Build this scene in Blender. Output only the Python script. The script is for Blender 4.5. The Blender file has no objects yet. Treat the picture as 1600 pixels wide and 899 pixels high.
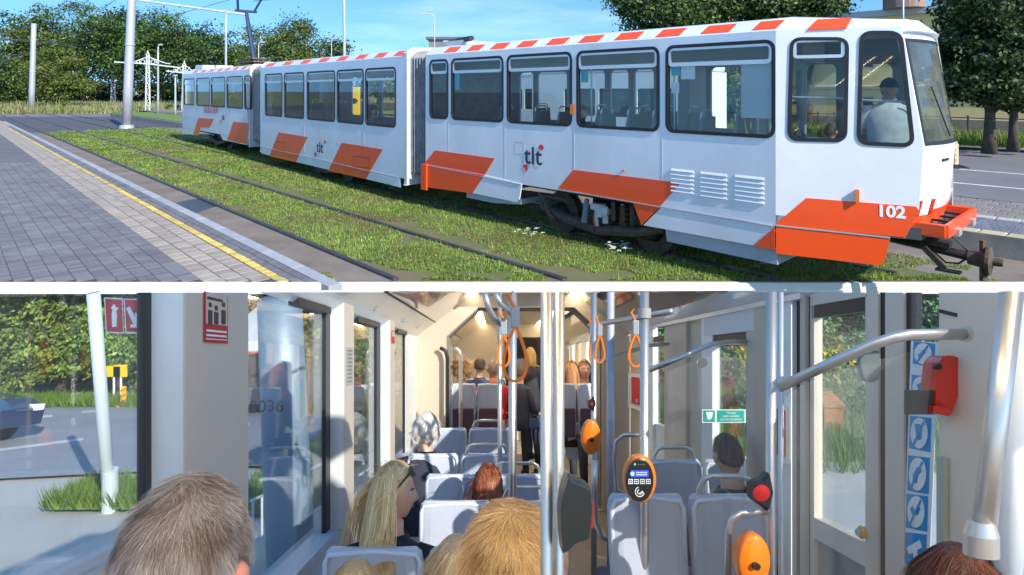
import bpy, math, random
import numpy as np
from mathutils import Vector, Matrix, noise
from mathutils.geometry import tessellate_polygon
random.seed(7); rng = np.random.default_rng(7)
S = bpy.context.scene
C = S.collection
R = math.radians
PI = math.pi

# ---------------------------------------------------------------- camera, sky, sun, exposure
F, U0, V0 = 950.0, 800.0, 140.0            # focal length and principal point in photograph pixels
cam_d = bpy.data.cameras.new('camera'); cam = bpy.data.objects.new('camera', cam_d); C.objects.link(cam)
cam.location = (0, 0, 0); cam.rotation_euler = (R(90), 0, 0)
cam_d.sensor_width = 36; cam_d.lens = F/1600*36
cam_d.shift_y = -(449.5-V0)/1600; cam_d.clip_start = 0.05; cam_d.clip_end = 6000
S.camera = cam
SUN_AZ = R(142.0)      # clockwise from +Y: the sun stands behind the camera, to the right
SUN_EL = R(36)
w = bpy.data.worlds.new("World"); S.world = w; w.use_nodes = True
nt = w.node_tree; bg = nt.nodes['Background']
sky = nt.nodes.new('ShaderNodeTexSky'); sky.sky_type = 'NISHITA'; sky.sun_disc = False
sky.sun_elevation = SUN_EL; sky.sun_rotation = SUN_AZ; sky.altitude = 0; sky.air_density = 1.1; sky.dust_density = 0.25; sky.ozone_density = 3.0
tc = nt.nodes.new('ShaderNodeTexCoord'); add = nt.nodes.new('ShaderNodeVectorMath'); add.operation = 'ADD'; add.inputs[1].default_value = (0, 0, 0.24)
nt.links.new(tc.outputs['Generated'], add.inputs[0]); nt.links.new(add.outputs[0], sky.inputs['Vector'])
hs = nt.nodes.new('ShaderNodeHueSaturation'); hs.inputs['Saturation'].default_value = 1.2; hs.inputs['Value'].default_value = 1.2; hs.inputs['Hue'].default_value = .494
nt.links.new(sky.outputs[0], hs.inputs['Color']); 
cn = nt.nodes.new('ShaderNodeTexNoise'); cn.inputs['Scale'].default_value = 2.2; cn.inputs['Detail'].default_value = 7; cn.inputs['Roughness'].default_value = .6
cm_ = nt.nodes.new('ShaderNodeMapping'); cm_.inputs['Scale'].default_value = (1, 1, 7); nt.links.new(tc.outputs['Generated'], cm_.inputs[0]); nt.links.new(cm_.outputs[0], cn.inputs['Vector'])
cr2 = nt.nodes.new('ShaderNodeMapRange'); cr2.inputs['From Min'].default_value = .50; cr2.inputs['From Max'].default_value = .85; cr2.inputs['To Max'].default_value = .35; nt.links.new(cn.outputs['Fac'], cr2.inputs['Value'])
cx_ = nt.nodes.new('ShaderNodeMix'); cx_.data_type = 'RGBA'; cx_.inputs['B'].default_value = (6.5, 7, 7.6, 1); nt.links.new(cr2.outputs[0], cx_.inputs['Factor']); nt.links.new(hs.outputs[0], cx_.inputs['A']); nt.links.new(cx_.outputs['Result'], bg.inputs['Color'])
bg.inputs['Strength'].default_value = 0.15
sun_d = bpy.data.lights.new('sun', 'SUN'); sun_d.energy = 4.0; sun_d.angle = R(0.5); sun_d.color = (1, 0.95, 0.87)
sun = bpy.data.objects.new('sun', sun_d); C.objects.link(sun)
sdir = Vector((math.sin(SUN_AZ)*math.cos(SUN_EL), math.cos(SUN_AZ)*math.cos(SUN_EL), math.sin(SUN_EL)))
sun.rotation_euler = sdir.to_track_quat('Z', 'Y').to_euler()
S.view_settings.view_transform = 'Standard'; S.view_settings.look = 'None'
S.view_settings.exposure = 0.7; S.view_settings.gamma = 1
S.cycles.max_bounces = 8; S.cycles.transparent_max_bounces = 24

# ---------------------------------------------------------------- materials
MATS = {}
def mat(name, col, rough=0.6, metal=0.0, var=0.0, vscale=3.0, bump=0.0, bscale=40.0, emit=None, estr=1.0, attr=None, spec=0.5, col2=None, coat=0.0, detail=5, stretch=None):
    if name in MATS: return MATS[name]
    m = bpy.data.materials.new(name); m.use_nodes = True; n = m.node_tree.nodes; l = m.node_tree.links
    b = n['Principled BSDF']; b.inputs['Roughness'].default_value = rough; b.inputs['Metallic'].default_value = metal
    b.inputs['Specular IOR Level'].default_value = spec; b.inputs['Coat Weight'].default_value = coat
    c4 = (*col, 1); b.inputs['Base Color'].default_value = c4
    t = n.new('ShaderNodeTexCoord'); vec = t.outputs['Object']
    if stretch:
        mp = n.new('ShaderNodeMapping'); mp.inputs['Scale'].default_value = stretch; l.new(vec, mp.inputs['Vector']); vec = mp.outputs[0]
    src = None
    if var > 0 or col2:
        nz = n.new('ShaderNodeTexNoise'); nz.inputs['Scale'].default_value = vscale; nz.inputs['Detail'].default_value = detail; nz.inputs['Roughness'].default_value = 0.65
        l.new(vec, nz.inputs['Vector'])
        rp = n.new('ShaderNodeValToRGB'); l.new(nz.outputs['Fac'], rp.inputs['Fac'])
        rp.color_ramp.elements[0].position = 0.33; rp.color_ramp.elements[1].position = 0.67
        if col2: rp.color_ramp.elements[0].color = c4; rp.color_ramp.elements[1].color = (*col2, 1)
        else:
            rp.color_ramp.elements[0].color = (*[x*(1-var) for x in col], 1); rp.color_ramp.elements[1].color = (*[min(1, x*(1+var)) for x in col], 1)
        src = rp.outputs['Color']
    if attr:
        a = n.new('ShaderNodeAttribute'); a.attribute_name = attr
        if src is None:
            rgb = n.new('ShaderNodeRGB'); rgb.outputs[0].default_value = c4; src = rgb.outputs[0]
        mx = n.new('ShaderNodeMix'); mx.data_type = 'RGBA'; mx.blend_type = 'MULTIPLY'; mx.inputs['Factor'].default_value = 1
        l.new(src, mx.inputs['A']); l.new(a.outputs['Color'], mx.inputs['B']); src = mx.outputs['Result']
    if src: l.new(src, b.inputs['Base Color'])
    if bump > 0:
        nb = n.new('ShaderNodeTexNoise'); nb.inputs['Scale'].default_value = bscale; nb.inputs['Detail'].default_value = 4; l.new(vec, nb.inputs['Vector'])
        bp = n.new('ShaderNodeBump'); bp.inputs['Strength'].default_value = bump; bp.inputs['Distance'].default_value = 0.02
        l.new(nb.outputs['Fac'], bp.inputs['Height']); l.new(bp.outputs[0], b.inputs['Normal'])
    if emit: b.inputs['Emission Color'].default_value = (*emit, 1); b.inputs['Emission Strength'].default_value = estr
    MATS[name] = m; return m
def glass(name, tint=(0.9, 0.95, 0.93), refl=.035, rough=0.02, film=0.0, fcol=(.8, .85, .85)):
    if name in MATS: return MATS[name]
    m = bpy.data.materials.new(name); m.use_nodes = True; n = m.node_tree.nodes; l = m.node_tree.links
    out = n['Material Output']; n.remove(n['Principled BSDF'])
    tr = n.new('ShaderNodeBsdfTransparent'); tr.inputs[0].default_value = (*tint, 1)
    gl = n.new('ShaderNodeBsdfGlossy'); gl.inputs['Roughness'].default_value = rough
    ge = n.new('ShaderNodeNewGeometry'); dt = n.new('ShaderNodeVectorMath'); dt.operation = 'DOT_PRODUCT'; l.new(ge.outputs['Incoming'], dt.inputs[0]); l.new(ge.outputs['Normal'], dt.inputs[1])
    def mth(op, a, b_=None):
        q = n.new('ShaderNodeMath'); q.operation = op; q.use_clamp = op == 'SUBTRACT'
        for i, v_ in enumerate((a, b_)):
            if v_ is None: continue
            if isinstance(v_, (int, float)): q.inputs[i].default_value = v_
            else: l.new(v_, q.inputs[i])
        return q.outputs[0]
    fr_ = mth('ADD', mth('MULTIPLY', mth('POWER', mth('SUBTRACT', 1.0, mth('ABSOLUTE', dt.outputs['Value'])), 5.0), 1-refl), refl)
    mx = n.new('ShaderNodeMixShader'); l.new(fr_, mx.inputs[0]); l.new(tr.outputs[0], mx.inputs[1]); l.new(gl.outputs[0], mx.inputs[2])
    last = mx.outputs[0]
    if film > 0:     # thin film of dust and grease on the pane
        df = n.new('ShaderNodeBsdfDiffuse'); df.inputs[0].default_value = (*fcol, 1)
        nz = n.new('ShaderNodeTexNoise'); nz.inputs['Scale'].default_value = 2.5; nz.inputs['Detail'].default_value = 6
        t = n.new('ShaderNodeTexCoord'); l.new(t.outputs['Object'], nz.inputs['Vector'])
        mr = n.new('ShaderNodeMapRange'); mr.inputs['From Min'].default_value = .3; mr.inputs['From Max'].default_value = .75; mr.inputs['To Min'].default_value = film*.4; mr.inputs['To Max'].default_value = film*1.5
        l.new(nz.outputs['Fac'], mr.inputs['Value'])
        m2 = n.new('ShaderNodeMixShader'); l.new(mr.outputs[0], m2.inputs[0]); l.new(last, m2.inputs[1]); l.new(df.outputs[0], m2.inputs[2]); last = m2.outputs[0]
    l.new(last, out.inputs['Surface']); MATS[name] = m; return m
def leafmat(name, c1, c2, trans=0.25):
    m = mat(name, c1, .55, col2=c2, vscale=.6, attr='tint')
    n = m.node_tree.nodes; l = m.node_tree.links; b = n['Principled BSDF']
    tl = n.new('ShaderNodeBsdfTranslucent'); src = b.inputs['Base Color'].links[0].from_socket; l.new(src, tl.inputs[0])
    mx = n.new('ShaderNodeMixShader'); mx.inputs[0].default_value = trans; l.new(b.outputs[0], mx.inputs[1]); l.new(tl.outputs[0], mx.inputs[2])
    l.new(mx.outputs[0], n['Material Output'].inputs['Surface']); return m
def brickmat(name, c1, c2, mortar, scale, bw=.5, bh=.25, rough=.85, rot=0):
    if name in MATS: return MATS[name]
    m = mat(name, c1, rough); n = m.node_tree.nodes; l = m.node_tree.links; b = n['Principled BSDF']
    t = n.new('ShaderNodeTexCoord'); mp = n.new('ShaderNodeMapping'); mp.inputs['Rotation'].default_value = (0, 0, rot); l.new(t.outputs['Object'], mp.inputs[0])
    br = n.new('ShaderNodeTexBrick'); br.inputs['Scale'].default_value = scale; br.inputs['Color1'].default_value = (*c1, 1); br.inputs['Color2'].default_value = (*c2, 1); br.inputs['Mortar'].default_value = (*mortar, 1)
    br.inputs['Brick Width'].default_value = bw; br.inputs['Row Height'].default_value = bh; br.inputs['Mortar Size'].default_value = .012
    l.new(mp.outputs[0], br.inputs['Vector']); 
    nz = n.new('ShaderNodeTexNoise'); nz.inputs['Scale'].default_value = 1.5; nz.inputs['Detail'].default_value = 8; l.new(t.outputs['Object'], nz.inputs['Vector'])
    mx = n.new('ShaderNodeMix'); mx.data_type = 'RGBA'; mx.blend_type = 'OVERLAY'; mx.inputs['Factor'].default_value = .5
    l.new(br.outputs['Color'], mx.inputs['A']); l.new(nz.outputs['Color'], mx.inputs['B'])
    h = n.new('ShaderNodeHueSaturation'); h.inputs['Saturation'].default_value = .6; l.new(mx.outputs['Result'], h.inputs['Color']); l.new(h.outputs[0], b.inputs['Base Color'])
    return m

# ---------------------------------------------------------------- mesh building
def ident(v): return v
class MB:
    def __init__(s, xf=ident): s.v = []; s.f = []; s.xf = xf; s.uvt = []
    def add(s, vs, fs):
        o = len(s.v); s.v += [tuple(v) for v in vs]; s.f += [tuple(i+o for i in f) for f in fs]; return s
    def box(s, a, b):
        (x0, y0, z0), (x1, y1, z1) = a, b
        return s.add([(x0,y0,z0),(x1,y0,z0),(x1,y1,z0),(x0,y1,z0),(x0,y0,z1),(x1,y0,z1),(x1,y1,z1),(x0,y1,z1)],
              [(0,3,2,1),(4,5,6,7),(0,1,5,4),(1,2,6,5),(2,3,7,6),(3,0,4,7)])
    def bar(s, p, q, wx, wy):      # rectangular bar between two points
        p, q = Vector(p), Vector(q); d = (q-p).normalized(); up = Vector((0,0,1)) if abs(d.z) < .9 else Vector((0,1,0))
        a = d.cross(up).normalized()*wx/2; b = a.cross(d).normalized()*wy/2
        return s.add([p-a-b,p+a-b,p+a+b,p-a+b,q-a-b,q+a-b,q+a+b,q-a+b],[(0,3,2,1),(4,5,6,7),(0,1,5,4),(1,2,6,5),(2,3,7,6),(3,0,4,7)])
    def tube(s, pts, r, n=10, cap=True, flat=1.0):
        pts = [Vector(p) for p in pts]; rs = r if isinstance(r, (list, tuple)) else [r]*len(pts)
        o = len(s.v); up = None
        for i, p in enumerate(pts):
            d = (pts[min(i+1, len(pts)-1)]-pts[max(i-1, 0)]).normalized()
            if up is None: up = Vector((0,0,1)) if abs(d.z) < .9 else Vector((0,1,0))
            a = d.cross(up).normalized(); b = a.cross(d).normalized(); up = b
            for k in range(n):
                t = 2*PI*k/n; s.v.append(tuple(p+a*math.cos(t)*rs[i]+b*math.sin(t)*rs[i]*flat))
        for i in range(len(pts)-1):
            for k in range(n):
                k2 = (k+1) % n; s.f.append((o+i*n+k, o+i*n+k2, o+(i+1)*n+k2, o+(i+1)*n+k))
        if cap: s.f.append(tuple(o+k for k in range(n))[::-1]); s.f.append(tuple(o+(len(pts)-1)*n+k for k in range(n)))
        return s
    def lathe(s, prof, c=(0,0,0), n=20, axis='z', sy=1.0):
        o = len(s.v)
        for (r, h) in prof:
            for k in range(n):
                t = 2*PI*k/n; x, y = r*math.cos(t), r*math.sin(t)*sy
                s.v.append({'z': (c[0]+x, c[1]+y, c[2]+h), 'y': (c[0]+x, c[1]+h, c[2]+y), 'x': (c[0]+h, c[1]+x, c[2]+y)}[axis])
        for i in range(len(prof)-1):
            for k in range(n):
                k2 = (k+1) % n; s.f.append((o+i*n+k, o+i*n+k2, o+(i+1)*n+k2, o+(i+1)*n+k))
        s.f.append(tuple(o+k for k in range(n))[::-1]); s.f.append(tuple(o+(len(prof)-1)*n+k for k in range(n)))
        return s
    def plate(s, outer, holes, fn, th):       # outline with holes, pushed through fn(a, b, depth)
        loops = [outer]+list(holes)
        tris = tessellate_polygon([[Vector((a, b, 0)) for a, b in L] for L in loops])
        flat = [p for L in loops for p in L]; n = len(flat); o = len(s.v)
        s.v += [tuple(fn(a, b, 0)) for a, b in flat]+[tuple(fn(a, b, th)) for a, b in flat]
        for t in tris: s.f.append(tuple(o+i for i in t)); s.f.append(tuple(o+n+i for i in reversed(t)))
        k = 0
        for L in loops:
            for i in range(len(L)):
                j = (i+1) % len(L); s.f.append((o+k+i, o+k+j, o+n+k+j, o+n+k+i))
            k += len(L)
        return s
    def loft(s, rings, cap=True):
        n = len(rings[0]); o = len(s.v)
        for r in rings: s.v += [tuple(p) for p in r]
        for i in range(len(rings)-1):
            for k in range(n):
                k2 = (k+1) % n; s.f.append((o+i*n+k, o+i*n+k2, o+(i+1)*n+k2, o+(i+1)*n+k))
        if cap: s.f.append(tuple(o+k for k in range(n))[::-1]); s.f.append(tuple(o+(len(rings)-1)*n+k for k in range(n)))
        return s
    def build(s, name, m, parent=None, origin=(0,0,0), smooth=False, bevel=0, sub=0):
        me = bpy.data.meshes.new(name); O = Vector(origin)
        me.from_pydata([tuple(Vector(s.xf(v))-O) for v in s.v], [], s.f); me.update()
        me.materials.append(m)
        if smooth: me.polygons.foreach_set('use_smooth', [True]*len(me.polygons))
        o = bpy.data.objects.new(name, me); C.objects.link(o)
        if parent: o.parent = parent
        else: o.location = O
        if bevel:
            b = o.modifiers.new('bevel', 'BEVEL'); b.width = bevel; b.segments = 2; b.limit_method = 'ANGLE'; b.angle_limit = R(40)
        if sub:
            q = o.modifiers.new('sub', 'SUBSURF'); q.levels = sub; q.render_levels = sub
        return o
def rrect(x0, y0, x1, y1, r, n=5):
    pts = []
    for (cx, cy, a0) in ((x1-r, y1-r, 0), (x0+r, y1-r, 90), (x0+r, y0+r, 180), (x1-r, y0+r, 270)):
        for k in range(n+1):
            a = R(a0+90*k/n); pts.append((cx+r*math.cos(a), cy+r*math.sin(a)))
    return pts
def rpoly(pts, r, n=4):        # rounded polygon
    out = []; N = len(pts)
    for i in range(N):
        p = Vector(pts[i]); a = (Vector(pts[i-1])-p); b = (Vector(pts[(i+1) % N])-p)
        ra = min(r, a.length*.45, b.length*.45); A = p+a.normalized()*ra; B = p+b.normalized()*ra
        for k in range(n+1):
            t = k/n; q = A*(1-t)**2+p*2*t*(1-t)+B*t*t; out.append((q.x, q.y))
    return out
def inset(pts, d):             # crude inset of a convex outline
    c = Vector((sum(p[0] for p in pts)/len(pts), sum(p[1] for p in pts)/len(pts))); out = []
    N = len(pts)
    for i in range(N):
        p = Vector(pts[i]); e = Vector(pts[(i+1) % N])-Vector(pts[i-1]); nn = Vector((-e.y, e.x)).normalized()
        if nn.dot(c-p) < 0: nn = -nn
        q = p+nn*d; out.append((q.x, q.y))
    return out
def tag(o, label=None, cat=None, group=None, kind=None):
    if label: o['label'] = label
    if cat: o['category'] = cat
    if group: o['group'] = group
    if kind: o['kind'] = kind
    return o
def empty(name, loc, label, cat, group=None, rot=(0,0,0), sc=1.0):
    o = bpy.data.objects.new(name, None); C.objects.link(o); o.location = loc; o.rotation_euler = rot; o.scale = (sc,)*3
    o.empty_display_size = .1
    return tag(o, label, cat, group)
def copy_tree(o, parent=None):
    c = o.copy(); C.objects.link(c); c.parent = parent
    for ch in list(KIDS(o)): copy_tree(ch, c)
    return c
def KIDS(o): return [x for x in C.objects if x.parent == o]
def quads_np(name, V, col, m, parent=None, loc=(0,0,0), sc=1.0, k=4):   # V (n,k,3) faces, col (n,3)
    n = len(V); me = bpy.data.meshes.new(name)
    me.vertices.add(n*k); me.vertices.foreach_set('co', V.reshape(-1).astype(np.float32))
    me.loops.add(n*k); me.loops.foreach_set('vertex_index', np.arange(n*k, dtype=np.int32))
    me.polygons.add(n); me.polygons.foreach_set('loop_start', np.arange(0, n*k, k, dtype=np.int32)); me.polygons.foreach_set('loop_total', np.full(n, k, dtype=np.int32))
    if col is not None:
        a = me.color_attributes.new('tint', 'FLOAT_COLOR', 'POINT'); cc = np.ones((n, k, 4), np.float32); cc[:, :, :3] = col[:, None, :]
        a.data.foreach_set('color', cc.reshape(-1))
    me.materials.append(m); me.update(calc_edges=True)
    o = bpy.data.objects.new(name, me); C.objects.link(o); o.location = loc; o.scale = (sc,)*3
    if parent: o.parent = parent
    return o
def strips_np(name, P, W, col, m, parent=None, loc=(0,0,0), sc=1.0):   # P (n,k,3) centre lines, W (n,k,3) half-width vectors
    n, k = P.shape[:2]; V = np.stack([P-W, P+W], 2).reshape(n*k*2, 3)
    base = (np.arange(n)*k*2)[:, None]; i = (np.arange(k-1)*2)[None, :]
    Fc = np.stack([base+i, base+i+1, base+i+3, base+i+2], -1).reshape(-1, 4)
    me = bpy.data.meshes.new(name); me.vertices.add(len(V)); me.vertices.foreach_set('co', V.reshape(-1).astype(np.float32))
    me.loops.add(Fc.size); me.loops.foreach_set('vertex_index', Fc.reshape(-1).astype(np.int32))
    me.polygons.add(len(Fc)); me.polygons.foreach_set('loop_start', np.arange(0, Fc.size, 4, dtype=np.int32)); me.polygons.foreach_set('loop_total', np.full(len(Fc), 4, dtype=np.int32))
    a = me.color_attributes.new('tint', 'FLOAT_COLOR', 'POINT'); cc = np.ones((n, k*2, 4), np.float32); cc[:, :, :3] = col[:, None, :]
    a.data.foreach_set('color', cc.reshape(-1))
    me.materials.append(m); me.update(calc_edges=True)
    me.polygons.foreach_set('use_smooth', [True]*len(me.polygons))
    o = bpy.data.objects.new(name, me); C.objects.link(o); o.location = loc; o.scale = (sc,)*3
    if parent: o.parent = parent
    return o
def text(name, body, size, m, parent, mw, depth=.002, label=None, spacing=1.0, bold=0.0, sx=1.0):
    cu = bpy.data.curves.new('t', 'FONT'); cu.body = body; cu.size = size; cu.extrude = depth; cu.align_x = 'CENTER'; cu.align_y = 'CENTER'; cu.space_character = spacing; cu.offset = bold; cu.resolution_u = 3
    t = bpy.data.objects.new('t', cu); C.objects.link(t); dg = bpy.context.evaluated_depsgraph_get(); me = bpy.data.meshes.new_from_object(t.evaluated_get(dg)); bpy.data.objects.remove(t)
    me.transform(mw @ Matrix.Diagonal((sx, 1, 1, 1))); me.materials.clear(); me.materials.append(m); me.name = name
    o = bpy.data.objects.new(name, me); C.objects.link(o); o.parent = parent
    return o

# ---------------------------------------------------------------- shared materials
white = mat('tram_white', (.72, .74, .79), .36, var=.07, vscale=1.3, coat=.25, stretch=(1, 1, .35), detail=8)
orange = mat('livery_orange', (.92, .085, .012), .35, var=.05, vscale=2, coat=.3)
grey_p = mat('grey_paint', (.36, .40, .46), .45, var=.08)
rubber = mat('rubber', (.012, .013, .016), .5)
alu = mat('aluminium', (.62, .64, .66), .35, .6)
galv = mat('galvanised', (.50, .52, .56), .5, .35, var=.12, vscale=6)
darkm = mat('dark_metal', (.035, .03, .027), .65, .3, var=.4, vscale=12)
rust = mat('rusty_steel', (.10, .075, .055), .8, .2, var=.4, vscale=14)
steel = mat('brushed_steel', (.66, .63, .58), .36, .85, bump=.05, bscale=200, stretch=(8, 8, .3))
tglass = glass('tram_glass', (.93, .96, .95), refl=.035)
wglass = glass('window_glass', (.97, .99, .98), film=.03)
dglass = glass('screen_glass', (.98, .99, .98), film=.03)
# ================================================================ PART ONE: the street with the tram
# lengths in this part are written in street units; SC turns a unit into scene metres
SC, H = 3.0, 2.27
cs, sn = 0.7279, 0.6857
def pt(p, t): return (cs*p-sn*t, sn*p+cs*t)           # p: across the track, t: along it, away from the camera
def EW(x, y, z): return Vector((SC*x, SC*y, SC*(z-H)))
def along(p, u):                                       # t where the line p crosses photograph column u
    r = (u-U0)/F; return p*(cs-sn*r)/(sn+cs*r)
def gxy(u, v, z=0.0):                                  # ground point under a photograph pixel
    y = F*(H-z)/(v-V0); return ((u-U0)/F*y, y)
def ething(name, xy, label, cat, group=None, z=0, rot=0): return empty(name, EW(xy[0], xy[1], z), label, cat, group, (0, 0, rot), SC)
def eobj(o, label=None, cat=None, group=None, kind=None):  # a street mesh written in absolute units
    o.scale = (SC,)*3; o.location = EW(o.location.x, o.location.y, o.location.z); return tag(o, label, cat, group, kind)
YC, YP = 7.19, 6.49                                    # where the street deck ends in front (track bed / platform)
def clip(poly, f):                                     # keep the side where f(x, y) >= 0
    out = []
    for i in range(len(poly)):
        a, b = poly[i-1], poly[i]; fa, fb = f(a), f(b)
        if (fa >= 0) != (fb >= 0):
            k = fa/(fa-fb); out.append((a[0]+(b[0]-a[0])*k, a[1]+(b[1]-a[1])*k))
        if fb >= 0: out.append(b)
    return out
def sheet(name, pts, z, m, kind='structure', ycut=YC, parent=None):
    poly = clip(pts, lambda q: q[1]-ycut)
    if len(poly) < 3: return None
    b = MB(); b.add([(x, y, z) for x, y in poly], [tuple(range(len(poly)))])
    o = b.build(name, m); 
    if o.data.polygons[0].normal.z < 0: o.data.flip_normals()
    eobj(o, kind=kind); return o
def strip(name, p0, p1, t0, t1, z, m, kind='structure', ycut=YC):
    return sheet(name, [pt(p0, t0), pt(p1, t0), pt(p1, t1), pt(p0, t1)], z, m, kind, ycut)
asphalt = mat('asphalt', (.085, .082, .10), .85, var=.25, vscale=.8, bump=.3, bscale=60)
asphalt2 = mat('asphalt_pale', (.17, .165, .185), .85, var=.16, vscale=.5, bump=.3, bscale=60)
concrete = mat('brown_concrete', (.16, .125, .10), .9, col2=(.24, .205, .18), vscale=1.2, bump=.4, bscale=30)
soil = mat('soil', (.10, .13, .03), .95, col2=(.17, .135, .08), vscale=1.1, bump=.6, bscale=20)
meadow = mat('meadow_ground', (.14, .20, .03), .95, col2=(.26, .24, .09), vscale=.12, bump=.5, bscale=3)
lawn = mat('lawn_ground', (.10, .18, .03), .95, col2=(.16, .24, .05), vscale=.4)
yellow = mat('yellow_paint', (.72, .50, .05), .75, var=.25, vscale=3)
granite = mat('pale_granite', (.36, .37, .40), .8, var=.15, vscale=10, bump=.3, bscale=60)
tanst = mat('tan_stone', (.34, .29, .25), .85, var=.16, vscale=6, bump=.4, bscale=50, attr='tint')
greyst = mat('grey_stone', (.165, .162, .178), .85, var=.22, vscale=2.5, bump=.4, bscale=50, attr='tint')
darkst = mat('dark_joint', (.06, .06, .065), .9)
paint = mat('road_paint', (.7, .7, .7), .7, var=.15)
whitewall = mat('white_render', (.88, .88, .88), .8)
railm = mat('rail_steel', (.10, .10, .12), .45, .6, var=.3, vscale=20)

sheet('ground', [(-400, YC), (400, YC), (700, 700), (-700, 700)], -.012, asphalt2)
# the white front edge of the street deck
b = MB(); xk = (3.10*1.0-sn*YP)/cs; zb = H-317*YC/F
b.box((xk-.0, YC-.05, zb), (60, YC, -.004)); b.box((-60, YC-.05, zb), (xk, YC-.001, -.004))
o = eobj(b.build('white_wall', whitewall), kind='structure')
b = MB(); b.box((-60, YP-.05, H-317*YP/F), (xk, YP, .214))
o = eobj(b.build('white_wall', whitewall), kind='structure')
# track bed, rails, crossing road
strip('grass_ground', 3.98, 10.4, -5, 41, .0, soil)
strip('concrete_strip', 3.05, 3.98, -5, 60, .002, concrete)
road = sheet('crossing_road', [gxy(-700, 208), gxy(90, 208), gxy(198, 200), gxy(420, 201), gxy(420, 183), gxy(-700, 182)], .006, asphalt)
sheet('pale_road', [gxy(-900, 182), gxy(560, 184), gxy(540, 176), gxy(150, 176.5)], .002, asphalt2)
sheet('meadow', [gxy(-900, 181), gxy(10, 178.5), gxy(150, 178), gxy(300, 176), gxy(560, 178), gxy(900, 156), (60, 400), (-500, 300)], .004, meadow)
for p in (3.94, 5.40, 7.25, 8.55):
    b = MB(); t0 = (YC-sn*p)/cs+.02 if p < 7 else max((YC-sn*p)/cs+.02, 2.2)
    N_ = 40; q = [pt(p-.035, t0+(95-t0)*(i/N_)**1.6) for i in range(N_+1)]; q2 = [pt(p+.035, t0+(95-t0)*(i/N_)**1.6) for i in range(N_+1)]
    for i in range(N_):
        a, a2, c_, c2 = q[i], q2[i], q[i+1], q2[i+1]
        b.add([(*a, -.01), (*a2, -.01), (*c2, -.01), (*c_, -.01), (*a, .035), (*a2, .035), (*c2, .035), (*c_, .035)], [(4,5,6,7), (0,1,5,4), (1,2,6,5), (2,3,7,6), (3,0,4,7)])
    eobj(b.build('rail', railm), 'steel rail %s' % {3.94: 'beside the brown concrete strip at the platform kerb', 5.40: 'running through the grass between platform and tram', 7.25: 'under the near wheels of the orange and white tram', 8.55: 'under the far wheels of the orange and white tram'}[p], 'rail')
wp = gxy(305, 322); sheet('dark_patch', [(wp[0]+.55*math.cos(a)*(1+.15*math.sin(3*a))*.8-.15*math.sin(a), wp[1]+.85*math.sin(a)) for a in np.linspace(0, 2*PI, 25)[:-1]], .006, mat('dark_concrete', (.05, .045, .042), .35, var=.2))  # darker, smoother oval sheet laid on the concrete strip
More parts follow.
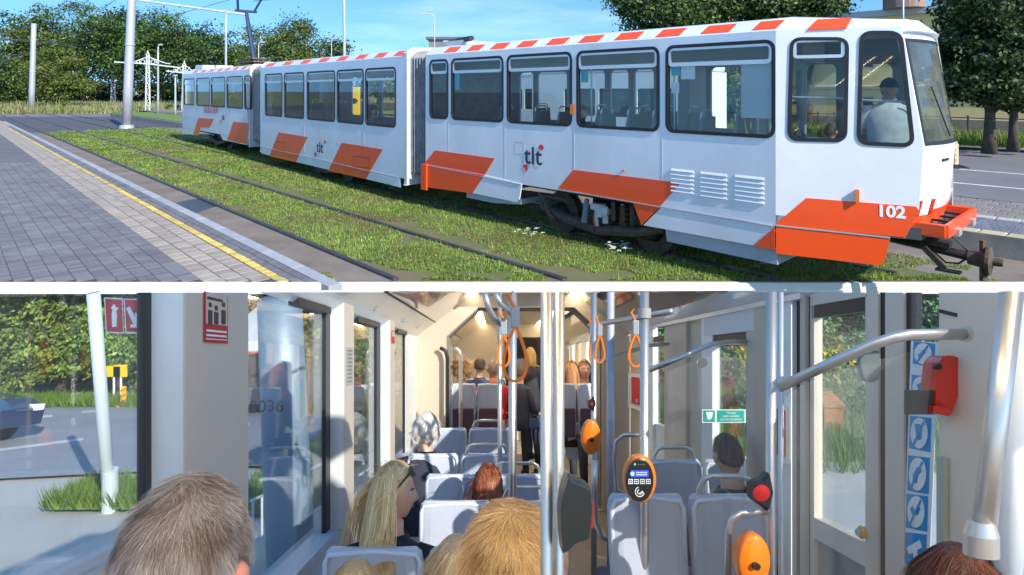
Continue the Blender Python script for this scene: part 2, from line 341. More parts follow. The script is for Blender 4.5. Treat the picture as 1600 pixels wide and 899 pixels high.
# platform
PZ = .22
sheet('platform', [pt(-40, -20), pt(3.08, -20), pt(3.08, 60), pt(-40, 60)], PZ-.008, darkst, ycut=YP)
b = MB()
def slab_cells(p0, p1, t0, t1, dp, dt, bond=True, jit=0.0, ycut=YP):
    out = []; i = 0; n = max(1, round((p1-p0)/dp)); dp = (p1-p0)/n
    for i in range(n):
        t = t0-(dt/2 if bond and i % 2 else 0)
        while t < t1:
            out.append((p0+i*dp, t, dp, dt)); t += dt
    return out
def pavers(cells, z, h, gap, m, name, tintv, parent, limit, ycut=YP, lab=None):
    """nearest cells as single objects sharing a mesh, the rest joined"""
    meshes = {}; rest = []; k = 0
    cells = [c for c in cells if (sn*c[0]+cs*(c[1]+c[3])) > ycut and (sn*(c[0]+c[2])+cs*(c[1]+c[3])) > ycut]
    cells.sort(key=lambda c: sn*c[0]+cs*c[1] + abs(0*c[0]))
    def vis(c):
        x, y = pt(c[0]+c[2]/2, c[1]+c[3]/2); u = U0+F*x/y; return -5 < u < 1605 and y > ycut+.12
    for c in cells:
        if k < limit and vis(c):
            key = (round(c[2], 3), round(c[3], 3), rng.integers(3))
            if key not in meshes:
                bb = MB(); g = gap/2; a, d = c[2], c[3]; e = min(a, d)*.06
                low = [(g, g), (a-g, g), (a-g, d-g), (g, d-g)]; hi = [(g+e, g+e), (a-g-e, g+e), (a-g-e, d-g-e), (g+e, d-g-e)]
                vs = [(cs*x-sn*y, sn*x+cs*y, -h) for x, y in low]+[(cs*x-sn*y, sn*x+cs*y, -e*.6) for x, y in low]+[(cs*x-sn*y, sn*x+cs*y, 0) for x, y in hi]
                bb.add(vs, [(8,9,10,11), (4,5,9,8), (5,6,10,9), (6,7,11,10), (7,4,8,11), (0,1,5,4), (1,2,6,5), (2,3,7,6), (3,0,4,7)])
                o = bb.build(name, m); me = o.data; bpy.data.objects.remove(o)
                at = me.color_attributes.new('tint', 'FLOAT_COLOR', 'POINT'); tv = 1+tintv*(key[2]-1); at.data.foreach_set('color', [tv, tv, tv, 1]*len(me.vertices)); meshes[key] = me
            o = bpy.data.objects.new(name, meshes[key]); C.objects.link(o); o.scale = (SC,)*3
            x, y = pt(c[0], c[1]); o.location = EW(x, y, z+rng.uniform(-.002, .002)); o.parent = parent; o.matrix_parent_inverse = parent.matrix_world.inverted() if False else PINV[parent.name]
            k += 1
        else: rest.append(c)
    V = []; T = []
    bb = MB()
    for c in rest:
        g = gap/2; poly = clip([pt(c[0]+g, c[1]+g), pt(c[0]+c[2]-g, c[1]+g), pt(c[0]+c[2]-g, c[1]+c[3]-g), pt(c[0]+g, c[1]+c[3]-g)], lambda q: q[1]-ycut)
        if len(poly) < 3: continue
        zz = z+rng.uniform(-.002, .002); n = len(poly)
        bb.add([(x, y, zz) for x, y in poly]+[(x, y, zz-h) for x, y in poly], [tuple(range(n))]+[(i, (i+1) % n, n+(i+1) % n, n+i) for i in range(n)])
        T += [1+rng.uniform(-tintv, tintv)]*(2*n)
    if bb.v:
        o = bb.build(name+'_field', m); o.scale = (SC,)*3; o.location = EW(0, 0, 0); o['kind'] = 'stuff'; o.parent = parent; o.matrix_parent_inverse = PINV[parent.name]
        at = o.data.color_attributes.new('tint', 'FLOAT_COLOR', 'POINT'); at.data.foreach_set('color', np.repeat(np.array(T)[:, None], 4, 1).reshape(-1).astype(np.float32))
PINV = {}
plat = bpy.data.objects['platform']; PINV['platform'] = (Matrix.Translation(plat.location) @ Matrix.Diagonal((SC, SC, SC, 1))).inverted()
pavers(slab_cells(-1.55, 2.05, 5, 22, .165, .083), PZ, .02, .007, greyst, 'paver', .14, plat, 110)
sheet('platform_paving', [pt(-40, -20), pt(-1.55, -20), pt(-1.55, 60), pt(-40, 60)], PZ-.002, brickmat('grey_paving', (.15, .148, .165), (.18, .177, .195), (.07, .07, .07), 1, .165, .083, rot=-.8), ycut=YP)
sheet('platform_paving', [pt(-1.55, 22), pt(2.05, 22), pt(2.05, 58), pt(-1.55, 58)], PZ-.001, bpy.data.materials['grey_paving'], ycut=YP)
pavers(slab_cells(2.05, 2.62, 5, 30, .19, .20), PZ, .02, .010, tanst, 'tan_paver', .12, plat, 80)
sheet('platform_paving', [pt(2.05, 30), pt(2.62, 30), pt(2.62, 60), pt(2.05, 60)], PZ-.001, mat('tan_stone_far', (.33, .28, .24), .85, var=.1, vscale=4), ycut=YP); sheet('platform_paving', [pt(2.62, 42), pt(2.94, 42), pt(2.94, 60), pt(2.62, 60)], PZ-.003, MATS['tan_stone_far'], ycut=YP)
pavers(slab_cells(2.62, 2.735, 5.1, 42, .115, .16, False), PZ+.004, .02, .014, mat('yellow_block', (.74, .54, .09), .8, col2=(.30, .26, .20), vscale=4.5, attr='tint', bump=.4), 'yellow_block', .15, plat, 50)
pavers(slab_cells(2.735, 2.94, 5.1, 44, .1025, .22), PZ, .02, .010, greyst, 'dark_paver', .1, plat, 40)
pavers(slab_cells(2.94, 3.10, 5, 50, .16, .9, False), PZ+.003, .22, .008, mat('kerb_granite', (.34, .35, .385), .8, var=.15, vscale=10, attr='tint', bump=.3), 'kerb_stone', .06, plat, 14)

# far side of the tram: brown concrete trough, kerb, tram stop paving, road, verge
q0 = 10.35
strip('concrete_strip', 8.9, q0+.06, -8, 41, .003, concrete)
KZ = .30
b = MB(); a = [pt(q0+.05, -6), pt(q0+.05, 60), pt(q0+.20, 60), pt(q0+.20, -6)]
kc = mat('kerb_concrete', (.27, .26, .24), .85, var=.2, vscale=4, bump=.3)
b.add([(x, y, -.02) for x, y in a]+[(x, y, KZ) for x, y in a], [(4,5,6,7), (0,1,5,4), (1,2,6,5), (2,3,7,6), (3,0,4,7)])
plat2 = eobj(b.build('far_platform', kc), kind='structure'); PINV['far_platform'] = (Matrix.Translation(plat2.location) @ Matrix.Diagonal((SC, SC, SC, 1))).inverted()
strip('far_platform_bed', q0+.2, 14.2, -6, 60, KZ-.010, darkst)
pavers(slab_cells(q0+.06, q0+.34, -4, 14, .28, .30, False), KZ+.004, .03, .012, mat('cream_slab', (.42, .37, .28), .85, col2=(.5, .40, .16), vscale=3, attr='tint'), 'cream_slab', .1, plat2, 30)
pavers(slab_cells(q0+.34, q0+1.34, -4, 16, .20, .10), KZ, .02, .007, mat('slate_paver', (.15, .165, .21), .85, var=.15, vscale=4, attr='tint'), 'slate_paver', .12, plat2, 120)
pavers(slab_cells(q0+1.34, q0+1.60, -4, 16, .26, .30, False), KZ, .02, .012, mat('pale_slab', (.40, .37, .33), .85, var=.12, attr='tint'), 'pale_slab', .1, plat2, 30)
pavers(slab_cells(q0+1.60, q0+3.3, -4, 16, .24, .24), KZ, .02, .008, mat('brown_paver', (.22, .195, .19), .85, var=.15, vscale=4, attr='tint'), 'brown_paver', .1, plat2, 60)
strip('road', 13.65, 24.5, -30, 200, KZ+.004, mat('asphalt_blue', (.155, .15, .165), .85, var=.14, vscale=.4, bump=.3, bscale=60))
for p in (15.5, 18.2): strip('lane_line', p, p+.12, -20, 120, KZ+.008, paint)
strip('lawn', q0+.3, 13.4, 15.8, 60, KZ+.012, lawn); strip('kerb_far', 24.5, 24.75, -30, 200, KZ+.13, kc); strip('verge', 24.75, 29.6, -30, 200, KZ+.12, lawn)
# ---------------------------------------------------------------- tramway grass, as blades
def grass(name, n, region, hmin, hmax, wd, cols, zf=lambda x, y: 0*x, label='short green grass covering the tram track bed'):
    x, y = region(n); m_ = len(x); z = zf(x, y)
    hh = rng.uniform(hmin, hmax, m_)*(1+1.2*(rng.random(m_) > .985)); ang = rng.uniform(0, 2*PI, m_); lean = rng.uniform(.1, .8, m_)
    sc_ = np.clip(y/12, .8, 3.5); ww = wd*sc_
    ax, ay = np.cos(ang), np.sin(ang); V = np.zeros((m_, 3, 3))
    V[:, 0] = np.stack([x-ay*ww, y+ax*ww, z-.01], 1); V[:, 1] = np.stack([x+ay*ww, y-ax*ww, z-.01], 1); V[:, 2] = np.stack([x+ax*hh*lean, y+ay*hh*lean, z+hh], 1)
    nz = np.array([noise.noise(Vector((a*.7, b_*.7, 0)))+.7*noise.noise(Vector((a*3.1, b_*3.1, 4))) for a, b_ in zip(x, y)])
    c = np.array(cols)[rng.integers(len(cols), size=m_)]*(1+.55*nz[:, None])*np.stack([1-.5*np.minimum(nz, 0), np.ones(m_), np.ones(m_)], 1)*rng.uniform(.75, 1.25, (m_, 1))
    o = quads_np(name, V, c, leafm, k=3); return eobj(o, label, 'grass', kind='stuff')
leafm = leafmat('grass_blades', (1, 1, 1), (1, 1, 1), .3)
def reg_track(n):
    y = 7.22*np.exp(rng.random(n)**1.15*np.log(39/7.22)); p = 4.0+rng.random(n)*5.6; t = (y-sn*p)/cs
    x = cs*p-sn*t
    ok = (t > -1) & (t < 40.5)
    nz = np.array([noise.noise(Vector((a*.5, b_*.5, 3)))*.6+noise.noise(Vector((a*2.2, b_*2.2, 5)))*.5 for a, b_ in zip(x, y)])
    bare = np.exp(-((p-5.55)/.22)**2)*.75+np.exp(-((p-4.0)/.12)**2)*.5+np.exp(-((p-9.3)/.5)**2)*.5
    d = np.minimum(abs(p-5.40), abs(p-7.25)); ok &= d > .05
    ok &= (nz > -.34+bare*.8)
    return x[ok], y[ok]
grass('tramway_grass', 210000, reg_track, .014, .052, .008, [(.19, .32, .035), (.27, .41, .055), (.36, .48, .08), (.12, .22, .03), (.42, .38, .15)])
x_, y_ = reg_track(90000); m_ = len(x_); z_ = rng.uniform(.008, .04, m_); s_ = rng.uniform(.006, .016, m_)*np.clip(y_/12, .8, 3); an_ = rng.uniform(0, 2*PI, m_); Pq = np.stack([x_, y_, z_], 1)
aq = np.stack([np.cos(an_), np.sin(an_), rng.uniform(-.3, .3, m_)], 1)*s_[:, None]; bq = np.stack([-np.sin(an_), np.cos(an_), rng.uniform(-.3, .3, m_)], 1)*s_[:, None]*.8
nz_ = np.array([noise.noise(Vector((a*.9+7, b_*.9, 2))) for a, b_ in zip(x_, y_)]); cq = np.where((nz_ > .12)[:, None], np.array([[.10, .20, .035]]), np.where((nz_ < -.2)[:, None], np.array([[.24, .20, .11]]), np.array([[.22, .35, .06]])))*rng.uniform(.7, 1.3, (m_, 1))
eobj(quads_np('clover', np.stack([Pq-aq-bq, Pq+aq-bq, Pq+aq+bq, Pq-aq+bq], 1), cq, leafm), 'low clover and dead leaves mixed into the track grass', 'ground cover', kind='stuff')
def reg_meadow(n):
    u = rng.uniform(-40, 560, n); v = 161+rng.random(n)**1.2*17.5; y = F*H/(v-V0); return (u-U0)/F*y, y
grass('meadow_grass', 30000, reg_meadow, .2, .7, .02, [(.20, .26, .06), (.34, .32, .14), (.14, .22, .05), (.36, .29, .16)], label='tall pale meadow grass in front of the dark park trees')
def reg_verge(n):
    p = rng.uniform(24.8, 29.5, n); t = rng.uniform(-18, 14, n); return cs*p-sn*t, sn*p+cs*t
grass('verge_grass', 22000, reg_verge, .15, .45, .012, [(.13, .22, .03), (.20, .28, .05)], zf=lambda x, y: 0*x+KZ+.1, label='long grass verge along the fence of the yellow building')
# clumps of white yarrow
def flowers(u, v, n, r, label, sz=.02):
    x0, y0 = gxy(u, v); th = ething('white_flower_clump', (x0, y0), label, 'flowers', 'white flower clumps in the track grass')
    st = MB(); V = []
    for i in range(n):
        a, d = rng.uniform(0, 2*PI), r*math.sqrt(rng.random()); x, y, h = d*math.cos(a), d*math.sin(a), rng.uniform(.07, .15)
        if y0+y < YC+.02: y = abs(y)
        st.tube([(x, y, 0), (x+rng.uniform(-.02, .02), y, h)], .002, 4, False)
        for k in range(7):
            cx, cy = x+rng.normal()*.017, y+rng.normal()*.017; cz = h+rng.uniform(-.004, .006); s_ = sz*rng.uniform(.3, .6)
            V.append([(cx-s_, cy-s_, cz), (cx+s_, cy-s_, cz-.002), (cx+s_, cy+s_, cz+.003), (cx-s_, cy+s_, cz)])
    st.build('stem', lawn, th); quads_np('blossom', np.array(V), None, mat('petal', (.75, .74, .66), .7), th)
flowers(968, 397, 20, .20, 'clump of white flowers nearest the tram nose'); flowers(622, 302, 12, .22, 'small clump of white flowers below the front bellows')
flowers(826, 374, 9, .22, 'sparse white flowers below the bogie'); flowers(1190, 425, 0 or 4, .1, 'few white flowers under the grey skirt box near the deck edge')
# ---------------------------------------------------------------- the articulated tram
class Sec:
    def __init__(s, A, B):
        s.A = Vector(A); d = Vector(B)-s.A; s.L = d.length; s.e = d.normalized(); s.n = Vector((s.e.y, -s.e.x)); 
        if s.n.y < 0: s.n = -s.n
    def px(s, u, v):
        r = (u-U0)/F; a = (r*s.A.y-s.A.x)/(s.e.x-r*s.e.y); y = s.A.y+a*s.e.y; return (a, H-(v-V0)*y/F)
    def a(s, u): return s.px(u, V0)[0]
    def P(s, a, d, z): q = s.A+s.e*a+s.n*d; return Vector((q.x, q.y, z))
    def fn(s, d0): return lambda a, b, t: s.P(a, d0+t, b)
def pu(p, u): return pt(p, along(p, u))
S1 = Sec(pu(6.79, 1212), pu(6.79, 665)); S2 = Sec(pu(6.72, 632), pu(7.12, 408)); S3 = Sec(pu(7.42, 389), pu(7.72, 285))
base = Vector((*pt(7.89, 1.7), 0))
tram = ething('articulated_tram', (base.x, base.y), 'long white and orange articulated tram numbered 102 standing on the grass track', 'tram')
def TB(mb, name, m, par=None, **k): return mb.build(name, m, par or tram, origin=base, **k)
ZB, ZW, ZR, W = .75, 2.93, 3.07, 2.2
inner = mat('tram_interior', (.34, .36, .37), .7); floorm = mat('tram_floor', (.06, .06, .065), .7)
seatgrey = mat('seat_shell', (.17, .19, .21), .45)
def windows(sec, spans, z0, z1, rad=.10, bars=True, far=True, frame=None):
    holes = []
    for (a0, a1) in spans:
        a0, a1 = min(a0, a1), max(a0, a1); r = min(rad, (a1-a0)*.3); holes.append(rrect(a0, z0, a1, z1, r))
        w_ = TB(MB().plate(rrect(a0-.012, z0-.012, a1+.012, z1+.012, r+.012), [rrect(a0+.028, z0+.028, a1-.028, z1-.028, r*.8)], sec.fn(-.012), .05), 'window_frame', rubber)
        zt = z1-.26
        TB(MB().plate(rrect(a0+.02, z0+.02, a1-.02, z1-.02, r*.8), [], sec.fn(.012), .006), 'pane', tglass, w_)
        if bars:
            TB(MB().plate(rrect(a0+.03, zt, a1-.03, z1-.03, .05), [rrect(a0+.06, zt+.05, a1-.06, z1-.06, .03)], sec.fn(-.004), .02), 'vent_sash', alu, w_)
    return holes
def body(sec, L, spans, far_spans, z0=1.73, z1=2.82, ZB=.75):
    holes = windows(sec, spans, z0, z1)
    TB(MB().plate([(0, ZB), (L, ZB), (L, ZW), (0, ZW)], holes, sec.fn(0), .045), 'side_wall', white)
    fh = [rrect(a, b, c, d, .08) for (a, b, c, d) in far_spans]
    TB(MB().plate([(0, ZB), (L, ZB), (L, ZW), (0, ZW)], fh, sec.fn(W-.045), .045), 'far_side_wall', inner)
    for (a, b, c, d) in far_spans: TB(MB().plate([(a-.01, b-.01), (c+.01, b-.01), (c+.01, d+.01), (a-.01, d+.01)], [], sec.fn(W-.03), .006), 'far_pane', tglass)
    prof = [(0, ZW), (.13, ZR), (.5, ZR+.05), (1.1, ZR+.08), (1.7, ZR+.05), (W-.13, ZR), (W, ZW), (W-.06, ZW-.03), (1.1, ZW+.05), (.06, ZW-.03)]
    TB(MB().loft([[sec.P(a, d, z) for d, z in prof] for a in (0, L)]), 'roof', white)
    TB(MB().loft([[sec.P(a, d, z) for d, z in [(.05, ZB), (.05, ZB+.12), (W-.05, ZB+.12), (W-.05, ZB)]] for a in (0, L)]), 'floor', floorm)
    TB(MB().plate([(0, 2.60), (L, 2.60), (L, 2.92), (0, 2.92)], [], sec.fn(.75), .7), 'ceiling_duct', inner)
def stripes(sec, spans, sk=.06):
    for u0, u1 in spans:
        a1, a0 = sec.a(u0), sec.a(u1); q = lambda a, k: sec.P(a, .018+.10*k-.003, ZW+.02+.10*k+.005)
        TB(MB().add([q(a0, 0), q(a1, 0), q(a1-sk, 1), q(a0-sk, 1), q(a0, 0)+Vector((0, 0, -.01)), q(a1, 0)+Vector((0, 0, -.01)), q(a1-sk, 1)+Vector((0, 0, -.01)), q(a0-sk, 1)+Vector((0, 0, -.01))],
           [(0,1,2,3), (7,6,5,4), (0,4,5,1), (1,5,6,2), (2,6,7,3), (3,7,4,0)]), 'roof_stripe', orange)
def livery(sec, pxs, d=-.005, z=None, name='orange_panel', m=None, th=.006):
    poly = [sec.px(u, v) for u, v in pxs]
    return TB(MB().plate(poly, [], sec.fn(d), th), name, m or orange)
# front section
sp = [(S1.a(u0), S1.a(u1)) for u0, u1 in ((672, 700), (706, 786), (793, 893), (902, 1029.5), (1041.5, 1210))]
def farw(sec, us, lo=1.5, hi=2.7):   # far-side openings seen through the near ones
    return [(sec.a(b)-.0, lo, sec.a(a_), hi) for a_, b in us]
L1 = S1.L
fs = []; a = .10
for wd_ in (.5, .5, .9, .9, .5, .5, .9, .9, .5, .5):
    if a+wd_ > L1-.05: break
    fs.append((a, 1.2 if wd_ < .6 else 1.66, a+wd_-.10, 2.62)); a += wd_+.03
body(S1, L1, sp, fs)
stripes(S1, [(692, 711), (727.6, 747.6), (764, 787), (805, 830), (851, 879.5), (901.7, 933), (958, 994), (1022.6, 1060), (1093, 1137.5), (1174, 1211)])
livery(S1, [(680, 235), (773, 247.6), (758, 273), (663, 256)])
livery(S1, [(663.5, 257), (757, 274), (738, 302), (663.5, 292)], d=-.02, th=.03)
livery(S1, [(757.5, 274), (816, 288), (812, 312), (808, 316), (739, 302)], d=-.012, name='skirt_panel', m=white, th=.02)
livery(S1, [(661, 256), (669, 257.5), (669, 297), (661, 296)], d=-.05, th=.05)
livery(S1, [(896, 265.4), (1064, 286), (1031, 323), (872, 294.8)])
livery(S1, [(990, 317.5), (1031, 324.5), (1003, 352)], d=-.012, th=.02)
livery(S1, [(1033, 325), (1210, 353), (1210, 385), (1180, 384), (1006, 352)], d=-.010, name='skirt_panel', m=white, th=.02)
livery(S1, [(1211, 355), (1211, 390), (1178, 384)], d=-.018, th=.008)
def boxd(sec, pxs, d0, d1, name, m):      # a box hung under the floor
    return TB(MB().plate([sec.px(u, v) for u, v in pxs], [], sec.fn(d0), d1-d0), name, m, bevel=0)
boxd(S1, [(1037, 355), (1211, 387), (1213, 415), (1040, 378)], .03, .8, 'equipment_box', grey_p)
boxd(S1, [(727, 300), (812, 312), (812, 320), (770, 318), (727, 309)], .03, .8, 'equipment_box', grey_p)
boxd(S1, [(668, 290), (740, 302), (740, 306), (668, 296)], .2, 1.6, 'underframe', darkm)
TB(MB().plate([S1.px(663, 268), S1.px(1211, 368), S1.px(1211, 352), S1.px(663, 255)], [], S1.fn(.25), 1.6), 'underframe', darkm)
# louvres
for (u0, u1, v0, v1) in ((1049, 1084, 262, 303), (1095, 1136, 267, 311), (1149, 1194, 272, 318)):
    (a1, zt), (a0, zb_) = S1.px(u0, v0), S1.px(u1, v1-1); zt = S1.px((u0+u1)/2, (v0*.5+v0*.5)+1)[1]; zb_ = S1.px((u0+u1)/2, v1-1)[1]
    for k in range(6):
        zz = zb_+(zt-zb_)*k/6; mb = MB(); hgt = (zt-zb_)/6
        mb.add([S1.P(a0, -.001, zz), S1.P(a1, -.001, zz), S1.P(a1, -.016, zz+.01), S1.P(a0, -.016, zz+.01), S1.P(a1, -.001, zz+hgt*.72), S1.P(a0, -.001, zz+hgt*.72)], [(0,1,2,3), (3,2,4,5), (0,3,5), (1,4,2)])
        TB(mb, 'louvre', white)
for sec, pts in ((S1, ((895, 171, 8, 16), )), (S1, ((975, 266.5, 5, 2.5),))):
    for (u, v, w_, h_) in pts:
        a0, z0 = sec.px(u, v); q = sec.P(a0, 0, z0).y/F
        TB(MB().plate(rrect(a0-w_*q*.5, z0-h_*q*.5, a0+w_*q*.5, z0+h_*q*.5, .01), [], sec.fn(-.02), .02), 'marker_lamp', mat('amber', (.55, .12, .02), .3, emit=(1, .3, .05), estr=.1))
ink = mat('dark_lettering', (.03, .035, .06), .5); redl = mat('red_lettering', (.72, .04, .03), .5)
def lettering(sec, body_, u, v, hpx, m, name='lettering', sx=1.0, bold=.0, d=-.009, sp=1.0):
    a0, z0 = sec.px(u, v); p = sec.P(a0, d, z0)-base; e3 = Vector((-sec.e.x, -sec.e.y, 0)); up = Vector((0, 0, 1)); nn = e3.cross(up)
    M = Matrix((( e3.x, up.x, nn.x, p.x), (e3.y, up.y, nn.y, p.y), (e3.z, up.z, nn.z, p.z), (0, 0, 0, 1)))
    y = sec.P(a0, 0, z0).y; return text(name, body_, hpx*y/F/.7, m, tram, M, .0008, sx=sx, bold=bold, spacing=sp)
def dot(sec, u, v, rpx, m, fl=1.0):
    a0, z0 = sec.px(u, v); r = rpx*sec.P(a0, 0, z0).y/F
    TB(MB().plate([(a0+r*fl*math.cos(R(k*30)), z0+r*math.sin(R(k*30))) for k in range(12)], [], sec.fn(-.008), .004), 'logo_dot', m)
def logo(sec, u, v, k):
    lettering(sec, 'tlt', u, v, 27*k, ink, sx=1.15, bold=.003); dot(sec, u+13*k, v-14.5*k, 4.4*k, redl, 1.25)
    livery(sec, [(u-16*k, v+14*k), (u-9*k, v+11*k), (u-8*k, v+20*k), (u-11*k, v+24*k), (u-12*k, v+19*k)], d=-.008, name='logo_mark', m=redl, th=.004)
logo(S1, 833, 245, 1.0)
TB(MB().plate([S1.px(804.5, 222), S1.px(818, 222), S1.px(818, 241), S1.px(804.5, 241)], [inset([S1.px(804.5, 222), S1.px(818, 222), S1.px(818, 241), S1.px(804.5, 241)], .006)], S1.fn(-.003), .002), 'hatch_outline', grey_p)
# panel joint lines
for uvs in (((873, 296), (1210, 354)), ((663, 257), (815, 288.5))):
    p, q = S1.px(*uvs[0]), S1.px(*uvs[1]); TB(MB().bar(S1.P(p[0], -.016, p[1]), S1.P(q[0], -.016, q[1]), .012, .012), 'joint_strip', grey_p)
for uu in (701, 789, 897.5, 1035): TB(MB().bar(S1.P(S1.a(uu), -.001, .80), S1.P(S1.a(uu), -.001, 1.70), .006, .004), 'panel_seam', grey_p)
for uu in (476, 569): TB(MB().bar(S2.P(S2.a(uu), -.001, .62), S2.P(S2.a(uu), -.001, 1.46), .008, .004), 'panel_seam', grey_p)
for i in range(14): TB(MB().lathe([(.006, -.002), (.008, 0), (.004, .003)], tuple(S1.P(.2+i*.47, -.012, .70)), 8, 'y'), 'skirt_bolt', grey_p) if not 2.1 < .2+i*.47 < 4.4 else None
# posters in windows
def sticker(sec, u0, v0, u1, v1, m, d=.03, name='window_notice'):
    a1, zt = sec.px(u0, v0); a0, zb_ = sec.px(u1, v1); TB(MB().plate([(a0, zb_), (a1, zb_), (a1, zt), (a0, zt)], [], sec.fn(d), .003), name, m)
turq = mat('turquoise', (.02, .36, .42), .5); pwh = mat('paper_white', (.62, .68, .74), .6)
sticker(S1, 1047, 103, 1060.5, 118, turq); sticker(S1, 1047, 130, 1059, 146, pwh); sticker(S1, 1062, 103, 1084, 124, pwh)
sticker(S1, 1156, 98, 1209, 186, mat('notice_panel', (.38, .44, .50), .5), name='notice_panel')
sticker(S1, 906, 107, 917, 129, turq); sticker(S1, 708, 112, 716, 141, turq)
# middle and rear sections
sp2 = [(S2.a(u0), S2.a(u1)) for u0, u1 in ((414.5, 441), (444.5, 475), (480, 523.5), (527, 568), (571.5, 618.5))]
L2 = S2.L; body(S2, L2, sp2, [(a, 1.5, a+.75, 2.65) for a in [.35+.95*i for i in range(int((L2-1)/.95))]], z0=1.50, z1=2.72, ZB=.50)
stripes(S2, [(413+26.5*i+.3*i*i, 413+26.5*i+12+i*.5+.3*i*i) for i in range(8)])
livery(S2, [(435.5, 207), (481, 214.3), (462, 253.6), (420.9, 244)]); livery(S2, [(534, 223), (598, 233.6), (571.7, 280), (513, 267)])
logo(S2, 500, 231, .62)
lettering(S2, '102', 526, 225.5, 4.5, grey_p)
p, q = S2.px(408, 229), S2.px(622, 277.5); TB(MB().bar(S2.P(p[0], -.008, p[1]), S2.P(q[0], -.008, q[1]), .012, .012), 'joint_strip', grey_p)
for (u0, v0, u1, v1) in ((430, 221, 447, 236), (553, 244, 578, 263)):
    c = [S2.px(u0, v0), S2.px(u1, v0+(u1-u0)*.1), S2.px(u1, v1), S2.px(u0, v1-(u1-u0)*.1)]; TB(MB().plate(c, [inset(c, .012)], S2.fn(-.007), .004), 'hatch_outline', mat('hatch_line', (.25, .02, .01), .5))
TB(MB().plate([S2.px(408, 227), S2.px(624, 274), S2.px(625, 293), S2.px(408, 240)], [], S2.fn(.002), .03), 'skirt_panel', white)
livery(S2, [(423.5, 238.8), (464.5, 248), (462, 253.6), (420.9, 244)], d=-.004); livery(S2, [(516.5, 260.8), (575.5, 273.5), (571.7, 280), (513, 267)], d=-.004)
TB(MB().plate([(0, .42), (L2, .42), (L2, .8), (0, .8)], [], S2.fn(.25), 1.7), 'underframe', darkm)
sp3 = [(S3.a(u0), S3.a(u1)) for u0, u1 in ((287.5, 303.5), (307, 327.5), (330, 351.5), (354.5, 379.5), (382, 391.5))]
L3 = S3.L; body(S3, L3, [s for s in sp3 if min(s) > -.3], [(a, 1.7, a+.9, 2.6) for a in [.4+1.2*i for i in range(int((L3-1)/1.2))]], z0=1.62, z1=2.72, ZB=.62)
stripes(S3, [(300+12.5*i, 306+12.5*i) for i in range(7)])
livery(S3, [(310, 184), (334, 185.8), (331.5, 193), (327, 200), (314, 199), (310, 212), (301.5, 211.6)]); livery(S3, [(364.8, 190), (389, 192.3), (386.5, 225.5), (355, 219)])
lettering(S3, 'GUSTAV', 329.5, 171.5, 13, mat('red_lettering_2', (.62, .05, .05), .5), sx=1.12, bold=.004); logo(S3, 349, 184, .33)
for pxs in ([(285, 196), (312, 200), (309, 212), (284, 208)], [(340, 203), (388, 212), (386.7, 227), (348, 219)]): TB(MB().plate([S3.px(*q) for q in pxs], [], S3.fn(.004), .03), 'skirt_panel', white)
TB(MB().plate([(0, .5), (L3, .5), (L3, .8), (0, .8)], [], S3.fn(.3), 1.6), 'underframe', darkm)
TB(MB().plate([(L3, ZB-.2), (L3+.5, ZB), (L3+.5, ZW-.1), (L3, ZW)], [], S3.fn(.3), 1.6), 'tail_end', white)
# bellows and portal frames
def bellows(sa, a_, sb, b_, n=9):
    A0 = [sa.P(a_, .10, .62), sa.P(a_, .10, 2.90), sa.P(a_, .25, 3.02), sa.P(a_, W-.25, 3.02), sa.P(a_, W-.10, 2.90), sa.P(a_, W-.10, .62)]
    B0 = [sb.P(b_, .10, .62), sb.P(b_, .10, 2.90), sb.P(b_, .25, 3.02), sb.P(b_, W-.25, 3.02), sb.P(b_, W-.10, 2.90), sb.P(b_, W-.10, .62)]
    for k in range(n):
        rings = []
        for j, o_ in ((0, .085), (.18, .02), (.5, -.02), (.82, .02), (1, .085)):
            f = (k+j)/n; ring = [A0[i].lerp(B0[i], f) for i in range(6)]; c = sum(ring, Vector())/6
            rings.append([q+(c-q).normalized()*o_ for q in ring])
        TB(MB().loft(rings), 'bellows_fold', mat('bellows', (.22, .22, .225), .7, var=.25, vscale=6), smooth=False)
bellows(S1, L1, S2, -.06, 7); bellows(S2, L2+.06, S3, -.06, 6)
for sec, a0, a1 in ((S2, -.07, -.005), (S3, -.07, -.005), (S2, L2+.005, L2+.06)):
    b_ = MB(); b_.plate([(-.0, .38), (W, .38), (W, 3.0), (W-.15, 3.09), (.15, 3.09), (0, 3.0)], [[(.35, .9), (W-.35, .9), (W-.35, 2.7), (.35, 2.7)]], lambda a, z, t, s=sec, c=a0, e=a1: s.P(c+t, a, z), (a1-a0))
    TB(b_, 'portal_frame', mat('portal_white', (.70, .70, .70), .45, var=.06), bevel=.02)
# ---- nose
NT, NP = 1.628, 7.2
cz = [(0.42, .30), (.72, .16), (.78, .14), (1.10, .05), (1.70, .0), (2.88, .19), (3.0, .40)]      # z, set-back of the front face
def nose(q, back=0.0):  # q: -1 near corner .. 1 far corner -> (p, t)
    return 0
nearB = Vector(pt(6.79, along(6.79, 1212))); nearF = Vector(pt(NP, NT)); dd = (nearF-nearB); SN = Sec(nearB, nearF); 
SN.n = Vector((-SN.e.y, SN.e.x)); SN.n = SN.n if SN.n.y > 0 else -SN.n
LN = SN.L; e1 = Vector((-sn, cs)); n1 = Vector((cs, sn))
def npx(u, v): return SN.px(u, v)
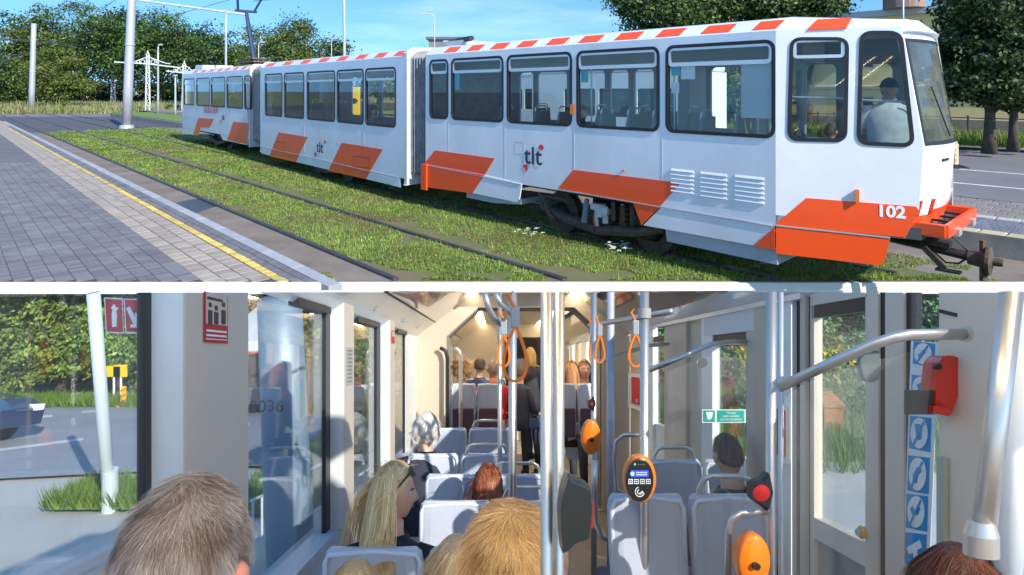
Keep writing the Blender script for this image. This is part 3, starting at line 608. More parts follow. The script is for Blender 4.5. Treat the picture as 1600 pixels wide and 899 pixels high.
# near cheek: wall with two windows (a runs forward here)
front_line = [(npx(1413, 371)), npx(1436, 330), npx(1442, 232), npx(1409, 44)]
cheek = [(0, ZB), (npx(1414, 371)[0], ZB), npx(1436, 330), npx(1443, 228), (npx(1409, 42)[0], 2.92), (0, 2.93)]
wA = rpoly([npx(1231.5, 219), npx(1322, 221), npx(1325, 60), npx(1236, 60)], .11, 5)
wB = rpoly([npx(1340, 225), npx(1428, 229), npx(1408, 50), npx(1345, 50)], .11, 5)
cheek_o = TB(MB().plate(cheek, [wA, wB], SN.fn(0), .045), 'cab_side_wall', mat('tram_white_pale', (.78, .79, .81), .3, var=.03, coat=.3))  # slightly lighter, more even white than the other body panels
for wv, bar_ in ((wA, True), (wB, False)):
    fr = TB(MB().plate(inset(wv, -.012), [inset(wv, .026)], SN.fn(-.012), .05), 'window_frame', rubber)
    TB(MB().plate(inset(wv, .016), [], SN.fn(.012), .006), 'pane', glass('cab_glass', (.86, .90, .90), refl=.02), fr)
    if bar_:
        zt = npx(1280, 91)[1]; c = rpoly([(npx(1239, 93)[0], zt), (npx(1320, 93)[0], zt), (npx(1320, 93)[0], zt+.21), (npx(1239, 93)[0], zt+.21)], .05)
        TB(MB().plate(c, [inset(c, .035)], SN.fn(-.004), .02), 'vent_sash', alu, fr)
def off(q, d): return Vector((q[0]+n1.x*d, q[1]+n1.y*d))
farF = Vector(pt(15.78-NP, NT)); farB = Vector(pt(8.99, along(6.79, 1212)))
# front face: pillars, windscreen, chin
def fp(k, z, out=0.0):    # k 0..1 across the front, following the leaning profile
    zs = [q[0] for q in cz]; sb = float(np.interp(z, zs, [q[1] for q in cz]))
    q = nearF.lerp(farF, k); bulge = .12*(1-(2*k-1)**2)
    q = q+e1*(sb-bulge)-e1*out; return Vector((q.x, q.y, z))
def face(z0, z1, k0, k1, name, m, th=.04, holes=None, nk=8, out=0.0):
    rings = []
    for i in range(nk+1):
        k = k0+(k1-k0)*i/nk; rings.append([fp(k, z0, out), fp(k, z1, out), fp(k, z1, out-th), fp(k, z0, out-th)])
    return TB(MB().loft(rings), name, m)
face(ZB, 1.10, 0, 1, 'front_panel', white); face(1.10, 1.70, 0, 1, 'front_panel', white); face(2.80, 2.93, 0, 1, 'front_panel', white)
face(1.70, 2.80, .0, .035, 'windscreen_pillar', white, nk=1); face(1.70, 2.80, .965, 1, 'windscreen_pillar', white, nk=1)
for k0, k1 in ((.035, .06), (.94, .965)): face(1.70, 2.80, k0, k1, 'windscreen_seal', rubber, nk=1, out=.006)
face(1.70, 1.74, .06, .94, 'windscreen_seal', rubber, out=.006); face(2.77, 2.80, .06, .94, 'windscreen_seal', rubber, out=.006)
face(1.74, 2.77, .06, .94, 'windscreen', glass('cab_glass2', (.72, .77, .72), film=.05), th=.008)
face(ZB, 1.02, 0, 1, 'orange_panel', orange, th=.006, out=.008)
for k0, k1 in ((.05, .16), (.84, .95)): face(.98, 1.14, k0, k1, 'headlight', mat('lamp_glass', (.75, .78, .8), .15), nk=2, out=.02)
for k0, k1 in ((.0, .05), (.17, .22)): face(.98, 1.14, k0, k1, 'tail_lamp', mat('red_lamp', (.5, .02, .01), .25), nk=1, out=.022)
face(1.52, 1.545, .3, .42, 'number_lamp', darkm, nk=1, out=.012)
far_c = [(0, ZB), (LN, ZB), (LN, 1.7), (LN-.18, 2.92), (0, 2.93)]
SF = Sec(farB, farF); SF.n = Vector((cs, sn))*-1
TB(MB().plate(far_c, [rrect(.14, 1.72, .66, 2.6, .1), rrect(.84, 1.8, 1.22, 2.55, .08)], SF.fn(0), .045), 'cab_far_wall', inner)
# cab roof: from the end of the passenger roof to a brow over the windscreen
rb = [S1.P(0, d, z) for d, z in [(0, ZW), (.13, ZR), (.5, ZR+.05), (1.1, ZR+.08), (1.7, ZR+.05), (W-.13, ZR), (W, ZW)]]
def browpt(k, z, o_): q = fp(k, 2.9); return Vector((q.x, q.y, z))-Vector((e1.x, e1.y, 0))*o_
rf = [browpt(0, 2.90, .0), browpt(.04, 3.0, -.05), browpt(.25, 3.02, -.08), browpt(.5, 3.03, -.08), browpt(.75, 3.02, -.08), browpt(.96, 3.0, -.05), browpt(1, 2.90, .0)]
rg = [browpt(0, 2.86, .03), browpt(.04, 2.88, .08), browpt(.25, 2.88, .08), browpt(.5, 2.88, .08), browpt(.75, 2.88, .08), browpt(.96, 2.88, .08), browpt(1, 2.86, .03)]
TB(MB().loft([rb, rf, rg]), 'cab_roof', white, bevel=.012)
a0 = npx(1268, 50)[0]; q = lambda a, k: SN.P(a, -.012+.12*k, ZW-.0+.11*k)
TB(MB().add([q(npx(1262, 50)[0], 0), q(npx(1322, 50)[0], 0), q(npx(1331, 40)[0], 1), q(npx(1276, 40)[0], 1), q(npx(1262, 50)[0], 0)-Vector((0, 0, .02)), q(npx(1322, 50)[0], 0)-Vector((0, 0, .02)), q(npx(1331, 40)[0], 1)-Vector((0, 0, .02)), q(npx(1276, 40)[0], 1)-Vector((0, 0, .02))], [(3,2,1,0), (4,5,6,7), (1,5,4,0), (2,6,5,1), (3,7,6,2), (0,4,7,3)]), 'roof_stripe', orange)
# cab floor and orange flanks
TB(MB().add([(*nearB, ZB), (*nearF, ZB), (*farF, ZB), (*farB, ZB), (*nearB, ZB+.12), (*nearF, ZB+.12), (*farF, ZB+.12), (*farB, ZB+.12)], [(0,3,2,1), (4,5,6,7), (0,1,5,4), (1,2,6,5), (2,3,7,6), (3,0,4,7)]), 'floor', floorm)
TB(MB().plate([npx(1260, 309.5), npx(1431, 322.8), npx(1437, 330), npx(1414, 371), npx(1212, 352), npx(1211.5, 351)], [], SN.fn(-.006), .006), 'orange_panel', orange)
TB(MB().plate([npx(1212.5, 354), npx(1391, 372), npx(1383, 404), npx(1379, 412), npx(1371, 414), npx(1212.5, 396)], [], SN.fn(-.014), .02), 'orange_skirt', orange)
TB(MB().bar(SN.P(npx(1212, 352)[0], -.018, npx(1212, 352)[1]), SN.P(npx(1391, 371)[0], -.018, npx(1391, 371)[1]), .01, .014), 'joint_strip', grey_p)
a_, z_ = npx(1339.5, 306); TB(MB().plate(rrect(a_-.018, z_-.07, a_+.018, z_+.07, .015), [], SN.fn(-.055), .05), 'indicator_lamp', MATS['amber'])
p_ = SN.P(*npx(1392, 331.5)[:1], -.010, npx(1392, 331.5)[1])-base; e3 = Vector((SN.e.x, SN.e.y, 0)); nn = e3.cross(Vector((0, 0, 1)))
text('fleet_number', '102', .168, mat('letter_white', (.85, .85, .85), .5), tram, Matrix(((e3.x, 0, nn.x, p_.x), (e3.y, 0, nn.y, p_.y), (0, 1, nn.z, p_.z), (0, 0, 0, 1))), .0008, sx=1.02, bold=.006)
for pts in ([npx(1231, 152), npx(1325, 154.5)], [npx(1342, 156.5), npx(1424, 160)]):
    TB(MB().tube([SN.P(pts[0][0], .08, pts[0][1]), SN.P(pts[1][0], .08, pts[1][1])], .014, 8), 'hand_rail', alu)
# cab clutter: dashboard, partition, blind, wiper, lamp
TB(MB().loft([[fp(k, 1.25, -.10), fp(k, 1.66, -.10), fp(k, 1.60, -.45), fp(k, 1.25, -.45)] for k in (.06, .35, .65, .94)]), 'dashboard', mat('dash', (.05, .055, .06), .6))
TB(MB().loft([[fp(k, z, -.07) for z in (2.35, 2.74)]+[fp(k, z, -.09) for z in (2.74, 2.35)] for k in (.08, .2, .3)]), 'sun_blind', darkm)
TB(MB().tube([fp(.42, 1.78, .02), fp(.22, 2.3, .03)], .008, 6), 'wiper', darkm)
TB(MB().plate([(.12, ZB), (.95, ZB), (.95, 2.75), (.12, 2.75)], [[(.3, 1.7), (.8, 1.7), (.8, 2.5), (.3, 2.5)]], lambda a, z, t: S1.P(.05+t, a+.05, z), .03), 'cab_partition', inner)
# bumper frame
def bp(k, z, o_): q = nearF.lerp(farF, k); q = q+e1*(.14-o_); return Vector((q.x, q.y, z))
bm = MB(); zb0, zb1 = .80, .93
bm.bar(bp(.02, (zb0+zb1)/2, -.15), bp(.02, (zb0+zb1)/2, .34), .05, zb1-zb0); bm.bar(bp(.02, (zb0+zb1)/2, .34), bp(.98, (zb0+zb1)/2, .34), .05, zb1-zb0); bm.bar(bp(.98, (zb0+zb1)/2, .34), bp(.98, (zb0+zb1)/2, -.15), .05, zb1-zb0)
TB(bm, 'bumper', orange, bevel=.01)
for k in (.1, .3, .5, .7): TB(MB().bar(bp(k, .9, -.0), bp(k, .9, .31), .05, .02), 'bumper_strut', darkm)
for k in (.25, .75): TB(MB().bar(bp(k-.05, .82, .375), bp(k+.05, .82, .375), .05, .07), 'bumper_lamp', alu)
# coupler
cq = lambda o_, z, k=.5: bp(k, z, o_)
cp = TB(MB().tube([cq(-.6, .58), cq(.1, .52), cq(.55, .50)], [.05, .05, .045], 10).bar(cq(-.2, .62), cq(.3, .60), .14, .05).bar(cq(.0, .58, .35), cq(.25, .36, .38), .06, .05).bar(cq(.25, .36, .38), cq(.36, .36, .38), .16, .02).box((0,0,0), (0,0,0)) if False else MB().tube([cq(-.6, .60), cq(.1, .54), cq(.55, .50)], [.045, .045, .05], 10).bar(cq(-.25, .64), cq(.25, .60), .16, .06).bar(cq(.0, .60, .40), cq(.22, .36, .42), .07, .05).bar(cq(.14, .35, .42), cq(.36, .35, .42), .10, .02), 'coupler', darkm)
hd = MB(); c0 = cq(.56, .50); ax = -Vector((e1.x, e1.y, 0))
hd.tube([c0-ax*.16, c0-ax*.02, c0, c0+ax*.03, c0+ax*.05, c0+ax*.13], [.07, .085, .15, .15, .045, .04], 16); hd.bar(c0-ax*.03+Vector((0, 0, -.22)), c0-ax*.03+Vector((0, 0, .2)), .05, .05)
TB(hd, 'coupler_head', rust, cp)
TB(MB().tube([cq(.2, .78, .45), cq(.32, .66, .47), cq(.40, .56, .5)], .008, 6).tube([cq(.1, .5, .5), cq(.2, .40, .52), cq(.32, .42, .5), cq(.4, .5, .5)], .01, 6), 'coupler_cable', darkm, cp)
# bogies
def bogie(sec, a0, a1, r=.33, full=True):
    for a in (a0, a1):
        for d in (.38, 1.55):
            wlo = MB(); c = sec.P(a, d, r); n3 = Vector((sec.n.x, sec.n.y, 0))
            wlo.tube([c, c+n3*.03, c+n3*.10, c+n3*.12], [r, r*1.0, r*1.0, r*1.08], 22)
            wh = TB(wlo, 'wheel', rust, smooth=False); TB(MB().tube([c-n3*.16, c-n3*.10, c-n3*.0], [.09, .13, .16], 14), 'axle_box', darkm, wh)
            TB(MB().tube([c-n3*.175, c-n3*.155], [.05, .06], 10), 'axle_cap', rust, wh)
    b_ = MB(); 
    for d in (.22, 1.75): b_.tube([sec.P(a0-.28, d, .42), sec.P(a0+.15, d, .30), sec.P((a0+a1)/2, d, .22), sec.P(a1-.15, d, .30), sec.P(a1+.28, d, .42)], [.06, .075, .085, .075, .06], 8)
    b_.bar(sec.P((a0+a1)/2, .3, .45), sec.P((a0+a1)/2, 1.8, .45), .4, .2); TB(b_, 'bogie_frame', rust)
    if full:
        m_ = (a0+a1)/2
        TB(MB().loft([[sec.P(m_+x, y, z) for x, z in ((-.2, .3), (.2, .3), (.2, .55), (-.2, .55))] for y in (.24, .6)]), 'motor_casing', rust, bevel=.03)
        TB(MB().tube([sec.P(m_+.12, .12, .66), sec.P(m_+.17, .12, .32)], [.035, .05], 10), 'damper', mat('damper_blue', (.16, .20, .26), .5))
        v_ = MB(); v_.tube([sec.P(m_-.10, .16, .62), sec.P(m_-.10, .16, .44)], [.08, .09], 12); v_.bar(sec.P(m_-.26, .15, .52), sec.P(m_+.04, .15, .58), .09, .09); v_.bar(sec.P(m_-.2, .14, .60), sec.P(m_-.2, .14, .36), .07, .08); v_.tube([sec.P(m_-.05, .12, .46), sec.P(m_-.06, .13, .30)], .03, 8)
        TB(v_, 'brake_unit', mat('pale_grey_paint', (.50, .52, .52), .6, var=.2, vscale=12)); TB(MB().tube([sec.P(m_-.02, .10, .42), sec.P(m_-.05, .09, .30)], .012, 6), 'brake_cable', redl)
        for k in range(4): TB(MB().lathe([(.07, 0), (.085, .02), (.085, .045), (.07, .06)], tuple(sec.P(m_-.42+.0*k, .3, .34+.07*k)), 12), 'spring_coil', rust)
        TB(MB().tube([sec.P(a1+.22, .1, .62), sec.P(a1+.12, .1, .58), sec.P(a1+.02, .1, .34), sec.P(a1-.1, .1, .26)], .03, 8).tube([sec.P(a1+.1, .12, .60), sec.P(a1-.35, .12, .60)], .022, 8), 'brake_linkage', rust)
        for k in range(3): TB(MB().bar(sec.P(m_-.34-.16*k, .14, .68), sec.P(m_-.34-.16*k, .14, .42), .05, .06), 'bogie_bracket', rust)
bogie(S1, S1.a(996), S1.a(852)); bogie(S3, S3.a(342), S3.a(322), full=False); bogie(S2, L2*.5-.9, L2*.5+.9, full=False)
# seats, poles and rails inside
def tseat(sec, a, d):
    rings = []
    for x, z, th_ in ((0, 1.22, .05), (0, 1.60, .05), (-.02, 1.86, .045), (-.03, 1.92, .03)):
        hw = .21 if z < 1.8 else .17; rings.append([sec.P(a+x-th_/2, d-hw, z), sec.P(a+x+th_/2, d-hw, z), sec.P(a+x+th_/2, d+hw, z), sec.P(a+x-th_/2, d+hw, z)])
    st = TB(MB().loft(rings).loft([[sec.P(a, d-.2, z), sec.P(a-.42, d-.2, z), sec.P(a-.42, d+.2, z), sec.P(a, d+.2, z)] for z in (1.18, 1.25)]).tube([sec.P(a-.2, d, .87), sec.P(a-.2, d, 1.2)], .03, 8), 'seat', seatgrey, bevel=.015)
    TB(MB().tube([sec.P(a, d-.14, 1.88), sec.P(a, d-.13, 1.97), sec.P(a, d-.09, 2.0), sec.P(a, d+.09, 2.0), sec.P(a, d+.13, 1.97), sec.P(a, d+.14, 1.88)], .012, 6), 'grab_rail', alu, st)
for u in (762, 815, 852, 918, 960, 1000, 1075, 1130): tseat(S1, S1.a(u), .45)
for u in (745, 838, 905, 945, 985, 1090): tseat(S1, S1.a(u), 1.65)
for u in (470, 505, 548, 600): tseat(S2, S2.a(u), .45)
for u in (342, 320): tseat(S3, S3.a(u), .5)
for sec, us in ((S1, (732, 862, 993, 1128, 1180)), (S2, (450, 520, 590))):
    for u in us: TB(MB().tube([sec.P(sec.a(u), .95, .87), sec.P(sec.a(u), .95, 2.9)], .014, 8), 'pole', alu)
for sec, L in ((S1, L1), (S2, L2)): TB(MB().tube([sec.P(.4, .9, 2.62), sec.P(L-.4, .9, 2.62)], .012, 8), 'ceiling_rail', alu)
TB(MB().plate([(L1*.30+.0, ZB), (L1*.30+.2, ZB), (L1*.30+.2, 2.9), (L1*.30, 2.9)], [], S1.fn(1.6), .5), 'door_post', inner)
rd = MB(); c = S1.P(S1.a(1127), .7, 1.98); n3 = Vector((sn, -cs, 0)); rd.tube([c, c+Vector((-S1.n.x, -S1.n.y, 0))*.05], [.10, .085], 16)
TB(rd, 'ticket_reader', mat('orange_plastic', (.85, .22, .01), .4)); cc = c+Vector((-S1.n.x, -S1.n.y, 0))*.055; TB(MB().tube([cc, cc+Vector((-S1.n.x, -S1.n.y, 0))*.01], [.07, .07], 16), 'reader_face', rubber)
# roof kit
def bxs(sec, a0, a1, d0, d1, z0, z1): return MB().loft([[sec.P(a, d0, z0), sec.P(a, d1, z0), sec.P(a, d1, z1), sec.P(a, d0, z1)] for a in (a0, a1)])
TB(bxs(S1, L1-.5, L1+.25, .5, 1.6, 3.12, 3.22), 'roof_link', galv); TB(MB().tube([S1.P(L1-.9, .4, 3.22), S1.P(L1+.2, .9, 3.26)], .05, 10), 'roof_link_arm', darkm)
TB(bxs(S3, L3-1.6, L3-.4, .4, 1.7, 3.10, 3.30), 'resistor_box', mat('roof_box_white', (.6, .62, .66), .6), bevel=.04); TB(bxs(S3, L3-.35, L3-.05, .5, 1.2, 3.1, 3.34), 'blue_beacon_box', mat('blue_box', (.05, .18, .5), .5), bevel=.03)
# pantograph on the rear car
pb = S3.P(S3.a(347), 1.1, 3.15); e3 = Vector((S3.e.x, S3.e.y, 0)); n3 = Vector((S3.n.x, S3.n.y, 0)); bl = mat('pantograph_blue', (.02, .035, .09), .5)
TB(MB().bar(pb-e3*.9, pb+e3*.9, .9, .06).bar(pb-e3*.9+Vector((0, 0, .14)), pb+e3*.9+Vector((0, 0, .14)), .6, .05).bar(pb-e3*.7+Vector((0, 0, .26)), pb+e3*.5+Vector((0, 0, .26)), .5, .06), 'pantograph_base', mat('rusty_brown', (.13, .10, .075), .8, var=.3))
k1 = pb+e3*.8+Vector((0, 0, 2.15)); TB(MB().tube([pb-e3*.1+Vector((0, 0, .25)), k1], [.10, .07], 8), 'pantograph_lower_arm', bl)
top = k1-e3*.75+n3*.2+Vector((0, 0, 1.62))
for s_ in (-.3, .3):
    TB(MB().tube([k1+n3*s_, (k1+n3*s_).lerp(top+n3*s_*2.6, .5), top+n3*s_*2.6], .045, 8), 'pantograph_upper_arm', bl)
TB(MB().tube([k1-n3*.4, k1+n3*.4], .05, 8), 'pantograph_cross_bar', bl)
TB(MB().tube([top-n3*1.15-Vector((0, 0, .32)), top-n3*.85-Vector((0, 0, .05)), top-n3*.6, top+n3*.6, top+n3*.85-Vector((0, 0, .05)), top+n3*1.1-Vector((0, 0, .32))], .035, 8), 'pantograph_bow', bl)
# ---------------------------------------------------------------- trees
bark = mat('bark', (.075, .06, .045), .95, var=.35, vscale=5, bump=.8, bscale=12)
leafA = leafmat('leaves', (.9, .9, .9), (1.1, 1.1, 1.1), .28)
def crown_pts(blobs, n, clump):
    """leaf positions gathered in clumps near the surface and inside a set of ellipsoids"""
    vol = np.array([b[3]*b[4]*b[5] for b in blobs])**.67; ks = rng.choice(len(blobs), size=max(8, n//55), p=vol/vol.sum())
    B = np.array(blobs)[ks]; m = len(ks); d = rng.normal(size=(m, 3)); d /= np.linalg.norm(d, axis=1)[:, None]
    rr = rng.uniform(.30, 1.0, m)**.45; cc = B[:, :3]+d*B[:, 3:6]*rr[:, None]
    csz = clump*rng.uniform(.6, 1.4, m); per = n//m
    P = np.repeat(cc, per, 0)+rng.normal(size=(m*per, 3))*np.repeat(csz, per)[:, None]*np.array([1, 1, .55])*.5
    N = np.repeat(d, per, 0)+rng.normal(size=(m*per, 3))*.8+np.array([0, 0, .5]); tone = np.repeat(rng.uniform(.65, 1.3, m), per)
    return P, N/np.linalg.norm(N, axis=1)[:, None], tone
def leaves(name, P, N, tone, size, cols, m, parent, sc=1.0):
    n = len(P); a = np.cross(N, rng.normal(size=(n, 3))); a /= np.linalg.norm(a, axis=1)[:, None]; b = np.cross(N, a)
    s1 = (size*rng.uniform(.6, 1.3, n))[:, None]; s2 = s1*.62
    V = np.stack([P-a*s1*.6, P+b*s2*.6, P+a*s1*.6, P-b*s2*.6], 1)
    c = np.array(cols)[rng.integers(len(cols), size=n)]*tone[:, None]*rng.uniform(.8, 1.2, (n, 1))
    return quads_np(name, V, c, m, parent)
def limbs(blobs, h0, r, sway=.1):
    b = MB(); z1 = blobs[0][2]; pts = []
    for i in range(6): pts.append((sway*math.sin(i*1.3)*i*.1, sway*math.cos(i*1.7)*i*.08, z1*i/5))
    b.tube(pts, [r*(1.25 if i == 0 else 1)*(1-.62*i/5) for i in range(6)], 9)
    for bl in blobs:
        for k in range(3):
            s_ = Vector(pts[2+k % 2]); e_ = Vector(bl[:3])+Vector((rng.uniform(-.6, .6)*bl[3], rng.uniform(-.6, .6)*bl[4], rng.uniform(-.3, .5)*bl[5])); mm = s_.lerp(e_, .5)+Vector((0, 0, .12*(e_-s_).length))
            b.tube([s_, mm, e_], [r*.42, r*.25, r*.06], 6)
    return b
def tree(label, x, y, blobs, n, lsize, clump, cols, r=.3, group=None, sc=SC, z=0, name='tree', cat='tree', keep=None, loc=None, rot=(0, 0, 0)):
    th = empty(name, loc if loc is not None else EW(x, y, z), label, cat, group, rot, sc)
    limbs(blobs if keep is None else [(b_[0], b_[1], b_[2]*.72, b_[3]*.8, b_[4]*.5, b_[5]*.4) for b_ in blobs], 0, r).build('trunk', bark, th, smooth=True)
    P, N, tone = crown_pts(blobs, n, clump)
    if keep is not None: k = keep(P); P, N, tone = P[k], N[k], tone[k]
    leaves('crown', P, N, tone, lsize, cols, leafA, th); return th
GA = [(.06, .125, .022), (.09, .165, .028), (.042, .088, .016), (.125, .195, .035)]
GY = [(.13, .165, .025), (.10, .14, .022), (.17, .195, .035), (.07, .105, .018)]
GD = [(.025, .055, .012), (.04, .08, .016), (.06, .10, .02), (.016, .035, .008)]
def px_tree(label, u, v0, v1, y, wpx, cols, n, lpx=3.4, clx=16, grp='dark park trees behind the meadow', trunkpx=3, base=165):
    k = y/F; x = (u-U0)*k; top = H-(v0-V0)*k; low = H-(v1-V0)*k; w_ = wpx*k/2; hc = (top-low)/2; cz_ = (top+low)/2
    bl = [(0, 0, cz_, w_*.85, w_*.6, hc*.95), (w_*rng.uniform(-.3, .3), 0, cz_+hc*.55, w_*.5, w_*.4, hc*.45)]
    for i in range(7):
        a = rng.uniform(0, 2*PI); bl.append((math.cos(a)*w_*.55, math.sin(a)*w_*.35, cz_+rng.uniform(-.5, .55)*hc, w_*rng.uniform(.35, .55), w_*.45, hc*rng.uniform(.3, .45)))
    return tree(label, x, y, bl, n, lpx*k, clx*k, cols, trunkpx*k, grp)
# left park
for (u, v0, v1, y, wpx, cols, n, lab) in (
    (8, 24, 170, 92, 100, GY+GA, 8000, 'olive tree at the far left edge behind the first grey pole'),
    (66, 12, 150, 96, 110, GA+GY, 9000, 'yellowish tall tree behind the first grey mast'),
    (130, 4, 150, 98, 140, GA, 11000, 'tallest broad green tree of the park, left of the thick mast'),
    (195, 18, 150, 94, 120, GD+GA, 9000, 'dark green tree directly behind the thick grey mast'),
    (250, 19, 152, 92, 120, GA, 9000, 'green tree above the white lattice mast'),
    (310, 38, 152, 90, 100, GA+GD, 8000, 'lower dark tree above the rear end of the tram'),
    (355, 52, 150, 96, 80, GA, 5000, 'green tree directly behind the pantograph'),
    (402, 30, 130, 110, 60, GA+[(.12, .13, .08)], 2600, 'thin pale tree right of the pantograph'),
    (455, 24, 130, 100, 100, GA+GY, 8000, 'rounded bushy tree over the middle car roof'),
    (520, 58, 130, 110, 70, GD+GA, 3000, 'small dark tree beside the slim lamp column')):
    px_tree(lab, u, v0-(6 if u < 350 else 0), v1+6, y, wpx*(1.28 if u < 350 else 1), cols, int(n*1.35))
px_tree('rounded olive bushy tree in front of the park, right of the first mast', 90, 68, 168, 74, 115, GY, 11000, lpx=3, clx=12)
px_tree('dark low tree at the left edge under the olive one', -8, 80, 172, 80, 80, GD+GA, 4000)
# park undergrowth and pale shapes under the crowns
def wallbox(u0, u1, v0, v1, y, name, m, label, cat, grp=None, z0=0):
    k = y/F; x0, x1 = (u0-U0)*k, (u1-U0)*k; th = ething(name, ((x0+x1)/2, y+1), label, cat, grp); w_ = (x1-x0)/2; h = H-(v0-V0)*k
    MB().box((-w_, 0, z0), (w_, 5, h)).build('wall', m, th); MB().add([(-w_-.3, -.3, h), (w_+.3, -.3, h), (w_+.3, 5.3, h), (-w_-.3, 5.3, h), (-w_-.3, 2.5, h+1.2), (w_+.3, 2.5, h+1.2)], [(0,1,5,4), (2,3,4,5), (0,4,3), (1,2,5), (0,3,2,1)]).build('roof', mat('roof_tin', (.12, .12, .13), .6), th)
    n = max(1, int(2*w_/3))
    for i in range(n):
        c = -w_+(i+.5)*2*w_/n; f_ = MB().box((c-.6, -.06, h*.35), (c+.6, .02, h*.75)).build('window', mat('win_frame', (.6, .6, .58), .6), th); MB().box((c-.5, -.08, h*.39), (c+.5, -.05, h*.71)).build('pane', mat('dark_pane', (.04, .05, .06), .1), f_)
    return th
wallbox(118, 172, 140, 162, 120, 'park_building', mat('cream_wall', (.42, .36, .26), .8), 'long cream building half hidden under the park trees', 'building')
wallbox(205, 262, 139, 162, 118, 'park_building', mat('grey_wall', (.36, .36, .36), .8), 'pale grey building behind the lattice masts', 'building')
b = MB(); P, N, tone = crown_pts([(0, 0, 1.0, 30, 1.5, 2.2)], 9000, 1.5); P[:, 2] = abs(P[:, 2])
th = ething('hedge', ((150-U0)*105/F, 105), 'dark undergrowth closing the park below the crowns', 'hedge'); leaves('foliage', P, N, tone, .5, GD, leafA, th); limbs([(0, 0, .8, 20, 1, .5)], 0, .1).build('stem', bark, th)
px_tree('small round shrub beside the tail of the tram', 268, 158, 182, 60, 26, GA, 900, lpx=2.5, clx=6, grp=None)
# right trees
tree('broad dark street tree right of the cab, its lower branches over the yellow wall', *gxy(1546, 262), [(.1, 0, 2.9, 1.45, 1.5, 1.5), (-.75, .2, 2.6, .8, .8, 1.1), (1.2, .1, 2.8, 1.2, 1.2, 1.3), (.25, -.5, 1.85, 1.1, 1.0, .55), (0, 0, 4.4, 1.4, 1.3, 1.1), (-.7, -.3, 2.15, .65, .7, .4), (1.2, .3, 4.2, 1.3, 1.4, 1.2), (.9, -.2, 1.7, .8, .8, .45)], 30000, .12, .35, GD+GD+GA[:1], .17, z=KZ+.1)
tree('second street tree with a forked dark trunk at the right edge', *gxy(1583, 258), [(.7, .6, 2.9, 1.2, 1.3, 1.5), (1.5, .2, 2.2, 1.0, 1.0, 1.0), (.6, .9, 4.2, 1.3, 1.2, 1.1), (.7, .2, 1.7, .8, .8, .4)], 13000, .12, .35, GA+GY[:1], .14, z=KZ+.1)
for (u, v0, y, w_, lab, n) in ((1035, -30, 30, 150, 'leafy tree rising behind the front car roof, left one', 15000), (1150, -45, 31, 190, 'tall leafy tree rising behind the front car roof, middle one', 20000), (1262, -50, 30, 150, 'leafy tree rising behind the cab roof, right one', 20000)):
    px_tree(lab, u, v0, 64, y, w_, GD+GA+[(.14, .18, .05)], n, lpx=5.2, clx=20, grp='street trees behind the front car', trunkpx=7)
for (t_, lab) in ((14, 'green tree beyond the road behind the third front window'), (21, 'green tree beyond the road behind the front bellows'), (28, 'green tree beyond the road behind the middle car, right one'), (36, 'green tree beyond the road behind the middle car, centre one'), (46, 'green tree beyond the road behind the middle car, left one'), (58, 'green tree beyond the road behind the rear car')):
    q_ = pt(27.5, t_); h_ = 2.5+t_*.04; tree(lab, q_[0], q_[1], [(0, 0, h_*.62, 2.6, 2.2, h_*.42), (1.2, .3, h_*.5, 1.6, 1.5, h_*.3), (-1.3, 0, h_*.5, 1.6, 1.5, h_*.3)], 3800, .20, .6, GA+GD, .16, 'trees beyond the road seen through the tram windows', z=KZ+.1)
# ---------------------------------------------------------------- yellow building and what stands before it
ybase = pt(31.5, -6)
yb = ething('yellow_building', ybase, 'long yellow rendered building behind the street trees', 'building')
ym = mat('yellow_render', (.88, .66, .30), .85, var=.07, vscale=.5, bump=.1); dm = mat('building_dark_pane', (.03, .035, .045), .15)
fy = lambda a, d, z: Vector((-sn*a+cs*d, cs*a+sn*d, z))
YL = 62; YH = 5.6
holes = []; wins = []
for i in range(26):
    a = -14+i*2.9
    for (z0, z1, w_) in ((3.25, 4.55, 1.0), (1.45, 1.95, 1.1)): wins.append((a, a+w_, z0, z1)); holes.append([(a, z0), (a+w_, z0), (a+w_, z1), (a, z1)])
MB().plate([(-16, 0), (YL, 0), (YL, YH), (-16, YH)], holes, lambda a, b_, t: fy(a, t, b_), .3).build('wall', ym, yb)
MB().loft([[fy(a, d, z) for d, z in ((-.3, YH), (-.3, YH+.28), (.2, YH+.35), (8, YH+.5), (8, YH))] for a in (-16, YL)]).build('cornice', mat('pale_cornice', (.50, .50, .50), .7), yb)
MB().loft([[fy(a, d, z) for d, z in ((-.12, 0), (-.12, 1.0), (0, 1.05), (.1, 0))] for a in (-16, YL)]).build('plinth', mat('plinth', (.30, .25, .17), .9, var=.15), yb)
MB().loft([[fy(a, d, z) for d, z in ((-.10, 2.30), (-.10, 2.42), (-.004, 2.45), (-.004, 2.28))] for a in (-16, YL)]).build('string_course', mat('pale_course', (.5, .42, .3), .8), yb)
for (a0, a1, z0, z1) in wins:
    f_ = MB().plate([(a0, z0), (a1, z0), (a1, z1), (a0, z1)], [[(a0+.08, z0+.08), ((a0+a1)/2-.04, z0+.08), ((a0+a1)/2-.04, z1-.08), (a0+.08, z1-.08)], [((a0+a1)/2+.04, z0+.08), (a1-.08, z0+.08), (a1-.08, z1-.08), ((a0+a1)/2+.04, z1-.08)]], lambda a, b_, t: fy(a, .12+t, b_), .06).build('window', MATS['win_frame'], yb)
    MB().plate([(a0+.02, z0+.02), (a1-.02, z0+.02), (a1-.02, z1-.02), (a0+.02, z1-.02)], [], lambda a, b_, t: fy(a, .16+t, b_), .01).build('pane', dm, f_)
ct = ething('brick_chimney', pt(34, -3.0), 'wide red brick chimney on the roof of the yellow building', 'chimney', z=YH)
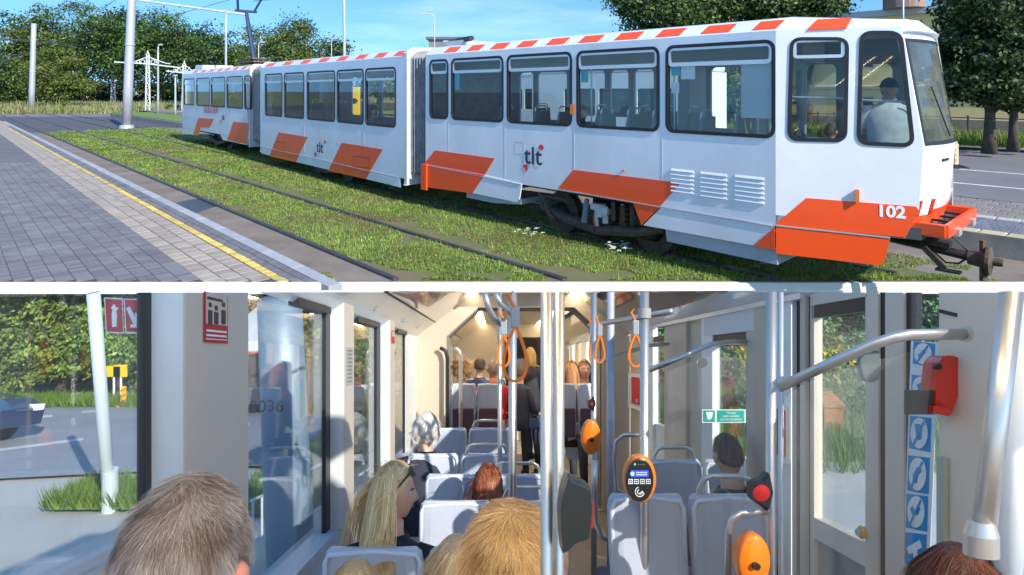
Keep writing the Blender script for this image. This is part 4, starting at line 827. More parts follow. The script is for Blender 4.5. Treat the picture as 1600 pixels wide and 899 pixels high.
ct.location = EW((1412-U0)*27/F, 27, 5.85); MB().lathe([(.80, 0), (.80, 1.2), (.86, 1.25), (.86, 1.5), (.7, 1.55)], n=20).build('shaft', brickmat('red_brick', (.26, .08, .045), (.34, .12, .06), (.22, .17, .14), 6), ct)
fn_ = ething('metal_fence', pt(29.4, -6), 'low dark metal fence along the verge by the yellow building', 'fence', z=KZ+.1)
for i in range(44): MB().bar(fy(-12+i*.7, 0, 0), fy(-12+i*.7, 0, .85), .05, .05).build('post', darkm, fn_)
for z in (.2, .75): MB().bar(fy(-12, 0, z), fy(18.5, 0, z), .03, .04).build('fence_rail', darkm, fn_)
bo = ething('striped_marker_post', gxy(1494, 262), 'cream and orange marker post on a black rubber foot in the road', 'marker post', z=.05); bo.location = EW(*gxy(1494, 263, KZ), KZ)
k = gxy(1494, 263, KZ)[1]/F
MB().lathe([(17*k, 0), (16*k, 2*k), (9*k, 4.5*k), (4*k, 6*k)], n=16).build('foot', rubber, bo); MB().box((-3*k, -1.2*k, 5*k), (3*k, 1.2*k, 38*k)).lathe([(2.2*k, 38*k), (1.2*k, 42*k)], n=8).build('post', mat('marker_cream', (.62, .50, .36), .6), bo)
for z in (10, 18, 26): MB().box((-3.2*k, -1.5*k, z*k), (-.6*k, -1.2*k, (z+5)*k)).build('stripe', mat('marker_orange', (.6, .25, .08), .6), bo)
# ---------------------------------------------------------------- masts, lamps, wires
def mast(u, vb, vt, wpx, label, taper=.8, lean=0, y=None, joint=None, name='overhead_line_mast', cat='mast', top_y=None):
    x0, y0 = gxy(u, vb) if y is None else ((u-U0)*y/F, y); k = y0/F; th = ething(name, (x0, y0), label, cat); h = (vb-vt)*k; r = wpx*k/2
    if y is not None: h = H-(vt-V0)*k
    p = [(lean*k*i/4, 0, h*i/4) for i in range(5)]
    MB().tube(p, [r*(1-(1-taper)*i/4) for i in range(5)], 16).build('shaft', mat('mast_grey', (.46, .47, .52), .5, .3, var=.06), th, smooth=True)
    MB().tube([(0, 0, 0), (0, 0, h*.02)], [r*1.5, r*1.4], 14).build('foot', galv, th)
    if joint: MB().tube([(lean*k*joint, 0, h*joint-.03), (lean*k*joint, 0, h*joint+.06)], r*1.04, 16).build('collar', galv, th)
    return th, k, h
m1, k, h = mast(198, 201, -60, 14, 'thick grey overhead line mast standing on the track grass left of the tram', .8, 10, joint=.5)
MB().tube([(10*k*.8, 0, 202*k), (165*k, 2, 184*k)], 1.6*k, 8).tube([(165*k, 2, 184*k), (165*k, 2, 176*k)], 1.2*k, 6).build('bracket_arm', galv, m1)
mast(49, 174, 37, 8.5, 'grey mast in the meadow at the left, wires tied to it', .8, 4, joint=.45)
mast(539, 0, -40, 5, 'tall slim grey lamp column rising behind the middle car', .8, -2, y=62, name='lamp_column', cat='lamp post')
mast(1411, 0, -40, 3.5, 'slim grey pole rising behind the cab roof', .9, 0, y=24, name='slim_pole', cat='pole')
def street_lamp(u, vb, vt, y, label, arm=16, w_=2.2, side=-1):
    th, k, h = mast(u, vb, vt, w_, label, .7, 0, y=y, name='street_lamp', cat='street lamp')
    MB().tube([(0, 0, h), (side*arm*.3*k, 0, h+3.5*k), (side*arm*k, 0, h+4*k)], .9*k, 6).build('arm', galv, th); MB().box((side*arm*k-4*k, -1*k, h+3*k), (side*arm*k+2*k, 1*k, h+5*k)).build('lamp_head', galv, th)
street_lamp(679, 0, 26, 50, 'street lamp with bent arm above the front bellows', 18); street_lamp(518, 0, 64, 90, 'small bent street lamp left of the slim lamp column', 8, 1.6, 1)
street_lamp(404, 0, 70, 80, 'small street lamp right of the pantograph base', 8, 2, 1); street_lamp(247, 183, 74, 50, 'slim grey street lamp right of the lattice mast', 5, 3.2, 1)
street_lamp(274, 182, 122, 48, 'short grey post with a sign box beside the tail of the tram', 1, 3.4, 1); street_lamp(353, 0, 20, 60, 'white catenary post directly behind the pantograph', 1, 4, 1)
wm = mat('white_lattice', (.66, .66, .64), .6)
def lattice(u, vb, vt, va, wl, wr, label):
    x0, y0 = gxy(u, vb); k = y0/F; th = ething('white_lattice_mast', (x0, y0), label, 'mast', 'ornate white lattice masts'); h = (vb-vt)*k; ha = (vb-va)*k; s0, s1 = 3.6*k, 1.8*k
    b_ = MB()
    for sx in (-1, 1): b_.bar((sx*s0, 0, 0), (sx*s1, 0, h), 1.4*k, 1.4*k)
    b_.build('leg', wm, th); b_ = MB(); n = 11
    for i in range(n):
        z0, z1 = h*i/n, h*(i+1)/n; w0 = s0+(s1-s0)*i/n; w1 = s0+(s1-s0)*(i+1)/n; sg = 1 if i % 2 else -1; b_.bar((sg*w0, 0, z0), (-sg*w1, 0, z1), .8*k, .8*k); b_.bar((-w0, 0, z0), (w0, 0, z0), .8*k, .8*k)
    b_.build('lacing', wm, th)
    for sg, w_ in ((-1, wl), (1, wr)):
        MB().bar((0, 0, ha), (sg*w_*k, 0, ha+(sg < 0)*3*k-(sg > 0)*6*k), 1.8*k, 1.8*k).tube([(0, 0, ha+11*k), (sg*8*k, 0, ha+8*k), (sg*w_*.55*k, 0, ha+1*k), (sg*w_*.7*k, 0, ha)], .8*k, 6).build('cross_arm', wm, th)
        for q, rr in ((8, 3.2), (15, 2.2), (-0, 0)):
            if rr: MB().tube([(sg*q*k+rr*k*math.cos(t), 0, ha+3*k+rr*k*math.sin(t)) for t in np.linspace(0, 2*PI, 13)], .6*k, 5, False).build('scroll_ring', wm, th)
    MB().lathe([(1.6*k, h), (.3*k, h+5*k)], n=8).build('finial', wm, th)
lattice(231, 178, 84, 100, 52, 50, 'taller ornate white lattice mast between thick mast and tram')
lattice(177, 163, 108, 119, 30, 14, 'smaller ornate white lattice mast further off by the park')
lattice(288, 178, 100, 114, 28, 5, 'white lattice mast partly hidden behind the tail of the tram')
def wire(pts, label, r=.9):
    P = []
    for (u, v, y) in pts: P.append(((u-U0)*y/F, y, H-(v-V0)*y/F))
    rr = [r*p[1]/F/2 for p in P]; b_ = MB().tube(P, rr, 5, False); o = b_.build('overhead_wire', mat('wire', (.12, .12, .13), .6), origin=P[0]); eobj(o, label, 'wire')
wire([(-20, 64, 60), (35, 62.5, 65), (100, 68, 80), (130, 72, 90)], 'upper double wire crossing the park trees left of the thick mast', 1.1)
wire([(-20, 60, 62), (52, 66, 68), (125, 75, 88)], 'lower double wire crossing the park trees left of the thick mast', 1.1)
wire([(-20, 60, 60), (0, 55, 62), (53, 40, 72)], 'wire rising to the top of the grey meadow mast')
wire([(-20, 84, 50), (22, 85.5, 55), (48, 87.5, 66)], 'lowest short wire ending at the grey meadow mast')
wire([(90, 14, 60), (112, -6, 50)], 'short slanting wire over the yellowish tall tree'); wire([(160, 13, 70), (190, -6, 60)], 'short slanting wire over the tallest park tree')
wire([(-20, 118, 40), (8, 95, 50), (52, 82, 68)], 'slack dark wire at the far left edge')
wire([(270, 25, 40), (330, 8, 36), (380, -6, 32)], 'wire slanting up past the bracket arm to the pantograph')
wire([(396, 2, 28), (440, -2, 26), (470, -8, 25)], 'contact wire above the pantograph bow', 1.2)
# small brick house behind the front bellows
k = 70/F; hb = ething('red_brick_house', ((697-U0)*k, 70), 'small red brick house end above the tram roof by the front bellows', 'building'); x0 = 27*k
MB().box((-x0, 0, 0), (x0, 6, H+(140-62)*k)).build('wall', MATS['red_brick'], hb); MB().box((-x0-.3, -.3, H+(140-62)*k), (x0+.3, 6.3, H+(140-58)*k)).build('roof', MATS['roof_tin'], hb)
MB().box((-4*k, -.1, H+66*k), (4*k, 0, H+77*k)).build('white_panel', whitewall, hb)
# ---------------------------------------------------------------- cars
def car(name, label, loc, rot, col, sc=1.0, L=4.3, suv=False, group=None, cat='car'):
    th = empty(name, loc, label, cat, group, (0, 0, rot), sc); hh = 1.65 if suv else 1.45; wd_ = .88
    low = [(-L/2, .35), (-L/2+.02, .75), (-L/2+.2, .92), (-L*.18, .95), (L*.22, .93), (L*.42, .80), (L/2, .62), (L/2, .32), (L*.38, .24), (-L*.4, .24)]
    cm = mat('car_'+col[0], col[1], .25, .3, coat=1)
    MB().loft([[(x*f, y, .24+(z-.24)*g) for x, z in low] for y, f, g in ((-wd_, .97, .93), (-wd_+.08, 1, 1), (0, 1.01, 1.03), (wd_-.08, 1, 1), (wd_, .97, .93))]).build('body', cm, th, bevel=.03)
    cab = [(-L*.40, .90), (-L*.30, hh-.05), (-L*.22, hh), (L*.04, hh), (L*.24, .92)]
    MB().loft([[(x*f, y, z) for x, z in cab] for y, f in ((-.74, 1), (-.60, .92))][:0] or [[(x, y*(1 if z < 1 else .80), z) for x, z in cab] for y in (-.80, .80)]).build('cabin_glass', mat('car_glass', (.02, .025, .03), .08), th)
    MB().loft([[(x, y, z) for x, z in ((-L*.31, hh-.04), (-L*.22, hh+.015), (L*.04, hh+.015), (L*.08, hh-.05))] for y in (-.65, .65)]).build('roof', cm, th, bevel=.01)
    for x in (-L*.02, -L*.2): 
        for s_ in (-1, 1): MB().bar((x, s_*.80, .92), (x-.03, s_*.655, hh-.02), .06, .03).build('door_pillar', cm, th)
    for x in (-L*.31, L*.31):
        for s_ in (-1, 1):
            t_ = MB().lathe([(.24, 0), (.32, .02), (.33, .1), (.32, .18), (.24, .2)], (x, s_*.80-.10, .33), 22, 'y').build('tyre', rubber, th)
            MB().lathe([(.05, 0), (.22, .0), (.22, .03), (.1, .035)], (x, s_*.80-(.115 if s_ < 0 else -.085), .33), 14, 'y').build('rim', alu, t_)
    for s_ in (-1, 1):
        MB().box((L/2-.1, s_*.62-.14, .58), (L/2+.012, s_*.62+.14, .70)).build('headlight', mat('head_lamp', (.8, .82, .85), .1), th); MB().box((-L/2-.012, s_*.66-.12, .68), (-L/2+.1, s_*.66+.12, .80)).build('tail_lamp', MATS['red_lamp'], th)
    return th
car('white_suv', 'white estate car seen through the third window of the middle car', EW(*gxy(512, 206), 0), R(185), ('white', (.72, .74, .76)), SC*1.0, suv=True)
# yellow kiosk machine and white buses seen through the windows
k = gxy(553, 208)[1]/F; ko = ething('yellow_kiosk', gxy(553, 208), 'yellow information column seen through the middle car windows', 'kiosk')
MB().box((-11*k, 0, 0), (9*k, 6*k, 72*k)).build('body', mat('kiosk_yellow', (.72, .45, .02), .5), ko, bevel=.05); MB().lathe([(7*k, 0), (7*k, .02)], (-1*k, -.03, 50*k), 16, 'y', .6).build('badge', rubber, ko)
def bus(xy, rot, label, L=11, sc=SC):
    th = empty('white_bus', EW(*xy, KZ), label, 'bus', 'white buses on the road behind the tram', (0, 0, rot), sc); wd_ = 1.2
    hs_ = [rrect(-L/2+.3+i*1.5, 1.1, -L/2+1.65+i*1.5, 2.0, .08) for i in range(int((L-.4)/1.5))]
    for s_ in (-1, 1):
        MB().plate([(-L/2, .35), (L/2, .35), (L/2, 2.5), (-L/2, 2.5)], hs_, lambda a, b_, t, s_=s_: (a, s_*(wd_-t), b_), .04).build('side', mat('bus_white', (.72, .74, .75), .35), th)
        for hh in hs_: MB().plate(hh, [], lambda a, b_, t, s_=s_: (a, s_*(wd_-.02-t), b_), .01).build('window', MATS['car_glass'], th)
    MB().box((-L/2, -wd_, 2.5), (L/2, wd_, 2.75)).build('roof', MATS['bus_white'], th, bevel=.08); MB().box((L/2-.02, -wd_, .35), (L/2+.02, wd_, 1.0)).box((-L/2-.02, -wd_, .35), (-L/2+.02, wd_, 2.5)).build('end_panel', MATS['bus_white'], th); MB().box((L/2-.01, -wd_+.1, 1.0), (L/2+.03, wd_-.1, 2.45)).build('windscreen', MATS['car_glass'], th)
    for x in (-L*.28, L*.3):
        for s_ in (-1, 1): MB().lathe([(.3, 0), (.42, .03), (.42, .2), (.3, .23)], (x, s_*1.05-.1, .42), 18, 'y').build('wheel', rubber, th)
bus(pt(16.8, 12.4), math.atan2(cs, -sn), 'white bus seen through the front car windows', 6.2); bus(pt(20, 22), math.atan2(cs, -sn), 'second white bus further back behind the tram', 9)
# ---------------------------------------------------------------- people
skinm = {}
def skin_mat(c):
    k = 'skin_%d' % int(c[0]*1000)
    return mat(k, c, .5, var=.05, vscale=12, bump=.05, bscale=90)
HZ = .765       # head centre above the seat
def head_r(th, ph, ear=True):
    """head surface about the head centre; th azimuth (0 = face), ph elevation"""
    d = Vector((math.sin(th)*math.cos(ph), math.cos(th)*math.cos(ph), math.sin(ph)))
    rx, ry, rz = .076, .098, .118
    if d.y > 0: ry = .094
    if ph < 0: rx *= 1-.20*min(1, -ph/1.1); 
    r = 1/math.sqrt((d.x/rx)**2+(d.y/ry)**2+(d.z/rz)**2)
    a = abs(math.atan2(math.sin(th), math.cos(th)))
    g = lambda x, s: math.exp(-(x/s)**2)
    r += .022*g(a, .16)*g(ph+.22, .16)+.010*g(a, .12)*g(ph+.05, .2)      # nose and bridge
    r += .006*g(a, .28)*g(ph+.56, .08)+.005*g(a, .35)*g(ph+.9, .2)       # lips, chin
    r -= .008*g(a-.36, .16)*g(ph-.0, .11)                                  # eye sockets
    if d.y < 0 and ph < -.5: r *= 1-.10*g(a-PI, .9)
    return d*r
def person(label, loc, rot=(0, 0, 0), sc=1.0, cloth=(.05, .05, .06), skin=(.55, .30, .21), hair=None, group=None, hz=0, collar=None, arms='down', standing=False, wide=1.0, turn=0.0, cap=None, trousers=(.04, .045, .06), bodyparts=True, glasses=False):
    th = empty('person', loc, label, 'person', group, rot, sc); sm = skin_mat(skin); T = Matrix.Rotation(turn, 3, 'Z')
    hc = Vector((0, .015, HZ))
    n = 40; rings = []
    prof = [(0, .15, .11, 0), (.15, .145, .105, 0), (.3, .16, .11, 0), (.43, .175, .11, -.01), (.52, .165, .095, -.012), (.565, .12, .08, -.01), (.59, .072, .068, -.005), (.62, .058, .060, 0), (.66, .055, .058, .003)]
    for z, a, b_, oy in prof: rings.append([(math.sin(2*PI*k/n)*a*wide, oy+math.cos(2*PI*k/n)*b_, z) for k in range(n)])
    for i in range(26):
        ph = -1.02+i*(PI/2-.02+1.02)/25; rings.append([tuple(hc+T @ head_r(2*PI*k/n, ph)) for k in range(n)])
    MB().loft(rings).build('body', sm, th, smooth=True)
    for s_ in (-1, 1):      # ears
        e = MB()
        er = [(Vector((s_*.001, -.028, .028)), .010), (Vector((s_*.010, -.034, .018)), .016), (Vector((s_*.014, -.030, -.002)), .016), (Vector((s_*.010, -.018, -.022)), .011), (Vector((s_*.002, -.008, -.034)), .005)]
        e.tube([hc+T @ (Vector((s_*.073, .012, -.006))+p) for p, r_ in er], [r_ for p, r_ in er], 10, flat=.45); e.build('ear', sm, th, smooth=True)
    if math.cos(turn+rot[2]) < .9 or abs(turn) > .3:
        for s_ in (-1, 1):
            ec = head_r(s_*.36, .0); MB().lathe([(.003, -.011), (.011, -.006), (.0135, 0), (.011, .006), (.003, .011)], tuple(hc+T @ (ec*.935)), 12).build('eye', mat('eye_white', (.6, .58, .56), .3), th, smooth=True)
            MB().lathe([(.002, -.004), (.005, 0), (.002, .004)], tuple(hc+T @ (ec*1.055)), 10).build('iris', mat('iris', (.03, .025, .02), .3), th)
            MB().tube([hc+T @ (head_r(s_*.16, .16)*1.012), hc+T @ (head_r(s_*.36, .20)*1.014), hc+T @ (head_r(s_*.56, .15)*1.01)], [.002, .0035, .0015], 6).build('eyebrow', mat('brow', (.06, .035, .02), .8), th)
        MB().tube([hc+T @ (head_r(a, -.54)*1.0) for a in (-.22, -.1, 0, .1, .22)], [.001, .004, .0045, .004, .001], 6).build('lips', mat('lips', (.42, .12, .10), .4), th)
    if bodyparts:
        cmn = 'cloth_%d_%d_%d' % tuple(int(x*1000) for x in cloth); cm = mat(cmn, cloth, .8, var=.18, vscale=9, bump=.35, bscale=14)
        cr = []
        for z, a, b_, oy in [(-.02, .175, .135, 0), (.15, .165, .125, 0), (.3, .18, .128, 0), (.43, .20, .128, -.01), (.52, .19, .112, -.012), (.565, .15, .095, -.01), (.59, .095, .085, -.005), (.615, .076, .076, 0), (.60, .066, .068, 0)]:
            cr.append([(math.sin(2*PI*k/28)*a*wide*(1+.015*math.sin(k*5+z*30)), oy+math.cos(2*PI*k/28)*b_*(1+.02*math.sin(k*3+z*40)), z) for k in range(28)])
        MB().loft(cr).build('top', cm, th, smooth=True)
        for s_ in (-1, 1):
            sh = Vector((s_*.175*wide, -.01, .525)); 
            if arms == 'down': el, wr = Vector((s_*.245*wide, .02, .26)), Vector((s_*.17, .24, .20))
            elif arms == 'face' and s_ > 0: el, wr = Vector((.30, .16, .46)), Vector((.12, .13, .70))
            elif arms == 'fold': el, wr = Vector((s_*.25*wide, .03, .26)), Vector((s_*-.02, .20, .30))
            else: el, wr = Vector((s_*.245*wide, .02, .26)), Vector((s_*.17, .24, .20))
            MB().tube([sh+Vector((-s_*.05, 0, .01)), sh, sh.lerp(el, .5), el, el.lerp(wr, .5), wr.lerp(el, .12)], [.05, .062, .055, .047, .042, .033], 14).build('sleeve', cm, th, smooth=True)
            hand(th, wr, (wr-el).normalized(), sm, s_)
        tm = mat('trousers_%d' % int(trousers[2]*1000), trousers, .85)
        for s_ in (-1, 1):
            if standing: q = [(s_*.09, 0, .02), (s_*.10, .01, -.40), (s_*.10, -.01, -.80)]; ft = Vector((s_*.10, -.01, -.84))
            else: q = [(s_*.09, 0, .05), (s_*.10, .22, .06), (s_*.10, .42, .05), (s_*.10, .43, -.08), (s_*.10, .42, -.38)]; ft = Vector((s_*.10, .42, -.42))
            MB().tube(q, [.085, .07, .045] if standing else [.085, .08, .062, .055, .042], 12).build('trouser_leg', tm, th, smooth=True)
            MB().loft([[(ft.x-.035, ft.y-.06, ft.z+z), (ft.x+.035, ft.y-.06, ft.z+z), (ft.x+.045*f, ft.y+.12*f, ft.z+z), (ft.x, ft.y+.17*f, ft.z+z), (ft.x-.045*f, ft.y+.12*f, ft.z+z)] for z, f in ((-.03, 1), (.02, .95), (.06, .5))]).build('shoe', rubber, th, bevel=.01)
    if cap:
        capm = mat('cap_cloth', (.02, .025, .04), .8)
        MB().loft([[tuple(hc+T @ (head_r(2*PI*k/24, ph)*(1.09 if ph < 1.2 else 1.07))) for k in range(24)] for ph in (.12, .3, .6, .9, 1.2, 1.5)]).build('cap', capm, th, smooth=True)
        MB().loft([[tuple(hc+T @ Vector((x, .085+.075*math.cos(x*14), .024-.5*x*x+dz))) for x in np.linspace(-.075, .075, 9)]+[tuple(hc+T @ Vector((x, .06, .03-.5*x*x+dz))) for x in np.linspace(.075, -.075, 9)] for dz in (0, .006)]).build('cap_peak', capm, th)
    elif hair: do_hair(th, hc, T, **hair)
    return th
def hand(th, wr, d, sm, s_):
    """palm, four fingers of different lengths slightly curled, thumb from the side"""
    d = Vector(d); side = d.cross(Vector((0, 0, 1)));
    if side.length < .1: side = Vector((1, 0, 0))
    side.normalize(); nrm = side.cross(d).normalized(); b_ = MB(); pc = wr+d*.045
    b_.loft([[wr+d*t+side*x+nrm*y for x, y in ((-w_, -h_), (w_, -h_), (w_*1.1, 0), (w_, h_), (-w_, h_), (-w_*1.1, 0))] for t, w_, h_ in ((-.02, .024, .018), (.02, .034, .014), (.06, .040, .013), (.085, .038, .011))])
    for i, L in enumerate((.066, .076, .070, .055)):
        o_ = (i-1.5)*.0205; p0 = wr+d*.075+side*o_; b_.tube([p0, p0+d*L*.45-nrm*.004, p0+d*L*.78-nrm*.018, p0+d*L*.9-nrm*.034], [.009, .0085, .008, .006], 8)
    p0 = wr+d*.02+side*s_*.03; b_.tube([p0, p0+side*s_*.022+d*.025, p0+side*s_*.03+d*.055-nrm*.01], [.012, .0105, .008], 8)
    b_.build('hand', sm, th, smooth=True)
def do_hair(th, hc, T, col=(.2, .12, .06), style='short', n=3000, length=.035, wd_=.0010, col2=None, lift=.3, bald=0.0, line=.18, neck=-.55, fall=.3, part=0.0, side_col=None, vol=0.0, seed=3):
    """scalp shell plus thousands of strands"""
    r_ = np.random.default_rng(seed); cols = np.array(col); c2 = np.array(col2 if col2 is not None else col)
    def hairline(a):      # lowest elevation of hair at azimuth a (0 face, pi nape)
        a = abs(math.atan2(math.sin(a), math.cos(a))); return float(np.interp(a, [0, .7, 1.15, 1.45, 1.8, 2.3, PI], [.62, .55, .28, -.10, line-.30, neck+.05, neck]))
    hm = mat('hair', (1, 1, 1), .42, attr='tint', spec=.35); nn = 40; rings = []
    for i in range(16):
        f = i/15; ring = []
        for k in range(nn):
            a = 2*PI*k/nn; lo = hairline(a); ph = lo+(PI/2-.01-lo)*f; ring.append(tuple(hc+T @ (head_r(a, ph, False)*(1.008+(.004+(.14*vol if style == 'long' else 0))*min(1, f*4)))))
        rings.append(ring)
    mb = MB(); mb.loft(rings); o = mb.build('hair_base', hm, th, smooth=True); at = o.data.color_attributes.new('tint', 'FLOAT_COLOR', 'POINT'); cc = np.ones((len(o.data.vertices), 4), np.float32); cc[:, :3] = (cols*.5+c2*.5)*.8
    at.data.foreach_set('color', cc.reshape(-1))
    K = 5 if style == 'short' else 12; P = np.zeros((n, K, 3)); D = np.zeros((n, K, 3)); CO = np.zeros((n, 3)); m_ = 0
    crown = Vector((.012, -.035, .115)).normalized()
    while m_ < n:
        a = r_.uniform(0, 2*PI); z = r_.uniform(-.6, 1) if r_.random() < .85 else r_.uniform(.6, 1); ph = math.asin(z)
        if ph < hairline(a): continue
        if style == 'long' and ph < -.2: continue
        base = head_r(a, ph, False)*(1.012+(.14*vol if style == 'long' else 0)); nrm = base.normalized(); tang = (base.normalized()-crown*base.normalized().dot(crown)); 
        if tang.length < .05: tang = Vector((r_.normal(), r_.normal(), 0))
        rc = math.exp(-(tang.length/.42)**2)*1.1; tang = tang.normalized()+Vector((r_.normal(), r_.normal(), r_.normal()))*rc; tang = (tang-nrm*tang.dot(nrm)).normalized()
        cl = noise.noise(Vector((base.x*38, base.y*38, base.z*26+seed))); sw = noise.noise(Vector((base.x*22+9, base.y*22, base.z*16+seed)))
        swirl = nrm.cross(tang); dirn = (tang+swirl*(.55*sw+.25+r_.normal()*.09)+Vector((0, 0, -1))*fall).normalized()
        fz = (base.z/.12+1)/2
        if style == 'short':
            L = length*(.35+.75*max(0, fz))*(1+.4*cl)*r_.uniform(.7, 1.25); lf = lift*(.5+fz)*(1+cl)
            for k in range(K):
                t = k/(K-1); p = base+dirn*L*t+nrm*(L*lf*t*(1-.45*t)); 
                P[m_, k] = hc+T @ p
        else:
            L = length*r_.uniform(.8, 1.1); p = Vector(base); v_ = dirn.copy(); pr = 0 
            out_ = Vector((base.x, base.y*.8-.02, 0)).normalized()
            for k in range(K):
                P[m_, k] = hc+T @ p; st = L/(K-1)
                v_ = (v_*.62+Vector((out_.x*.04+cl*.08*(k/K), out_.y*.04+sw*.08*(k/K), -.75))*.5).normalized(); p = p+v_*st
                aa = math.atan2(p.x, p.y)
                if abs(aa) < 1.42 and p.z < .085:
                    na = math.copysign(1.44, aa); hh_ = math.hypot(p.x, p.y); p = Vector((hh_*math.sin(na), hh_*math.cos(na), p.z))
                # keep off the head and the shoulders
                q = p.copy(); 
                if q.length > 1e-6:
                    aa, pp = math.atan2(q.x, q.y), math.asin(max(-1, min(1, q.z/q.length))); rr = head_r(aa, max(pp, -.75), False).length*(1.05+.05*r_.random()+vol)
                    if q.length < rr: p = q.normalized()*rr
                gz = p.z+HZ
                if gz < .62:
                    sw_ = .20*max(0.0, min(1, (.62-gz)/.12))*.40+.072; hx = math.hypot(p.x/1.5, p.y)
                    if hx < sw_+.02 : f = (sw_+.02)/max(hx, .01); p = Vector((p.x*min(f, 1.5), p.y*f, p.z))
        f = min(1, max(0, .5+cl*.9+r_.normal()*.22)); base_c = cols*(1-f)+c2*f
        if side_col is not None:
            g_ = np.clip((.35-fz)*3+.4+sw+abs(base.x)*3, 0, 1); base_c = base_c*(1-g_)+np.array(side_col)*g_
        CO[m_] = base_c*r_.uniform(.6, 1.45); m_ += 1
    dP = np.gradient(P, axis=1); dP /= np.linalg.norm(dP, axis=2)[:, :, None]+1e-9
    rv = r_.normal(size=(n, 1, 3)); c_ = np.array(tuple(hc)); nrm = P-c_; Wv = np.cross(dP, nrm+rv*.03); Wv /= np.linalg.norm(Wv, axis=2)[:, :, None]+1e-9
    tp = np.linspace(1, .25, K) if style == 'short' else np.concatenate([np.ones(K-3), [.8, .55, .2]])
    strips_np('hair', P, Wv*(wd_/2)*tp[None, :, None]*r_.uniform(.7, 1.4, (n, 1, 1)), CO, hm, th)
# passengers of the street tram (figures stand in street units)
def eperson(label, sec, a, d, z, face, **k):
    q = sec.P(a, d, z); return person(label, EW(q.x, q.y, q.z), (0, 0, face), SC, **k)
fb = math.atan2(-S1.n.x, S1.n.y)
person('man in a pale blue shirt and dark cap in the cab, seen from behind', EW(*SN.P(npx(1394, 160)[0], .50, 1.53)), (0, 0, fb+.5), SC*.98, cloth=(.60, .64, .72), cap=True, standing=False, arms='fold', wide=1.28, turn=.6, skin=(.45, .24, .17))
person('dark haired passenger resting a hand on the face at the third window', EW(*S1.P(S1.a(878), .42, 1.16)), (0, 0, math.atan2(S1.e.x, -S1.e.y)+.2), SC*.98, cloth=(.02, .03, .025), hair=dict(col=(.03, .02, .015), style='short', n=600, wd_=.003), arms='face', skin=(.50, .28, .19))
person('passenger with brown hair and round face behind the third window, left seat', EW(*S1.P(S1.a(808), 1.3, 1.16)), (0, 0, math.atan2(S1.e.x, -S1.e.y)), SC*.95, cloth=(.10, .05, .05), hair=dict(col=(.06, .03, .02), style='short', n=600, wd_=.003))
person('grey clad passenger leaning at the fourth window of the middle car', EW(*S2.P(S2.a(556), .45, 1.05)), (0, 0, math.atan2(S2.e.x, -S2.e.y)), SC*.95, cloth=(.26, .27, .28), hair=dict(col=(.06, .05, .04), style='short', n=600, wd_=.003))
person('passenger in grey behind the second window of the cab section', EW(*SN.P(npx(1292, 160)[0], 1.2, 1.05)), (0, 0, fb), SC*.9, cloth=(.22, .22, .23), hair=dict(col=(.10, .08, .06), style='short', n=500, wd_=.003))
# ================================================================ PART TWO: inside a modern tram running down a slope
# written as X (right), Y (along the car), Z (up from the eye); the car's floor falls away with KY
UI, VI = 775.0, 562.0
KX, KY = (UI-U0)/F, (VI-V0)/F
def I(v): return Vector((v[0]+KX*v[1], v[1], v[2]-KY*v[1]))
def ip(u, v, Y): return ((u-UI)*Y/F, Y, (VI-v)*Y/F)
TOP = (VI-457)/F                 # the car is shown open above this rising section
PITCH = -math.atan(KY)
WL, WR, ZF = -.92, 1.55, -1.75
class IB(MB):
    def __init__(s): super().__init__(I)
def ithing(name, base, label, cat, group=None):
    e_ = empty(name, I(base), label, cat, group); e_['b'] = 0; BASES[e_] = I(base); return e_
BASES = {}
def B_(mb, name, m, th, **k):
    r_ = th
    while r_.parent: r_ = r_.parent
    return mb.build(name, m, th, origin=BASES[r_], **k)
def top(Y): return TOP*Y-.0005
cream = mat('cream_panel', (.60, .52, .42), .5, var=.03, vscale=2); cream2 = mat('warm_panel', (.58, .50, .38), .45, var=.03)
palew = mat('pale_panel', (.66, .70, .71), .45, var=.03); whitep = mat('white_panel', (.85, .86, .82), .4, var=.02)
darkf = mat('dark_frame', (.02, .022, .025), .45); plast = mat('seat_plastic', (.46, .50, .58), .38, var=.05, vscale=3, coat=.2); plast2 = mat('seat_plastic_light', (.64, .69, .76), .35, coat=.2)
purple = mat('purple_fabric', (.10, .06, .085), .9, col2=(.15, .09, .12), vscale=40, detail=2); floori = mat('interior_floor', (.16, .13, .10), .6, var=.15, vscale=20)
orp = mat('orange_plastic_bright', (.85, .20, .012), .35, coat=.3); blackp = mat('black_plastic', (.02, .022, .024), .35)
def wall_L(Y): return WL
# ---- left wall: posts, header, sill, panes
lw = ithing('left_side_wall', (WL, .4, ZF), 'left side wall of the tram interior with tall windows and cream posts', 'wall')
def yl(u): return F*(-WL)/(UI-u)
def yr(u, X=WR): return F*X/(u-UI)
SILL = -.97
def lbox(Y0, Y1, z0, z1, x0, x1, name, m, par=None, tops=False, **k):
    b_ = IB(); vs = []
    for Y in (Y0, Y1):
        t = top(Y) if z1 is None else z1; vs.append([(x0, Y, z0), (x1, Y, z0), (x1, Y, t), (x0, Y, t)])
    b_.loft(vs); return B_(b_, name, m, par or lw, **k)
def head(Y): return min(top(Y), .25)
lbox(.35, 1.92, SILL, -.47, WL-.06, WL+.008, 'lower_panel', mat('lower_panel_grey', (.46, .50, .54), .55, var=.05)); lbox(.35, 1.92, -.47, -.445, WL-.08, WL+.012, 'sill', mat('sill_blue', (.42, .48, .56), .4))
lbox(.35, 7.0, ZF, SILL, WL-.10, WL+.02, 'lower_panel', mat('lower_panel_grey', (.46, .50, .54), .55, var=.05))
lbox(.35, 7.0, SILL, SILL+.035, WL-.10, WL+.05, 'sill', mat('sill_blue', (.42, .48, .56), .4))
